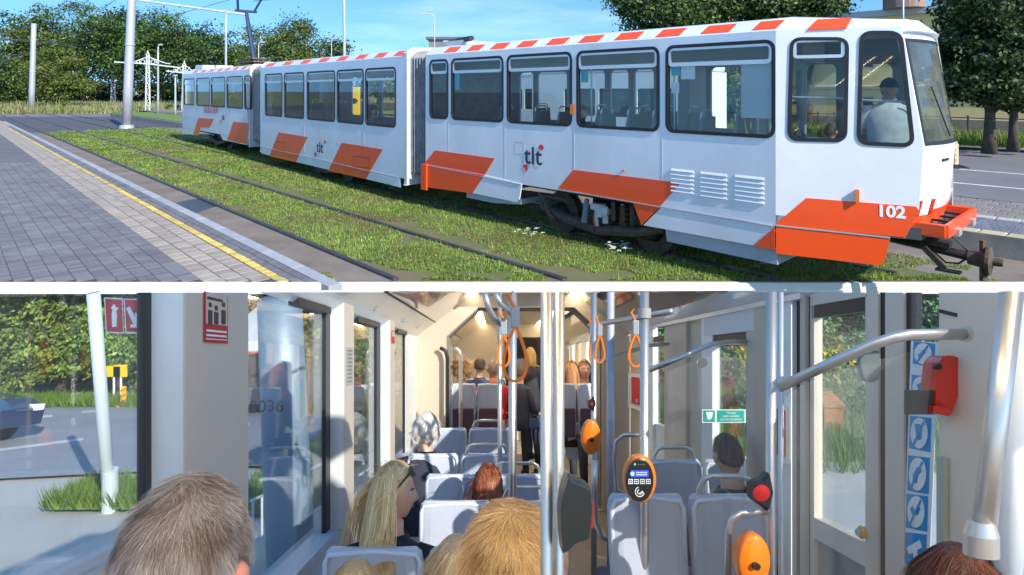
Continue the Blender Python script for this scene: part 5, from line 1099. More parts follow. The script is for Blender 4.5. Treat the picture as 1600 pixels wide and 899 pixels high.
posts = [(228, 237, darkf, -.026), (509, 516, darkf, -.026), (588.5, 594.5, darkf, -.026), (632, 634, darkf, -.026), (634, 651, palew, -.02)]
for (ua, ub, uc_) in ((237, 290, 388), (516, 538, 553), (594.5, 610, 617)):      # deep posts: pale face towards the viewer, cream face towards the aisle
    Ya = -F*WL/(UI-ua); Xi = -(UI-ub)*Ya/F; Yc = -F*Xi/(UI-uc_)
    B_(IB().loft([[(WL, Y, SILL+.03), (Xi, Y, SILL+.03), (Xi, Y, min(top(Y), .62)), (WL, Y, min(top(Y), .62))] for Y in (Ya, Yc)]), 'window_post', cream, lw)
    B_(IB().loft([[(WL, Y, SILL+.03), (Xi-.004, Y, SILL+.03), (Xi-.004, Y, min(top(Y), .62)), (WL, Y, min(top(Y), .62))] for Y in (Ya-.008, Ya-.001)]), 'post_face', palew, lw)
for (u0, u1, m, o_) in posts:
    Xi = WL+.03+o_; Y0, Y1 = -F*Xi/(UI-u0), -F*Xi/(UI-u1)
    b_ = IB(); xa, xb = WL-.02, WL+.03+o_
    b_.loft([[(xa, Y, SILL+.03), (xb, Y, SILL+.03), (xb, Y, min(top(Y), .62)), (xa, Y, min(top(Y), .62))] for Y in (Y0, Y1)])
    B_(b_, 'window_post', m, lw)
for (u0, u1) in ((-260, 228), (388, 509), (553, 588.5), (617, 632)):
    Y0, Y1 = max(.35, yl(u0)), yl(u1)
    pn = B_(IB().loft([[(WL-.012, Y, SILL+.03), (WL-.006, Y, SILL+.03), (WL-.006, Y, min(top(Y), .27)), (WL-.012, Y, min(top(Y), .27))] for Y in (Y0, Y1)]), 'window_pane', wglass, lw)
    Ya = max(Y0, .25/TOP if False else 2.75)
    if Y1 > 2.8: B_(IB().loft([[(WL-.02, Y, min(.245, top(Y)-.001)), (WL+.03, Y, min(.245, top(Y)-.001)), (WL+.03, Y, min(.30, top(Y))), (WL-.02, Y, min(.30, top(Y)))] for Y in (Ya, max(Y1, Ya+.05))]), 'window_head', darkf, lw)
# cove and poster panels, ceiling
def prof_strip(q0, q1, Y0, Y1, name, m, par, th=.01, n=1, lift=None):
    """a long panel between two profile points, cut where it meets the open section"""
    out = None
    for i in range(n):
        a, b2 = Y0+(Y1-Y0)*i/n, Y0+(Y1-Y0)*(i+1)/n
        poly = [(q0, a), (q1, a), (q1, b2), (q0, b2)]; pts = []
        f = lambda s: TOP*s[1]-s[0][1]
        P4 = [((q[0], q[1]), Y) for q, Y in poly]; res = []
        for j in range(4):
            A, B2 = P4[j-1], P4[j]; fa, fb_ = TOP*A[1]-A[0][1], TOP*B2[1]-B2[0][1]
            if (fa >= 0) != (fb_ >= 0):
                k = fa/(fa-fb_); res.append(((A[0][0]+(B2[0][0]-A[0][0])*k, A[0][1]+(B2[0][1]-A[0][1])*k), A[1]+(B2[1]-A[1])*k))
            if fb_ >= 0: res.append(B2)
        if len(res) < 3: continue
        nn = len(res); b_ = IB(); b_.add([(q[0], Y, q[1]) for q, Y in res]+[(q[0], Y, q[1]+th) for q, Y in res], [tuple(range(nn)), tuple(range(2*nn-1, nn-1, -1))]+[(j, (j+1) % nn, nn+(j+1) % nn, nn+j) for j in range(nn)])
        out = B_(b_, name, m, par)
    return out
ce = ithing('tram_ceiling', (0, 3, .3), 'white and cream tram ceiling with coves, poster panels and warm light strips', 'ceiling')
cov = mat('cove_white', (.78, .78, .75), .25, coat=.4, var=.03)
poster = mat('poster_print', (.16, .08, .08), .12, col2=(.60, .52, .52), vscale=9, detail=8, coat=.8); poster_r = mat('poster_cover', (.05, .055, .055), .10, col2=(.22, .19, .17), vscale=3, detail=6, coat=1)
pp = [(-.92, .26), (-.70, .42), (-.35, .69), (-.30, .74)]; pr = [(1.55, .30), (1.38, .40), (1.02, .66), (.95, .74)]
PY = 7.0
for seg, (Y0, Y1) in enumerate(((1.2, PY), (PY+.35, 12.6))):
    par = ce
    prof_strip(pp[0], pp[1], Y0, Y1, 'cove_panel', cov, par, n=5); prof_strip(pp[1], (pp[1][0]+.012, pp[1][1]+.012), Y0, Y1, 'trim', darkf, par); prof_strip((pp[1][0]+.012, pp[1][1]+.012), pp[2], Y0, Y1, 'poster_panel', poster, par, n=4)
    prof_strip(pp[2], pp[3], Y0, Y1, 'trim', mat('ceiling_cream', (.78, .70, .55), .5), par); prof_strip(pp[3], (.90, .74), Y0, Y1, 'ceiling_panel', MATS['ceiling_cream'], par)
    prof_strip(pr[0], pr[1], Y0, Y1, 'cove_panel', cov, par, n=5); prof_strip(pr[1], pr[2], Y0, Y1, 'poster_panel', poster_r, par, n=4); prof_strip(pr[2], pr[3], Y0, Y1, 'trim', MATS['ceiling_cream'], par)
    ls = mat('light_strip', (1, .8, .5), .4, emit=(1, .80, .55), estr=18)
    prof_strip((.95, .735), (.84, .735), Y0, Y1, 'light_strip', ls, par); prof_strip((-.30, .735), (-.22, .735), Y0, Y1, 'light_strip', ls, par)
for Y in (4.1, 5.3, 6.3):
    x = -.81; z = .34; B_(IB().lathe([(.022, 0), (.022, -.012), (.01, -.014)], (x, Y, z-.0), 12), 'spot_lamp', alu, ce)
# the same ceiling going on over the viewer and behind, with its lit strips
for q0_, q1_, nm_, mm_ in ((pp[0], pp[1], 'cove_panel', cov), (pp[1], pp[2], 'poster_panel', poster), (pp[2], (-.27, .75), 'ceiling_trim', MATS['ceiling_cream']), ((-.17, .75), (.84, .75), 'ceiling_panel', MATS['ceiling_cream']), ((-.27, .745), (-.17, .745), 'light_strip', ls), ((.84, .745), (.94, .745), 'light_strip', ls), ((.94, .75), pr[2], 'ceiling_trim', MATS['ceiling_cream']), (pr[2], pr[1], 'poster_panel', poster_r), (pr[1], pr[0], 'cove_panel', cov)):
    B_(IB().loft([[(q0_[0], Y, q0_[1]), (q1_[0], Y, q1_[1]), (q1_[0], Y, q1_[1]+.012), (q0_[0], Y, q0_[1]+.012)] for Y in (-3.2, 1.12 if nm_ in ('ceiling_trim', 'ceiling_panel', 'light_strip') else .70)]), nm_, mm_, ce)
# ---- articulation portal
po = ithing('articulation_portal', (.3, PY, ZF), 'cream portal frame with chamfered corners where the two tram cars join', 'portal')
def portal(Y, th_, m, inner_, name, outer_=None, par=po):
    o_ = outer_ or [(WL-.02, ZF), (WR+.02, ZF), (WR+.02, .40), (1.30, .60), (1.2, .74), (-.55, .74), (-.70, .60), (WL-.02, .40)]
    o_ = [(x, min(z, top(Y)-.002)) for x, z in o_]
    return B_(IB().plate(o_, [inner_], lambda a, b_, t: (a, Y+t, b_), th_), name, m, par)
inn = [(-.57, ZF+.02), (1.22, ZF+.02), (1.22, .30), (.90, .60), (-.20, .60), (-.57, .26)]
portal(PY-.02, .05, cream2, inn, 'portal_face'); portal(PY+.03, .30, mat('portal_throat_grey', (.22, .20, .17), .6), inset(inn, .02), 'portal_throat', [(a*1.03, b_*1.0) for a, b_ in [(-.66, ZF), (1.26, ZF), (1.26, .36), (.94, .66), (-.26, .66), (-.66, .32)]])  # throat lining in one plain grey, darker than the portal face
for x in (-.55, -.40):
    B_(IB().tube([(x-.05, PY-.12, -2+.5), (x, PY-.12, -1.3), (x, PY-.12, .02), (x-.02, PY-.12, .10), (x-.08, PY-.10, .13)], .022, 10), 'grab_bar', darkf if x < -.5 else steel, po, smooth=True)
# second car beyond the portal
sc_ = ithing('second_car_shell', (.3, 9, ZF), 'far tram car seen through the portal with its side windows and dark end', 'tram car')
for X, sg in ((WL, 1), (WR, -1)):
    B_(IB().loft([[(X-sg*.08, Y, ZF), (X, Y, ZF), (X, Y, SILL), (X-sg*.08, Y, SILL)] for Y in (7.35, 12.6)]), 'lower_panel', MATS['lower_panel_grey'], sc_)
    for k in range(6):
        y0 = 7.4+k*.95; B_(IB().loft([[(X-sg*.06, Y, SILL), (X+sg*.03, Y, SILL), (X+sg*.03, Y, .30), (X-sg*.06, Y, .30)] for Y in (y0, y0+(.32 if k % 2 else .5))]), 'window_post', palew if k % 2 else cream2, sc_)
    B_(IB().loft([[(X-sg*.012, Y, SILL), (X-sg*.006, Y, SILL), (X-sg*.006, Y, .28), (X-sg*.012, Y, .28)] for Y in (7.4, 12.6)]), 'window_pane', wglass, sc_)
B_(IB().plate([(WL, ZF), (WR, ZF), (WR, .75), (WL, .75)], [], lambda a, b_, t: (a, 12.6+t, b_), .05), 'end_wall', cream2, sc_)
B_(IB().plate([(.18, -1.4), (1.02, -1.4), (1.02, .46), (.18, .46)], [], lambda a, b_, t: (a, 12.57+t, b_), .02), 'end_door', mat('dark_end', (.035, .035, .04), .5), sc_)
B_(IB().plate([(.35, .10), (.85, .10), (.85, .42), (.35, .42)], [], lambda a, b_, t: (a, 12.55+t, b_), .03), 'display_box', blackp, sc_)
B_(IB().plate([(.40, -.14), (.80, -.14), (.80, .02), (.40, .02)], [], lambda a, b_, t: (a, 12.54+t, b_), .02), 'rear_window', mat('rear_glass', (.25, .28, .33), .1), sc_)
fl = IB().loft([[(WL, Y, ZF-.05), (WR, Y, ZF-.05), (WR, Y, ZF), (WL, Y, ZF)] for Y in (-.6, 12.7)]).build('tram_floor', floori); tag(fl, kind='structure')
# podium steps under the front seats
pdm = ithing('seat_podium', (-.4, 2, ZF), 'grey podium carrying the left hand rows of seats', 'podium'); B_(IB().box((WL+.03, .3, ZF), (.05, 6.6, ZF+.32)), 'podium_box', MATS['lower_panel_grey'], pdm)
# ---- seats
def seat_double(Y, x0, label, group, n=2, loop=True, fabric=False, wd_=.43, zt=-.80, parts=None):
    th = ithing('tram_seat_pair' if n == 2 else 'tram_seat', (x0, Y, zt-.75), label, 'seat', group)
    for i in range(n):
        xa = x0+i*(wd_+.012); rings = []
        for z, hw, yo, t_ in ((zt-.62, wd_*.46, -.10, .05), (zt-.45, wd_*.48, -.06, .055), (zt-.2, wd_*.5, .0, .06), (zt-.06, wd_*.495, .03, .06), (zt-.018, wd_*.475, .035, .05), (zt, wd_*.43, .04, .03)):
            c = xa+wd_/2; ring = []
            for k in range(20):
                a = 2*PI*k/20; cx, cy = math.cos(a), math.sin(a); sx = math.copysign(abs(cx)**.35, cx); sy = math.copysign(abs(cy)**.6, cy); ring.append((c+hw*sx, Y+yo+t_/2*sy-.02*(1-abs(sx)**2), z))
            rings.append(ring)
        B_(IB().loft(rings), 'seat_back', plast, th, smooth=False, bevel=0)
        tr = [(xa+.016, Y-.005, zt-.055), (xa+.03, Y+.0, zt-.025), (xa+wd_*.5, Y+.004, zt-.012), (xa+wd_-.03, Y, zt-.025), (xa+wd_-.016, Y-.005, zt-.055), (xa+wd_-.016, Y-.03, zt-.3)]
        B_(IB().tube([(xa+.016, Y-.03, zt-.3)]+tr, .011, 8), 'seat_rim', plast2, th, smooth=True)
        B_(IB().box((xa+.02, Y+.02, zt-.52), (xa+wd_-.02, Y+.44, zt-.44)), 'cushion', purple, th, bevel=.02)
        if fabric: B_(IB().box((xa+.025, Y-.145, zt-.66), (xa+wd_-.025, Y-.10, zt-.30)), 'fabric_back', purple, th, bevel=.015)
    B_(IB().box((x0+.1, Y+.0, zt-.95), (x0+n*wd_-.1, Y+.3, zt-.5)), 'seat_base', MATS['lower_panel_grey'], th)
    if loop:
        for i in ([n-1] if loop is True else loop):
            xa = x0+i*(wd_+.012)+.05; xb = xa+wd_-.10; zt2 = zt+.075
            B_(IB().tube([(xa, Y+.03, zt-.12), (xa, Y+.03, zt+.02), (xa+.02, Y+.03, zt2-.015), (xa+.05, Y+.03, zt2), (xb-.05, Y+.03, zt2), (xb-.02, Y+.03, zt2-.015), (xb, Y+.03, zt+.02), (xb, Y+.03, zt-.12)], .0125, 10), 'grab_loop', steel, th, smooth=True)
    return th
gl = 'left hand seat pairs seen from behind'
X0 = -.735
seat_double(2.56, X0, 'nearest pair of grey blue seats, behind the blonde woman', gl, loop=False)
seat_double(3.42, X0+.30, 'grey seat pair with a steel loop in front of the red haired passenger, second row', gl, wd_=.42)
seat_double(4.22, X0+.24, 'third row grey seat pair beyond the blonde woman', gl, wd_=.42)
seat_double(5.15, X0-.02, 'fourth row grey seat pair behind the white haired woman', gl, wd_=.44)
seat_double(6.2, X0+.02, 'fifth row seat pair, grey headrests just before the portal', gl, wd_=.42, zt=-.70)
gf = 'purple backed seats beyond the portal'
seat_double(7.6, WL+.36, 'left purple fabric seat pair beyond the portal', gf, loop=False, fabric=True, zt=-.30, wd_=.31); seat_double(9.6, WL+.33, 'second left seat pair further beyond the portal', gf, loop=False, fabric=True, zt=-.30, wd_=.37)
seat_double(7.6, .80, 'right purple fabric seat pair beyond the portal, behind the thick pole', gf, loop=False, fabric=True, zt=-.30, wd_=.20)
gr = 'right hand seats behind the glass screen'
seat_double(2.55, .47, 'big grey seat shells behind the glass screen, right of the thick pole', gr, wd_=.33, zt=-.57, loop=[1]); seat_double(4.0, 1.0, 'seat pair further ahead on the right by the window', gr, wd_=.36, zt=-.66, loop=[0])
# ---- right wall
rw = ithing('right_side_wall', (WR, 2, ZF), 'right side wall of the tram interior with warm posts, white panels and a tall window', 'wall')
def rbox(u0, u1, v0, v1, name, m, par=None, x=0.0, d=.05, z0=None, z1=None, **k):
    Y0, Y1 = sorted((yr(u0, WR-x), yr(u1, WR-x))); b_ = IB(); rr = []
    for Y in (Y0, Y1):
        za = ZF if z0 is None else z0; zb_ = min(top(Y), .42) if z1 is None else min(z1, top(Y)); rr.append([(WR-x, Y, za), (WR-x+d, Y, za), (WR-x+d, Y, zb_), (WR-x, Y, zb_)])
    b_.loft(rr); return B_(b_, name, m, par or rw, **k)
zw = lambda u, v: ip(u, v, yr(u))[2]
for (u0, u1, m, x, za, zb_) in ((985, 1000, cream2, .02, None, .30), (1000, 1020, whitep, .03, None, .30), (1038, 1072, cream, .02, None, .30), (1053, 1072, cream2, .03, None, .30), (1072, 1096, cream, .0, None, .32), (1096, 1113, whitep, .03, None, .36),
     (1166, 1178, cream, .03, None, .30), (1178, 1196, cream2, .04, None, .30), (1196, 1236, whitep, .03, None, .40), (1236, 1250, darkf, .0, None, .42), (1250, 1258, cream, .03, None, .42), (1258, 1266, darkf, .01, None, .42)):
    rbox(u0, u1, 0, 0, 'wall_post', m, x=x, z0=za, z1=zb_)
rbox(1100, 1196, 0, 0, 'head_panel', MATS['pale_panel'], x=.035, z0=.17, z1=.40); rbox(1113, 1166, 0, 0, 'dark_band', darkf, x=.02, z0=.09, z1=.17)
rbox(1113, 1166, 0, 0, 'window_pane', wglass, x=.0, d=.006, z0=-.62, z1=.1); rbox(1113, 1166, 0, 0, 'lower_panel', whitep, x=.0, z1=-.62)
rbox(1020, 1038, 0, 0, 'window_pane', wglass, x=0, d=.006, z0=-.62, z1=.2); rbox(1020, 1038, 0, 0, 'lower_panel', whitep, x=0, z1=-.62); rbox(1020, 1038, 0, 0, 'dark_band', darkf, x=.02, z0=.17, z1=.22)
rbox(985, 1250, 0, 0, 'header_rail', MATS['cove_white'], x=.05, z0=.30, z1=.42)
# red boxes and notices on the right wall
def rsign(u0, v0, u1, v1, name, m, par, x=.045, d=.01, lab=None):
    Y0, Y1 = yr(u1, WR-x), yr(u0, WR-x); Yc = (Y0+Y1)/2; za, zb_ = (VI-v1)*Yc/F, (VI-v0)*Yc/F
    return B_(IB().loft([[(WR-x-d, Y, za), (WR-x, Y, za), (WR-x, Y, zb_), (WR-x-d, Y, zb_)] for Y in (Y0, Y1)]), name, m, par)
redb = mat('red_paint', (.72, .02, .03), .4)
for (u0, v0, u1, v1, lab) in ((988, 590, 1003, 632, 'small red emergency box on the white panel left of the thin pole'), (1213, 640, 1228, 712, 'red emergency box in a white frame right of the second pole')):
    t_ = ithing('emergency_box', ip((u0+u1)/2, v1, yr((u0+u1)/2, WR-.05)), lab, 'emergency box', 'red emergency boxes'); rsign(u0-4, v0-6, u1+6, v1+8, 'frame', whitep, t_, x=.04, d=.02); rsign(u0, v0, u1, v1, 'red_cover', redb, t_, x=.06, d=.012); rsign((u0+u1)/2-2, v1-8, (u0+u1)/2+2, v1-3, 'latch', alu, t_, x=.073, d=.006)
def itext(s_, u, v, Y, hpx, m, par, wall='front', sx=1.0, off_=0, name='lettering'):
    """lettering facing back along the car (front) or on a side wall"""
    r_ = par
    while r_.parent: r_ = r_.parent
    p = I(ip(u, v, Y))-BASES[r_]; sz = hpx*Y/F/.7
    if wall == 'front': ex, ey = Vector((1, 0, 0)), Vector((0, 0, 1))
    elif wall == 'right': ex, ey = -(I((0, 1, 0))-I((0, 0, 0))).normalized(), Vector((0, 0, 1))
    else: ex, ey = (I((0, 1, 0))-I((0, 0, 0))).normalized(), Vector((0, 0, 1))
    nn = ex.cross(ey).normalized()
    return text(name, s_, sz, m, par, Matrix(((ex.x, ey.x, nn.x, p.x), (ex.y, ey.y, nn.y, p.y), (ex.z, ey.z, nn.z, p.z), (0, 0, 0, 1))), .0008, sx=sx)
# reserved seat notice
wlt = mat('notice_white', (.8, .82, .8), .5); grn = mat('notice_green', (.01, .36, .29), .45)
nb = ithing('green_notice', ip(1131, 660, yr(1131)), 'green notice with white pictogram and text on the window behind the dark haired man', 'notice')
Yn = yr(1131)-.12
def fplate(pxs, Y, d, name, m, par, holes=(), **k):
    return B_(IB().plate([((u-UI)*Y/F, (VI-v)*Y/F) for u, v in pxs], [[((u-UI)*Y/F, (VI-v)*Y/F) for u, v in h] for h in holes], lambda a, b_, t: (a, Y+t, b_), d), name, m, par, **k)
def rect(u0, v0, u1, v1): return [(u0, v1), (u1, v1), (u1, v0), (u0, v0)]
def circ(u, v, r, n=18, fy_=1.0): return [(u+r*math.cos(2*PI*k/n), v+r*fy_*math.sin(2*PI*k/n)) for k in range(n)]
fplate(rect(1097, 640, 1165, 661), Yn, .004, 'border', wlt, nb); fplate(rect(1099, 641.5, 1117, 659.5), Yn-.003, .003, 'pictogram_field', grn, nb); fplate(rect(1121, 641.5, 1163.5, 659.5), Yn-.003, .003, 'text_field', grn, nb)
fplate([(1103, 644), (1114, 644), (1113, 652), (1110, 656), (1106, 656), (1104, 650)], Yn-.006, .003, 'pictogram', wlt, nb)
for i, s_ in enumerate(('Manuaal', 'elektrooniliste', 'seadmete kasutamine')): itext(s_, 1142, 645.5+i*5, Yn-.005, 3.3 if i else 3.3, wlt, nb, sx=.95 if i < 2 else .85)
# ---- double door on the right
dr = ithing('glass_double_door', (WR, 1.9, ZF), 'right hand double door with tall panes and black rubber edges', 'door')
def dbox(u0, u1, name, m, x=.0, d=.04, z0=ZF, z1=9, par=None):
    Y0, Y1 = sorted((yr(u0, WR-x), yr(u1, WR-x))); return B_(IB().loft([[(WR-x, Y, z0), (WR-x+d, Y, z0), (WR-x+d, Y, min(z1, top(Y))), (WR-x, Y, min(z1, top(Y)))] for Y in (Y0, Y1)]), name, m, par or dr)
taupe = mat('door_taupe', (.70, .60, .49), .5, var=.04)
lf = dbox(1352, 1372, 'door_stile', taupe, .02); dbox(1266, 1272, 'door_stile', taupe, .02); dbox(1372, 1383, 'rubber_edge', darkf, .01); lr = dbox(1383, 1412, 'door_stile', taupe, .02); dbox(1412, 1424, 'rubber_edge', darkf, .01)
dbox(1268, 1352, 'door_head', darkf, .02, z0=.20, z1=.26); dbox(1268, 1352, 'door_head_cover', taupe, .025, z0=.26, z1=.5)
dbox(1272, 1352, 'door_pane', wglass, .0, .008, -.76, .21); dbox(1424, 1481, 'door_pane', wglass, .0, .008, -.76, .4)
dbox(1272, 1352, 'door_rail', taupe, .02, z0=-.86, z1=-.76); dbox(1272, 1352, 'door_lower_pane', mat('frosted_panel', (.25, .27, .26), .3), .0, .01, -1.5, -.86); dbox(1272, 1352, 'door_kick', taupe, .02, z0=ZF, z1=-1.5)
dbox(1424, 1481, 'door_rail', taupe, .02, z0=-.86, z1=-.80); dbox(1424, 1481, 'door_kick', taupe, .02, z0=ZF, z1=-.86)
Yb = yr(1346, WR-.03); bt = B_(IB().lathe([(.026, 0), (.028, -.012), (.020, -.02)], (WR-.02, Yb, (VI-832)*Yb/F), 18, 'x'), 'door_button', mat('button_amber', (.62, .33, .04), .4), dr); B_(IB().lathe([(.014, 0), (.014, -.008)], (WR-.042, Yb, (VI-832)*Yb/F), 14, 'x'), 'button_cap', alu, bt)
# strip of blue prohibition pictograms on the pane
sy = ithing('pictogram_strip', ip(1438, 880, yr(1438, WR-.02)), 'white strip of blue prohibition signs on the right door pane', 'notice')
blu = mat('sign_blue', (.01, .28, .58), .45)
def sfn(u, v, x=.02): Y = yr(u, WR-x); return (Y, (VI-v)*Y/F)
Xs = WR-.012
def splate(uvs, dx, name, m, th_=.0015, par=sy, holes=()):
    pts = []; hl = []
    cv = lambda q: (F*Xs/(q[0]-UI), (VI-q[1])*(F*Xs/(q[0]-UI))/F)
    return B_(IB().plate([cv(q) for q in uvs], [[cv(q) for q in h] for h in holes], lambda a, b_, t: (Xs-dx-t, a, b_), th_), name, m, par)
splate([(1412, 890), (1452, 899), (1468, 536), (1424, 533)], 0, 'backing', wlt)
for i, (v, hh, uc) in enumerate(((553, 36, 1444), (605, 36, 1441), (677, 52, 1438), (741, 56, 1435.5), (800, 54, 1433), (858, 50, 1431))):
    w_ = 16.5; sk = 5
    splate([(uc-w_, v+hh/2-sk*.5), (uc+w_, v+hh/2+sk*.8), (uc+w_+1.5, v-hh/2+sk*.5), (uc-w_+1.5, v-hh/2-sk*.3)], .002, 'sign_field', blu)
    if i < 5:
        c = circ(uc+.5, v, 13.5, 20, hh*.46/13.5); splate(c, .0045, 'sign_disc', wlt)
        shp = {0: [(-6, -8), (0, -2), (6, 2), (2, 8), (-2, 3), (-8, -2)], 1: [(-7, 4), (-3, -3), (3, -4), (6, 3), (0, 8)], 2: [(-6, 12), (-4, -4), (0, -10), (5, -8), (6, 6), (2, 12)], 3: [(-8, -10), (0, -12), (2, -2), (8, 3), (6, 10), (0, 8), (-6, 0)], 4: [(-9, 4), (-5, -4), (4, -4), (9, 4), (5, 7), (0, 0), (-5, 8)]}[i]
        splate([(uc+a*.9, v-b_*hh/44) for a, b_ in shp], .006, 'sign_figure', blu)
        splate([(uc-9, v+hh*.32+1), (uc-7, v+hh*.36+1), (uc+10, v-hh*.32), (uc+8, v-hh*.36)], .0075, 'slash', blu)
    else: splate([(uc-12, v-2), (uc+8, v-14), (uc+12, v-2), (uc+4, v+2), (uc+6, v+20), (uc, v+20), (uc-2, v+6), (uc-8, v+8)], .0045, 'sign_figure', wlt)
# wall right of the door, extinguisher handle housing, handrails
lw2 = ithing('door_side_wall', (WR, 1.6, ZF), 'beige wall panel between the double door and the near right pole', 'wall'); Y0_, Y1_ = yr(1600), yr(1481)
B_(IB().loft([[(WR-.03, Y, ZF), (WR+.02, Y, ZF), (WR+.02, Y, top(Y)), (WR-.03, Y, top(Y))] for Y in (Y0_-.5, Y1_)]), 'panel', mat('beige_wall', (.74, .63, .50), .5, var=.03), lw2)
B_(IB().loft([[(WR-.034, Y, a), (WR-.030, Y, a), (WR-.030, Y, a+.012), (WR-.034, Y, a+.012)] for Y, a in ((yr(1510), .14), (yr(1483), .16))]), 'panel_joint', darkf, lw2); B_(IB().box((WR-.05, yr(1497), -1.3), (WR-.032, yr(1486), -.33)), 'vertical_cover', mat('sage_cover', (.42, .46, .38), .5), lw2)
rk = ithing('red_hammer_holder', ip(1480, 640, 1.95), 'glossy red plastic emergency hammer holder on the beige wall by the door', 'hammer holder')
Yh = 2.0
fplate(rpoly([(1462, 640), (1484, 652), (1492, 632), (1503, 600), (1504, 562), (1490, 556), (1474, 556), (1466, 568), (1462, 600)], 6), Yh, .07, 'housing', mat('red_gloss', (.62, .03, .015), .25, coat=.6), rk, bevel=.012)
fplate(rpoly([(1458, 634), (1484, 638), (1484, 651), (1458, 646)], 3), Yh-.02, .03, 'lower_lip', MATS['red_gloss'], rk, bevel=.006); fplate(circ(1468, 573, 4.5), Yh-.012, .02, 'round_cap', blackp, rk); fplate(rect(1414, 610, 1462, 648), Yh+.01, .004, 'dark_plate', mat('dark_olive', (.05, .055, .045), .5), rk)
def rail(pts, r, name, label, cat='hand rail', m=steel, grp=None, extra=None, n=14):
    th = ithing(name, pts[0], label, cat, grp); B_(IB().tube(pts, r, n), 'tube', m, th, smooth=True); return th
def px3(u, v, Y): return ip(u, v, Y)
r2 = rail([px3(1217, 606, 2.05), px3(1300, 567, 1.95), px3(1365, 538, 1.88), px3(1395, 528, 1.86), px3(1420, 523.5, 1.85), px3(1505, 522.5, 1.86)], .0175, 'door_hand_rail', 'thick steel hand rail bending level in front of the double door')
B_(IB().tube([px3(1505, 522.5, 1.86), px3(1511, 522.5, 1.862)], .024, 14), 'wall_flange', steel, r2)
for (u, v, Y, th) in ((1360, 570, 1.93, r2),): B_(IB().plate([((a-UI)*Y/F, (VI-b_)*Y/F) for a, b_ in rpoly([(1343, 560), (1372, 545), (1377, 562), (1375, 592), (1362, 599), (1351, 594)], 8)], [], lambda a, b_, t, Y=Y: (a, Y+t, b_), .02), 'glass_clamp', mat('clamp_grey', (.20, .23, .23), .4, .5), th)
r1 = rail([px3(1015, 578, 3.6), px3(1060, 561, 3.62), px3(1096, 545, 3.64), px3(1115, 538, 3.65), px3(1135, 535, 3.66), px3(1177, 534, 3.7)], .0165, 'window_hand_rail', 'steel hand rail bending level across the right window')
Y = 3.66; B_(IB().lathe([(.03, 0), (.03, -.02)], ((1096-UI)*Y/F, Y, (VI-567)*Y/F), 16, 'y'), 'glass_clamp', steel, r1)
r3 = rail([px3(932, 566, 5.0), px3(955, 560, 5.1), px3(1005, 543, 5.2), px3(1015, 540, 5.2), px3(1044, 538, 5.3)], .017, 'far_hand_rail', 'thin steel hand rail further ahead, left of the white panel')
rail([px3(922, 509, 3.9), px3(990, 497, 3.4), px3(1050, 487, 3.1)], .016, 'ceiling_hand_rail', 'overhead steel rail that carries the orange straps at the right')
# glass screens
def screen(pxs, Y, label):
    th = ithing('glass_screen', px3(pxs[0][0], pxs[0][1], Y), label, 'glass screen', 'clear glass screens'); fplate(pxs, Y, .008, 'pane', dglass, th); return th
screen(rpoly([(1222, 905), (1420, 905), (1458, 560), (1450, 545), (1300, 580), (1225, 618)], 14), 1.90, 'clear glass screen hanging under the thick hand rail before the door')
screen(rpoly([(1018, 905), (1160, 905), (1165, 560), (1100, 556), (1022, 590)], 14), 2.46, 'clear glass screen in front of the dark haired man'); 
# poles
pg = 'upright steel poles'
def pole(u0, v0, u1, v1, Y, wpx, label, base=False, m=steel, clampv=None):
    p0, p1 = px3(u0, v0, Y), px3(u1, v1, Y); r = wpx/2*Y/F
    if v0 <= 457: p0 = (p0[0], Y, top(Y)+.0)
    th = ithing('steel_pole', p1, label, 'pole', pg); mb = IB().tube([p0, p1], r, 20, True); B_(mb, 'tube', m, th, smooth=False if False else True)
    if base: q = Vector(p1); B_(IB().tube([q, q+Vector((0, 0, .03)), q+Vector((0, 0, .05))], [r*1.45, r*1.45, r*1.1], 40), 'foot_socket', steel, th)
    if clampv: c = px3(u0+(u1-u0)*(clampv-v0)/(v1-v0), clampv, Y); B_(IB().tube([(c[0], Y, c[2]+r*1.1), (c[0], Y, c[2]-r*1.1)], r*1.45, 16), 'clamp', mat('clamp_pale', (.45, .45, .43), .4, .3), th)
    return th
def polef(u, Y, wpx, label, **k): 
    vfl = VI-(ZF)/Y*F; return pole(u, 457, u, min(vfl, 1400), Y, wpx, label, **k)
tp = polef(854, .78, 19, 'nearest thick upright pole, left tube beside the black reader back'); polef(873, .80, 18, 'nearest thick upright pole, right tube beside the black reader back')
polef(781, 4.6, 7, 'thin pole left of the standing passenger', base=False); polef(801, 3.4, 13, 'pole just right of the orange strap, brushed steel', base=False)
polef(1007, 2.5, 14, 'upright pole carrying the orange ticket reader with the screen', clampv=490); polef(1205, 2.1, 16, 'upright pole at the start of the thick hand rail'); polef(1220, 2.18, 8, 'slim side profile beside the hand rail pole', m=alu)
polef(928, 3.6, 9, 'narrow pole with the small black button box', ); polef(954, 4.6, 12, 'pole at the screen corner by the far hand rail', m=galv)
pole(1580, 457, 1533, 868, .90, 32, 'thick leaning pole at the right edge with a foot socket', base=True)
pole(1600, 457, 1572, 905, 1.0, 40, 'pale post behind the leaning pole at the right edge', m=palew)
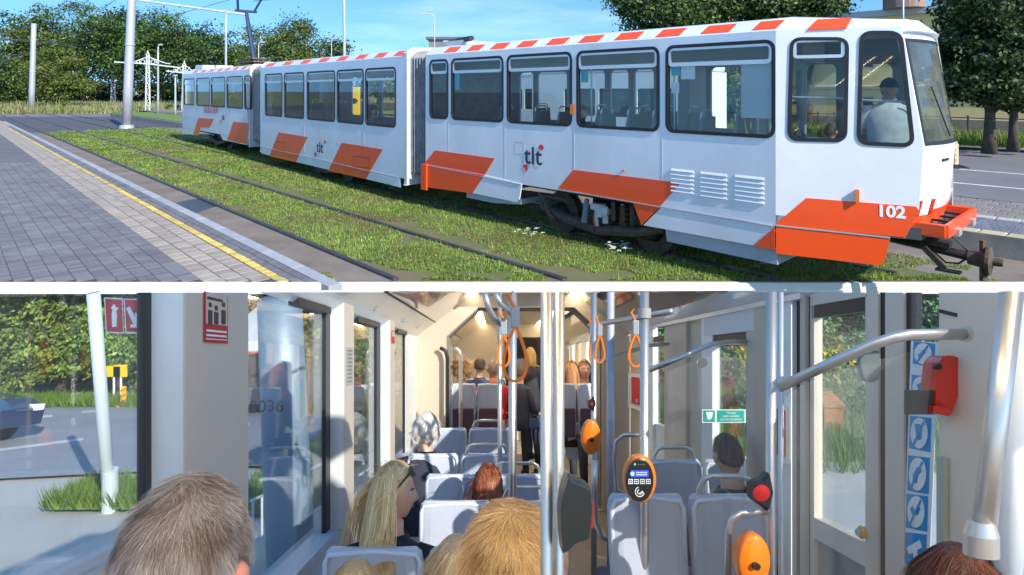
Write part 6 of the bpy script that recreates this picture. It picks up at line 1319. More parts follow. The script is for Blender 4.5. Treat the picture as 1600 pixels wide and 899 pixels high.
# low curved rails near the right seats
for pts, r, lab in (([px3(1000, 680, 3.2), px3(975, 680, 3.2), px3(962, 690, 3.2), px3(960, 720, 3.2), px3(963, 765, 3.2), px3(975, 772, 3.2)], 3.2, 'bent grab rail left of the round ticket reader'),
     ([px3(1137, 905, 2.1), px3(1138, 830, 2.1), px3(1143, 812, 2.1), px3(1158, 802, 2.1), px3(1195, 800, 2.1)], 5, 'bent grab rail over the low orange reader'),
     ([px3(930, 720, 3.0), px3(928, 770, 3.0), px3(930, 815, 3.0), px3(940, 838, 3.0), px3(955, 845, 3.0)], 5, 'curved rail foot behind the black reader back')):
    rail(pts, r*pts[0][1]/F, 'bent_grab_rail', lab, grp='bent grab rails')
# bent ceiling bars at upper left of the aisle
rail([px3(757, 457, 2.6), px3(763, 480, 2.6), px3(772, 498, 2.62), px3(787, 510, 2.65)], .013, 'ceiling_bar', 'bent steel ceiling bar above the orange straps'); rail([px3(773, 457, 2.5), px3(782, 475, 2.5), px3(800, 492, 2.55)], .010, 'ceiling_bar', 'second bent bar crossing above the largest strap')
# straps
def strap(u, v0, v1, w_, Y, label, tilt=0, tw=1.0):
    th = ithing('hanging_strap', px3(u, v0, Y), label, 'hanging strap', 'orange hanging straps'); k = Y/F; cx, _, zt = px3(u, v0, Y); h = (v1-v0)*k; w2 = w_*k/2; pts = []
    for i in range(33):
        t = 2*PI*i/32; s_ = (1-math.cos(t))/2; x = w2*math.sin(t)*(s_**.62)*1.12; pts.append(Vector((cx+x*tw+tilt*s_*k, Y, zt-h*s_)))
    b_ = IB(); bw = .011; n = len(pts)
    rings = []
    for i, p in enumerate(pts):
        d = (pts[min(i+1, n-1)]-pts[max(i-1, 0)]).normalized(); nn = Vector((d.z, 0, -d.x))*.0045; rings.append([p+nn+Vector((0, -bw, 0)), p+nn+Vector((0, bw, 0)), p-nn+Vector((0, bw, 0)), p-nn+Vector((0, -bw, 0))])
    b_.loft(rings); B_(b_, 'loop', mat('strap_orange', (.80, .19, .02), .5, var=.08, vscale=30), th)
    B_(IB().box((cx-.014, Y-.014, zt-.01), (cx+.014, Y+.014, zt+.055)), 'buckle', mat('strap_grey', (.34, .35, .36), .5), th, bevel=.004)
    B_(IB().tube([(cx, Y, zt+.05), (cx-.02, Y, zt+.09), (cx, Y, zt+.115), (cx+.02, Y, zt+.09), (cx, Y, zt+.05)], .006, 8), 'hanger', MATS['strap_orange'], th)
strap(805, 508, 596, 44, 1.9, 'largest orange hanging strap left of the thick pole'); strap(787, 520, 573, 28, 2.6, 'smaller orange strap overlapping the largest one', tw=.8); strap(937, 523, 567, 22, 3.4, 'thin orange strap right of the thick pole', tw=.8)
strap(925, 522, 566, 16, 3.7, 'narrow turned orange strap nearest the thick pole on its right', tw=.5); strap(993, 520, 573, 26, 2.75, 'orange strap beside the reader pole in front of the hand rail')
# ticket readers
def reader(u, v, w_, hh, Y, label, yaw=0, face=True):
    th = ithing('ticket_reader', px3(u, v, Y), label, 'ticket reader', 'ticket readers on the poles'); k = Y/F; rx, rz = w_*k/2, hh*k/2; c = px3(u, v, Y)
    def ov(s_, y0): return [(c[0]+rx*s_*math.cos(a)+.0, c[1]+y0, c[2]+rz*s_*math.sin(a)) for a in np.linspace(0, 2*PI, 37)[:-1]]
    B_(IB().loft([ov(.86, .045), ov(1, .03), ov(1.02, 0), ov(.97, -.02), ov(.86, -.028)]), 'orange_shell', orp, th, smooth=True)
    if face:
        def o2(s_, y0, dx=-.10): return [(c[0]+rx*(dx+s_*.86*math.cos(a)), c[1]+y0, c[2]+rz*s_*.9*math.sin(a)) for a in np.linspace(0, 2*PI, 37)[:-1]]
        B_(IB().loft([o2(1, -.020), o2(.99, -.034), o2(.93, -.037)]), 'black_face', blackp, th)
        fx = lambda a, b_: (c[0]+rx*a, c[2]+rz*b_)
        def fp_(pl, name, m, d=.039): return B_(IB().plate([fx(a, b_) for a, b_ in pl], [], lambda a, b_, t: (a, c[1]-d-t, b_), .0012), name, m, th)
        fp_([(-.66, .14), (.42, .14), (.42, .42), (-.66, .42)], 'screen', mat('blue_screen', (.03, .05, .35), .2, emit=(.06, .10, .8), estr=.5)); fp_([(-.58+.13*math.cos(a), .28+.09*math.sin(a)) for a in np.linspace(0, 2*PI, 13)[:-1]], 'screen_mark', mat('screen_pale', (.3, .4, .9), .3, emit=(.3, .4, 1), estr=.6), .0405)
        for q in (.33, .24): fp_([(-.35, q-.02), (.32, q-.02), (.32, q+.02), (-.35, q+.02)], 'screen_line', MATS['screen_pale'], .0405)
        fp_([(-.42+.05*math.cos(a), .66+.035*math.sin(a)) for a in np.linspace(0, 2*PI, 9)[:-1]], 'green_led', mat('led_green', (.05, .8, .2), .3, emit=(.1, 1, .3), estr=1.5))
        for j in range(3): fp_([(-.20+j*.17+.035*math.cos(a), .66+.025*math.sin(a)) for a in np.linspace(0, 2*PI, 9)[:-1]], 'led', mat('led_dim', (.35, .3, .12), .3))
        icw = mat('icon_white', (.75, .78, .8), .4)
        for j in range(4):
            x0 = -.82+j*.36; q = [(x0, -.14), (x0+.28, -.14), (x0+.28, .06), (x0, .06)]; B_(IB().plate([fx(a, b_) for a, b_ in q], [[fx(a, b_) for a, b_ in ((x0+.04, -.11), (x0+.24, -.11), (x0+.24, .03), (x0+.04, .03))]], lambda a, b_, t: (a, c[1]-.039-t, b_), .0012), 'key_frame', icw, th)
            fp_([(x0+.09, -.07), (x0+.19, -.07), (x0+.19, -.01), (x0+.09, -.01)], 'key_mark', icw)
        for rr_ in (.16, .30):
            aa = np.linspace(.6*PI, 1.9*PI, 16); B_(IB().plate([fx(-.12+rr_*1.0*math.cos(a), -.46+rr_*.72*math.sin(a)) for a in aa]+[fx(-.12+(rr_-.05)*math.cos(a), -.46+(rr_-.05)*.72*math.sin(a)) for a in aa[::-1]], [], lambda a, b_, t: (a, c[1]-.039-t, b_), .0012), 'contactless_arc', icw, th)
        fp_([(-.18, -.52), (.05, -.42), (.12, -.50), (0, -.56), (-.1, -.60)], 'contactless_hand', icw)
    else: B_(IB().tube([(c[0], c[1]-.02, c[2]-rz*.12), (c[0], c[1]-.045, c[2]-rz*.12)], .012 if rx > .02 else .006, 12), 'screw_cap', blackp, th)
    return th
reader(999, 748, 50, 75, 2.42, 'orange ticket reader with black face, blue screen and four keys'); reader(923, 683, 30, 54, 3.3, 'small orange ticket reader ahead on the narrow pole', face=False); reader(1174, 874, 52, 84, 2.0, 'orange back of the ticket reader low at the right pole', face=False)
# black cradle of the reader on the near pole and stop buttons
cr_ = ithing('reader_cradle', px3(890, 800, .76), 'large black ticket reader seen from its side on the thick pole', 'ticket reader'); k = .76/F
out = rpoly([(876, 862), (886, 857), (896, 845), (916, 838), (921, 790), (919, 755), (905, 747), (892, 742), (885, 733), (876, 765), (873, 800)], 5)
B_(IB().loft([[((u-UI)*k, .76+dy*.7, (VI-(800+(v-800)*f))*k) for u, v in out] for dy, f in ((-.035, .88), (-.02, .98), (.02, .98), (.035, .88))]), 'cradle', mat('cradle_black', (.022, .028, .028), .3), cr_, smooth=False, bevel=.004); B_(IB().box(((919-UI)*k, .75, (VI-822)*k), ((925-UI)*k, .77, (VI-782)*k)), 'red_button', redb, cr_)
def stopb(u, v, w_, hh, Y, label):
    th = ithing('stop_button', px3(u, v, Y), label, 'stop button', 'stop buttons on the poles'); k = Y/F
    o_ = rpoly([(u+w_*.35, v-hh*.5), (u+w_*.5, v), (u+w_*.3, v+hh*.5), (u-w_*.1, v+hh*.34), (u-w_*.5, v+hh*.2), (u-w_*.5, v-hh*.25), (u, v-hh*.32)], 3)
    B_(IB().loft([[((a-UI)*k, Y+dy, (VI-(v+(b_-v)*f))*k) for a, b_ in o_] for dy, f in ((-.03, .8), (-.015, 1), (.015, 1), (.03, .8))]), 'housing', blackp, th, bevel=.003); B_(IB().lathe([(.014*w_/30*2, -.03), (.014*w_/30*2, -.038), (.008, -.042)], (((u-w_*.15)-UI)*k, Y, (VI-v)*k), 14, 'y'), 'red_button', mat('dull_red', (.40, .02, .02), .4), th)
stopb(1187, 767, 30, 62, 2.06, 'black stop button box with a red button on the hand rail pole'); stopb(924, 631, 11, 26, 3.55, 'small black stop button box on the narrow pole')
# window notices on the left
fe = ithing('extinguisher_sign', px3(192, 522, 1.62), 'red and white fire extinguisher and arrow sign on the left window', 'sign'); Yf = 1.62
for j, (u0, u1) in enumerate(((162.5, 192), (193, 221))):
    s_ = .15*(u0-162)
    fplate([(u0+3, 520.5+s_*.15), (u1+1, 521.5+s_*.15), (u1-1, 469-3+s_*.3), (u0, 465+s_*.4)], Yf, .002, 'white_border', wlt, fe); fplate([(u0+4.5, 518.5), (u1-.5, 519.5), (u1-2.5, 468.5+s_*.2), (u0+1.7, 467+s_*.3)], Yf-.002, .002, 'red_field', mat('sign_red', (.50, .02, .03), .5), fe)
fplate([(175, 511), (182, 511), (182.5, 490), (181, 486), (184, 484), (184, 480), (180, 480), (179.5, 476), (177, 476), (173, 482), (176, 484), (174.5, 490)], Yf-.004, .002, 'extinguisher_symbol', wlt, fe)
fplate([(197, 482), (202, 479), (211, 496), (211, 489), (215, 489), (215.5, 512), (203, 512), (204, 507), (208.5, 507)], Yf-.004, .002, 'arrow_symbol', wlt, fe)
yc = -F*(WL+.091)/(UI-337); pn_ = ithing('passenger_notice', (WL+.085, yc, (VI-530)*yc/F), 'red notice with dark figures of passengers on the beige post', 'notice')
def lplate(u0, v0, u1, v1, dx, name, m, par, X=WL+.0925):
    Ya, Yb_ = F*X/(u0-UI), F*X/(u1-UI); Yc = (Ya+Yb_)/2; za, zb_ = (VI-v1)*Yc/F, (VI-v0)*Yc/F; return B_(IB().loft([[(X+dx, Y, za), (X+dx+.0015, Y, za), (X+dx+.0015, Y, zb_), (X+dx, Y, zb_)] for Y in (Ya, Yb_)]), name, m, par)
lplate(318, 459.5, 355, 536, .001, 'red_field', MATS['sign_red'], pn_); lplate(320, 459.8, 353, 508, .003, 'picture_field', mat('notice_cream', (.62, .50, .38), .5), pn_)
for j, u in enumerate((325.5, 335, 346.5)):
    lplate(u-3, 485+j % 2*3, u+3, 507, .005, 'figure', mat('figure_dark', (.04, .04, .05), .5), pn_); lplate(u-2, 473+j % 2*5, u+2, 480+j % 2*5, .005, 'figure_head', MATS['figure_dark'], pn_)
lplate(321, 466, 345, 470, .005, 'figure_beam', MATS['figure_dark'], pn_)
for v in (518, 525): lplate(321, v-1.5, 352, v+1.5, .003, 'text_line', wlt, pn_)
lplate(320, 530, 353, 531.5, .003, 'border_line', wlt, pn_)
yn2 = yl(546); n2 = ithing('paper_strip_notice', (WL+.07, yn2, (VI-600)*yn2/F), 'narrow paper strip with grey writing on the second cream post', 'notice'); lplate(540.5, 543, 551.5, 602, .0, 'paper', mat('paper_grey', (.42, .40, .38), .7), n2, WL+.0795)
for v in range(547, 600, 6): lplate(542.5, v, 549.5, v+2.4, .002, 'text_line', mat('text_grey', (.22, .20, .19), .7), n2, WL+.0795)
yn3 = yl(613); n3_ = ithing('small_red_notice', (WL+.055, yn3, (VI-535)*yn3/F), 'small dark red notice on the third cream post', 'notice'); lplate(611.5, 517, 616.5, 537, .0, 'red_field', MATS['sign_red'], n3_, WL+.0805); lplate(612.3, 519, 615.7, 526, .002, 'picture_field', MATS['notice_cream'], n3_, WL+.0805)
# ---------------------------------------------------------------- passengers of the lower tram
RP = Matrix.Rotation(PITCH, 3, 'X')
def iperson(label, u, vt, Y, yaw=0, sc=1.0, **k):
    M = RP @ Matrix.Rotation(yaw, 3, 'Z'); loc = I(ip(u, vt, Y))-M @ Vector((0, 0, .905*sc))
    return person(label, loc, tuple(M.to_euler()), sc, **k)
SK, SK2 = (.58, .30, .20), (.62, .34, .24)
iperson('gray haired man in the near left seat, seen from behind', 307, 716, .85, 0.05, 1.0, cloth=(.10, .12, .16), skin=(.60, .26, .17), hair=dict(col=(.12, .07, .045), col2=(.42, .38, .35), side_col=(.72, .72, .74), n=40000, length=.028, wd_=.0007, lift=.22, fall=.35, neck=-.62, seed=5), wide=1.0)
iperson('man with short golden blond hair partly behind the thick pole', 800, 762, 1.06, -.05, 1.04, cloth=(.12, .14, .18), skin=(.66, .36, .24), hair=dict(col=(.36, .18, .055), col2=(.80, .53, .22), side_col=(.42, .28, .16), n=40000, length=.036, wd_=.0007, lift=.16, fall=.25, neck=-.6, seed=9))
iperson('fair haired child leaning against the blond man', 716, 822, 1.45, .2, .86, cloth=(.2, .2, .22), skin=SK2, hair=dict(col=(.40, .27, .13), col2=(.62, .47, .27), n=8000, length=.07, wd_=.0015, lift=.12, fall=.9, neck=-.7, seed=12))
iperson('child with straight sandy hair low in front of the nearest seats', 555, 861, 1.5, 0, .88, cloth=(.15, .17, .22), skin=SK2, hair=dict(col=(.40, .25, .12), col2=(.62, .47, .27), n=8000, length=.075, wd_=.0016, lift=.12, fall=.8, neck=-.7, seed=14))
bw = iperson('woman with long blonde hair and black sunglasses on her head, face turned right', 618, 716, 2.86, 0, 1.0, cloth=(.012, .014, .018), skin=(.66, .36, .26), turn=R(-82), hair=dict(style='long', col=(.70, .46, .19), col2=(1.0, .82, .48), n=15000, length=.42, wd_=.0018, vol=.03, seed=21))
T_ = Matrix.Rotation(R(-82), 3, 'Z'); hc_ = Vector((0, .015, HZ)); sg = MB()
for s_ in (-1, 1):
    sg.loft([[tuple(hc_+T_ @ (head_r(s_*a, e)*1.14+Vector((0, o_, 0)))) for a, e in ((.08, .66), (.34, .62), (.52, .70), (.5, .92), (.25, 1.0), (.08, .9))] for o_ in (0, .006)])
    sg.tube([hc_+T_ @ (head_r(s_*.52, .80)*1.13), hc_+T_ @ (head_r(s_*1.0, .62)*1.14), hc_+T_ @ (head_r(s_*1.4, .32)*1.14)], [.005, .004, .004], 6)
sg.build('sunglasses', blackp, bw)
iperson('woman with chin length white hair in a dark jacket, fourth row', 668, 638, 5.4, .1, 1.12, cloth=(.02, .025, .045), skin=SK2, hair=dict(col=(.50, .46, .38), col2=(.80, .77, .70), n=9000, length=.10, wd_=.0032, lift=.22, fall=1.1, neck=-.95, seed=23))
iperson('passenger with red brown hair behind the steel seat loop', 763, 722, 3.85, 0, 1.02, cloth=(.06, .03, .03), skin=SK2, hair=dict(style='long', col=(.22, .055, .02), col2=(.36, .11, .045), n=2600, length=.26, wd_=.004, vol=.06, seed=25))
iperson('dark haired man in a grey jacket behind the glass screen on the right', 1134, 671, 3.6, .1, 1.0, cloth=(.045, .045, .055), skin=(.50, .25, .16), hair=dict(col=(.05, .04, .035), col2=(.13, .11, .10), n=5000, length=.022, wd_=.002, neck=-.45, seed=27), wide=1.15)
iperson('dark brown haired head at the lower right corner under the leaning pole', 1497, 828, 1.05, 0, 1.05, cloth=(.05, .04, .04), skin=SK, hair=dict(col=(.05, .018, .01), col2=(.13, .05, .025), n=10000, length=.05, wd_=.0014, lift=.15, fall=.6, seed=29))
iperson('passenger with curly brown hair beyond the portal, left window seat', 722, 562, 8.0, 0, 1.1, cloth=(.30, .36, .48), skin=SK2, hair=dict(col=(.14, .07, .03), col2=(.34, .19, .08), n=2200, length=.06, wd_=.008, lift=1.0, vol=.10, seed=31))
iperson('passenger in dark blue with dark hair further beyond the portal', 750, 557, 9.3, 0, 1.0, cloth=(.03, .05, .12), skin=SK2, hair=dict(col=(.10, .08, .06), n=1200, length=.04, wd_=.006, seed=33))
iperson('bald man in a red shirt beyond the portal', 771, 560, 8.1, 0, 1.0, cloth=(.42, .02, .03), skin=(.60, .33, .26), hair=dict(col=(.30, .22, .18), n=200, length=.01, wd_=.004, seed=35))
iperson('woman with light brown hair looking back towards the front of the photograph', 912, 559, 8.3, R(180), 1.08, cloth=(.02, .02, .025), skin=(.70, .38, .28), turn=.15, hair=dict(style='long', col=(.36, .19, .10), col2=(.5, .3, .16), n=1200, length=.2, wd_=.006, seed=37))
iperson('passenger with long auburn hair beside the thick pole beyond the portal', 893, 562, 8.1, .2, 1.08, cloth=(.05, .03, .03), skin=SK2, hair=dict(style='long', col=(.24, .10, .04), col2=(.36, .18, .07), n=1200, length=.28, wd_=.007, vol=.06, seed=39))
iperson('standing passenger in dark clothes with golden hair in the aisle beyond the portal', 829, 541, 9.8, .3, 1.0, cloth=(.02, .022, .035), skin=SK2, standing=True, hair=dict(style='long', col=(.40, .24, .10), col2=(.52, .34, .14), n=1000, length=.16, wd_=.007, seed=41))
iperson('crouched passenger in blue jeans at the edge of the aisle', 812, 568, 9.4, -.6, .98, cloth=(.03, .035, .06), skin=SK2, trousers=(.05, .08, .18), hair=dict(col=(.20, .14, .10), n=900, length=.04, wd_=.006, seed=43))
# ================================================================ the street outside the lower tram
def ZL(Y): return -1.9+max(0, Y-8)*.055
def ob(name, X0, X1, Y0, Y1, dz, m, zf=ZL, skew=0.0, kind='structure'):
    n = 14; b_ = IB(); vs = []
    for i in range(n+1):
        Y = Y0+(Y1-Y0)*i/n; vs.append([(X0+skew*Y, Y, zf(Y)+dz), (X1+skew*Y, Y, zf(Y)+dz)])
    b_.add([p for r_ in vs for p in r_], [(2*i, 2*i+1, 2*i+3, 2*i+2) for i in range(n)]); return tag(b_.build(name, m), kind=kind)
pav = mat('pale_pavement', (.54, .51, .47), .9, col2=(.62, .59, .55), vscale=.7, bump=.2, bscale=30)
ob('ground', -34, 34, -2, 26, -.03, pav)
def ZR_(Y): return -1.9+max(0, Y-9.5)*.075
ob('pavement', 1.9, 30, -1, 9.6, .0, mat('bright_pavement', (.56, .56, .54), .9, var=.08, vscale=1), ZR_); ob('lawn', 1.9, 30, 9.6, 26, .03, lawn, ZR_)
asr = mat('street_asphalt', (.32, .33, .37), .85, var=.10, vscale=.5)
def rd(name, q, dz, m):     # strips of the obliquely running road, given by their rows at the left edge and at column 600
    b_ = IB(); pts = []
    for (u, v) in q:
        Y = 10.0
        for _ in range(60): Y = .5*Y+.5*(-ZL(Y)*F/(v-VI))
        pts.append(((u-UI)*Y/F, Y, ZL(Y)+dz))
    n = len(pts)//2; b_.add(pts, [(i, i+1, len(pts)-2-i, len(pts)-1-i) for i in range(n-1)]); return tag(b_.build(name, m), kind='structure')
def band(v0, v1, dz, name, m, u0=-60, u1=700, s=-.035):
    us = np.linspace(u0, u1, 9); return rd(name, [(u, max(v0+s*(u-0), 588)) for u in us]+[(u, max(v1+s*(u-0), 589)) for u in us[::-1]], dz, m)
band(741, 641, .004, 'street', asr, s=-.05)
band(751, 741, .03, 'kerb', granite, s=-.05)
for (a, b_, v, h_, s) in ((50, 82, 651, 3.6, -.06), (128, 150, 643, 3, -.06), (200, 218, 635, 2.5, -.06), (350, 390, 672, 4, -.08), (460, 505, 640, 3, -.08), (540, 600, 640, 3, -.09)): band(v+a*.06, v+h_+a*.06, .010, 'lane_mark', paint, a, b_, s)
band(706, 702, .010, 'lane_line', paint, -40, 130, -.13)
# green strip near the tram and railings
ob('grass_strip', -3.6, -2.3, 7.4, 19, .02, lawn)
def blades_at(X0, X1, Y0, Y1, n, name, label, zf=ZL, h=.16, dens=None):
    Xs_ = rng.uniform(X0, X1, n); Ys = rng.uniform(Y0, Y1, n); W3 = np.array([I((x, y, zf(y)+.02)) for x, y in zip(Xs_, Ys)]); hh = rng.uniform(.4, 1, n)*h; an = rng.uniform(0, 2*PI, n); V = np.zeros((n, 3, 3)); ww = .006+Ys*.0006
    V[:, 0] = W3+np.stack([np.cos(an)*ww, np.sin(an)*ww, 0*an], 1); V[:, 1] = W3-np.stack([np.cos(an)*ww, np.sin(an)*ww, 0*an], 1); V[:, 2] = W3+np.stack([np.sin(an)*hh*.4, np.cos(an)*hh*.4, hh], 1)
    c = np.array([(.15, .26, .03), (.22, .34, .05), (.10, .19, .02)])[rng.integers(3, size=n)]; o = quads_np(name, V, c, leafm, k=3); return tag(o, label, 'grass', kind='stuff')
blades_at(-3.6, -2.3, 7.4, 19, 16000, 'grass', 'green grass strip beside the lower tram', h=.22)
pc = I(((150-UI)*9/F, 9, ZL(9)))
blades_at(-5.7, -4.25, 7.6, 8.6, 5000, 'grass', 'tuft of bright grass round the foot of the pale lamp pole', h=.32)
blades_at(-18, -3.0, 17.4, 19.2, 14000, 'grass', 'far grass bank under the sunlit trees on the left', h=.35)
blades_at(2.2, 22, 9.7, 18, 26000, 'grass', 'tall flowering grass outside the right windows', ZR_, .5)
def og(u, v, zf=ZL):
    Y = 10.0
    for _ in range(80): Y = .5*Y+.5*(-zf(Y)*F/(v-VI))
    return Y
def othing(name, u, v, label, cat, group=None, zf=ZL, Y=None):
    Y = Y or og(u, v, zf); th = empty(name, I(((u-UI)*Y/F, Y, zf(Y))), label, cat, group); return th, Y/F, Y
th, k, Y = othing('lamp_pole', 172, 797, 'slim pale lamp pole standing in a grass tuft outside the left window', 'lamp post'); hgt = (797-457)*k-.01
MB().tube([(0, 0, 0), (-13*k, 0, hgt*.5), (-26*k, 0, hgt)], [9*k, 9*k, 9.5*k], 16).build('shaft', mat('pale_pole', (.62, .68, .68), .4, .2), th, smooth=True); MB().tube([(0, 0, 0), (0, 0, .5)], [12*k, 11*k], 16).build('foot', MATS['pale_pole'], th)
th, k, Y = othing('concrete_pole', 447, 905, 'thick blue grey pole numbered 2036 close outside the second window', 'pole', Y=4.6); z0 = -ZL(4.6)
hp_ = z0-(VI-457)*-k*-1*-1 if False else (VI-457)*k+z0-.002
MB().tube([(12*k, 0, 0), (0, 0, hp_*.5), (-10*k, 0, hp_-35*k*.30)], [37*k, 35*k, 33*k], 28).build('shaft', mat('pole_blue_grey', (.26, .36, .46), .45, .25, var=.12, vscale=2, stretch=(1, 1, .3)), th, smooth=True)
text('lettering', '2036', 18*k/.7, mat('faded_ink', (.06, .08, .11), .6), th, Matrix.Translation((-16*k, -36.2*k, z0+(VI-617)*k)) @ Matrix.Rotation(R(90), 4, 'X'), .001)
sy_ = mat('sign_yellow', (.90, .62, .0), .5)
for u, v, w_, h_, lab in ((178, 612, 14, 16, 'left one of two yellow roadwork boards on the far kerb'), (189, 610, 13, 18, 'right, slightly taller one of two yellow roadwork boards on the far kerb')):
    th, k, Y = othing('yellow_board', u, 612, lab, 'road sign', 'yellow roadwork boards', Y=18.9); b0 = -ZL(Y)+(VI-588)*k
    MB().tube([(0, 0, 0), (0, 0, b0)], 1.6*k, 8).build('post', whitewall, th); MB().box((-w_*k*.8, -.05, b0), (w_*k*.8, 0, b0+h_*k)).build('panel', sy_, th)
def beacon(u, v, h_, Y, label):
    th, k, Y = othing('striped_beacon', u, v, label, 'traffic beacon', 'striped traffic beacons', Y=Y); MB().box((-10*k, -6*k, 0), (10*k, 6*k, 3*k)).build('foot', mat('beacon_foot', (.5, .4, .1), .7), th); MB().box((-4*k, -1*k, 3*k), (4*k, 1*k, h_*k)).build('panel', sy_, th)
    for i in range(3): MB().add([(-4*k, -1.2*k, (5+i*9)*k), (4*k, -1.2*k, (9+i*9)*k), (4*k, -1.2*k, (13+i*9)*k), (-4*k, -1.2*k, (9+i*9)*k), (-4*k, -1.0*k, (5+i*9)*k), (4*k, -1.0*k, (9+i*9)*k), (4*k, -1.0*k, (13+i*9)*k), (-4*k, -1.0*k, (9+i*9)*k)], [(0,1,2,3), (7,6,5,4), (0,4,5,1), (2,6,7,3)]).build('stripe', mat('beacon_orange', (.80, .15, .02), .5), th)
beacon(193, 622, 32, 17.6, 'orange and yellow striped beacon right of the yellow boards'); beacon(2, 640, 32, 15.5, 'striped beacon cut by the left edge above the blue car'); beacon(479, 600, 34, 17.5, 'striped beacon seen right of the numbered pole')
car('blue_car', 'dark blue car front with bright alloy wheel at the left edge', I(((-158-UI)*11.9/F, 11.9, ZL(11.9))), (0, 0, R(-2)) if False else R(-3), ('blue', (.02, .04, .12)), 1.0).rotation_euler = (RP @ Matrix.Rotation(R(-3), 3, 'Z')).to_euler()
car('dark_car', 'dark car driving on the road right of the numbered pole', I(((452-UI)*16.5/F, 16.5, ZL(16.5))), 0, ('dark', (.04, .035, .045)), 1.0).rotation_euler = RP.to_euler()
th, k, Y = othing('red_van', 385, 640, 'red and white van just right of the beige post', 'van', Y=17)
MB().box((-.9, 0, .35), (.32, 4, 1.65)).build('body', mat('van_red', (.62, .04, .04), .4), th, bevel=.06); MB().box((-.9, -.02, 1.6), (.32, 4, 1.9)).build('roof', mat('van_white', (.75, .75, .75), .4), th, bevel=.06); MB().box((-.8, -.03, 1.05), (.22, .0, 1.5)).build('rear_window', MATS['car_glass'], th); MB().box((-.9, -.05, .55), (.33, .0, .75)).build('bumper_band', MATS['van_white'], th)
for x in (-.7, .15): MB().lathe([(.24, -.1), (.33, -.08), (.33, .08), (.24, .1)], (x, .7, .33), 16, 'x').build('wheel', rubber, th)
for (u0, v0, u1, v1, lab) in ((392, 783, 412, 774, 'short white rail behind the gray haired man'), (470, 742, 540, 705, 'upper white sloping rail on the grass outside the second window'), (472, 812, 545, 765, 'lower white sloping rail outside the second window'), (558, 745, 595, 722, 'white rail seen through the third window')):
    Y0 = 5.6; th = empty('white_rail', I(ip(u1, v1, Y0+.8)), lab, 'railing', 'white railings beside the track'); p0, p1 = I(ip(u0, v0, Y0)), I(ip(u1, v1, Y0+.8)); MB().tube([p0-th.location, p1-th.location], .013, 10).build('bar', whitewall, th)
    for p in (p0.lerp(p1, .15), p0.lerp(p1, .85)): MB().tube([p-th.location, (p-th.location)+Vector((0, 0, -.75))], .013, 8).build('post', whitewall, th)
# trees under the edge of the street deck
ZBR, ZBL = SC*(H-317*YC/F-H)-.03, SC*(-317*YP/F)-.03
def keep_for(loc):
    def f(P):
        z = P[:, 2]+loc.z; x = P[:, 0]+loc.x; return z < np.where(x < xk*SC-.6, ZBL, ZBR)
    return f
LG = [(.17, .29, .04), (.24, .37, .06), (.32, .45, .08), (.12, .21, .04)]
LY = [(.24, .30, .05), (.30, .33, .07), (.16, .22, .04)]
def under_tree(u, v0, v1, Y, wpx, n, cols, lab, grp=None, lsz=.13, zf=ZL):
    k = Y/F; base = I(((u-UI)*k, Y, zf(min(Y, 19)))); zt = I(ip(u, v0, Y)).z-base.z; zb_ = I(ip(u, v1, Y)).z-base.z; hw = wpx*k/2; hc = (zt-zb_)/2; c = (zt+zb_)/2
    bl = [(0, 0, c, hw, 1.1, hc*1.05)]+[(rng.uniform(-.6, .6)*hw, rng.uniform(-.5, .5), c+rng.uniform(-.5, .6)*hc, hw*.5, .8, hc*.45) for _ in range(5)]
    return tree(lab, 0, 0, bl, n, lsz, .42, cols, .16, grp, 1.0, loc=base, keep=keep_for(base))
gt = 'sunlit trees outside the left windows of the lower tram'
under_tree(15, 425, 612, 20.5, 110, 5200, LG+LY, 'sunlit tree at the far left edge of the lower view', gt)
under_tree(95, 425, 608, 20.4, 130, 6500, LY+LG[:2], 'bright yellow green tree left of the pale lamp pole', gt)
under_tree(185, 425, 600, 20.6, 110, 5200, LG, 'green tree behind the yellow boards', gt)
under_tree(260, 425, 600, 20.6, 90, 2500, LG, 'green tree mostly hidden by the cream post', gt)
under_tree(375, 425, 600, 20.6, 110, 3600, LG, 'green tree behind the red van', gt)
under_tree(480, 425, 600, 21, 110, 4800, LG+LY, 'sunlit tree seen through the second window beside the numbered pole', gt)
under_tree(570, 430, 600, 21, 90, 3600, LG+LY, 'green tree seen through the third window', gt)
under_tree(640, 430, 600, 21.4, 80, 2500, LG, 'green tree seen through the last window before the portal', gt)
gt2 = 'trees outside the right windows of the lower tram'
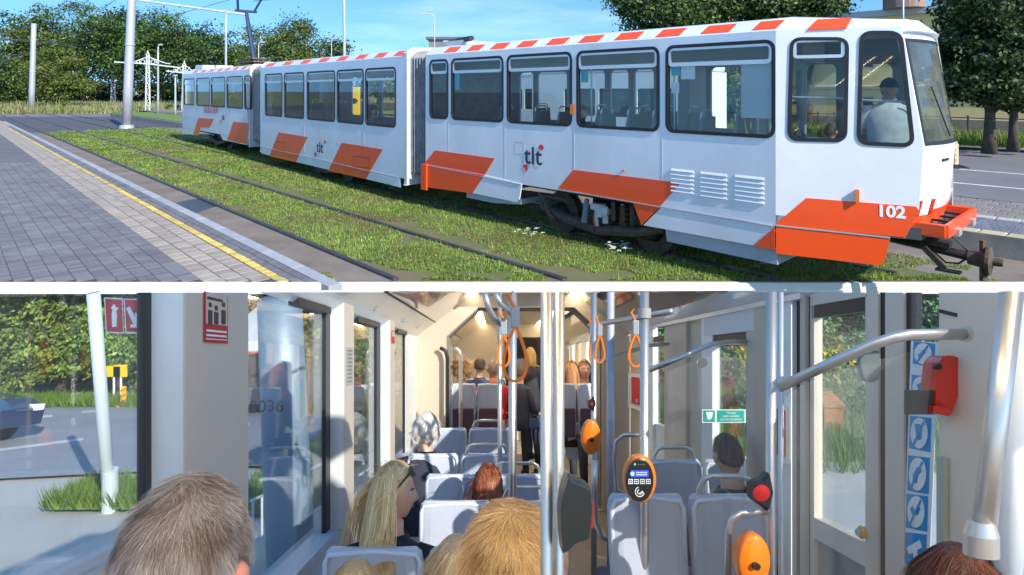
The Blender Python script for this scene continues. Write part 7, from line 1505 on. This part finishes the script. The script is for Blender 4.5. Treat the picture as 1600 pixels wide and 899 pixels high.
DG = [(.10, .24, .10), (.15, .31, .14), (.07, .18, .08), (.22, .38, .18)]
for u, v1, lab in ((1000, 620, 'green tree outside the small right window'), (1060, 620, 'green tree behind the right wall posts'), (1140, 610, 'green tree behind the dark haired man'), (1235, 600, 'green tree left of the double door'), (1315, 585, 'blue green tree filling the upper door pane'), (1400, 585, 'tree behind the middle of the double door'), (1455, 590, 'tree behind the pictogram strip'), (1540, 600, 'tree beyond the beige wall'), (1620, 600, 'last tree at the right edge')):
    under_tree(u, 430, v1, 22.2, 110, 4200, DG, lab, gt2, zf=ZR_)
th = empty('flowering_hedge', I(((1315-UI)*15/F, 15, ZR_(15))), 'hedge with yellow blossoms outside the double door', 'hedge')
P = np.stack([rng.uniform(-2.6, 2.6, 9000), rng.normal(size=9000)*.3, rng.uniform(0, 1, 9000)**.8*((562-548)*15/F-ZR_(15))], 1); N = rng.normal(size=(9000, 3)); N /= np.linalg.norm(N, axis=1)[:, None]
cc = np.where((P[:, 2:3] > 1.5) & (rng.random((9000, 1)) > .45), np.array([[.62, .48, .06]]), np.array([[.13, .27, .06]])); leaves('foliage', P, N, np.ones(9000), .10, [(1, 1, 1)], leafA, th)
at = [o for o in KIDS(th)][0].data.color_attributes['tint']; c4 = np.ones((9000, 4, 4), np.float32); c4[:, :, :3] = cc[:, None, :]; at.data.foreach_set('color', c4.reshape(-1)); limbs([(0, 0, .7, 1.8, .2, .3)], 0, .04).build('stem', bark, th)
th = empty('wooden_hut', I(((1303-UI)*13/F, 13, ZR_(13))), 'small rust brown box standing in the grass outside the double door', 'hut'); k = 13/F
MB().box((-15*k, 0, 0), (15*k, .5, 46*k)).build('wall', mat('hut_wood', (.34, .15, .06), .8, var=.3, vscale=6), th); MB().box((-17*k, -.05, 46*k), (17*k, .55, 50*k)).build('roof', MATS['hut_wood'], th)
# earth bank closing the view under the deck
b_ = MB(); b_.box((-60, 25.6, -22), (60, 26, -7.3)); tag(b_.build('earth_bank', mat('bank_green', (.05, .09, .03), .95, var=.4, vscale=.8)), kind='structure')
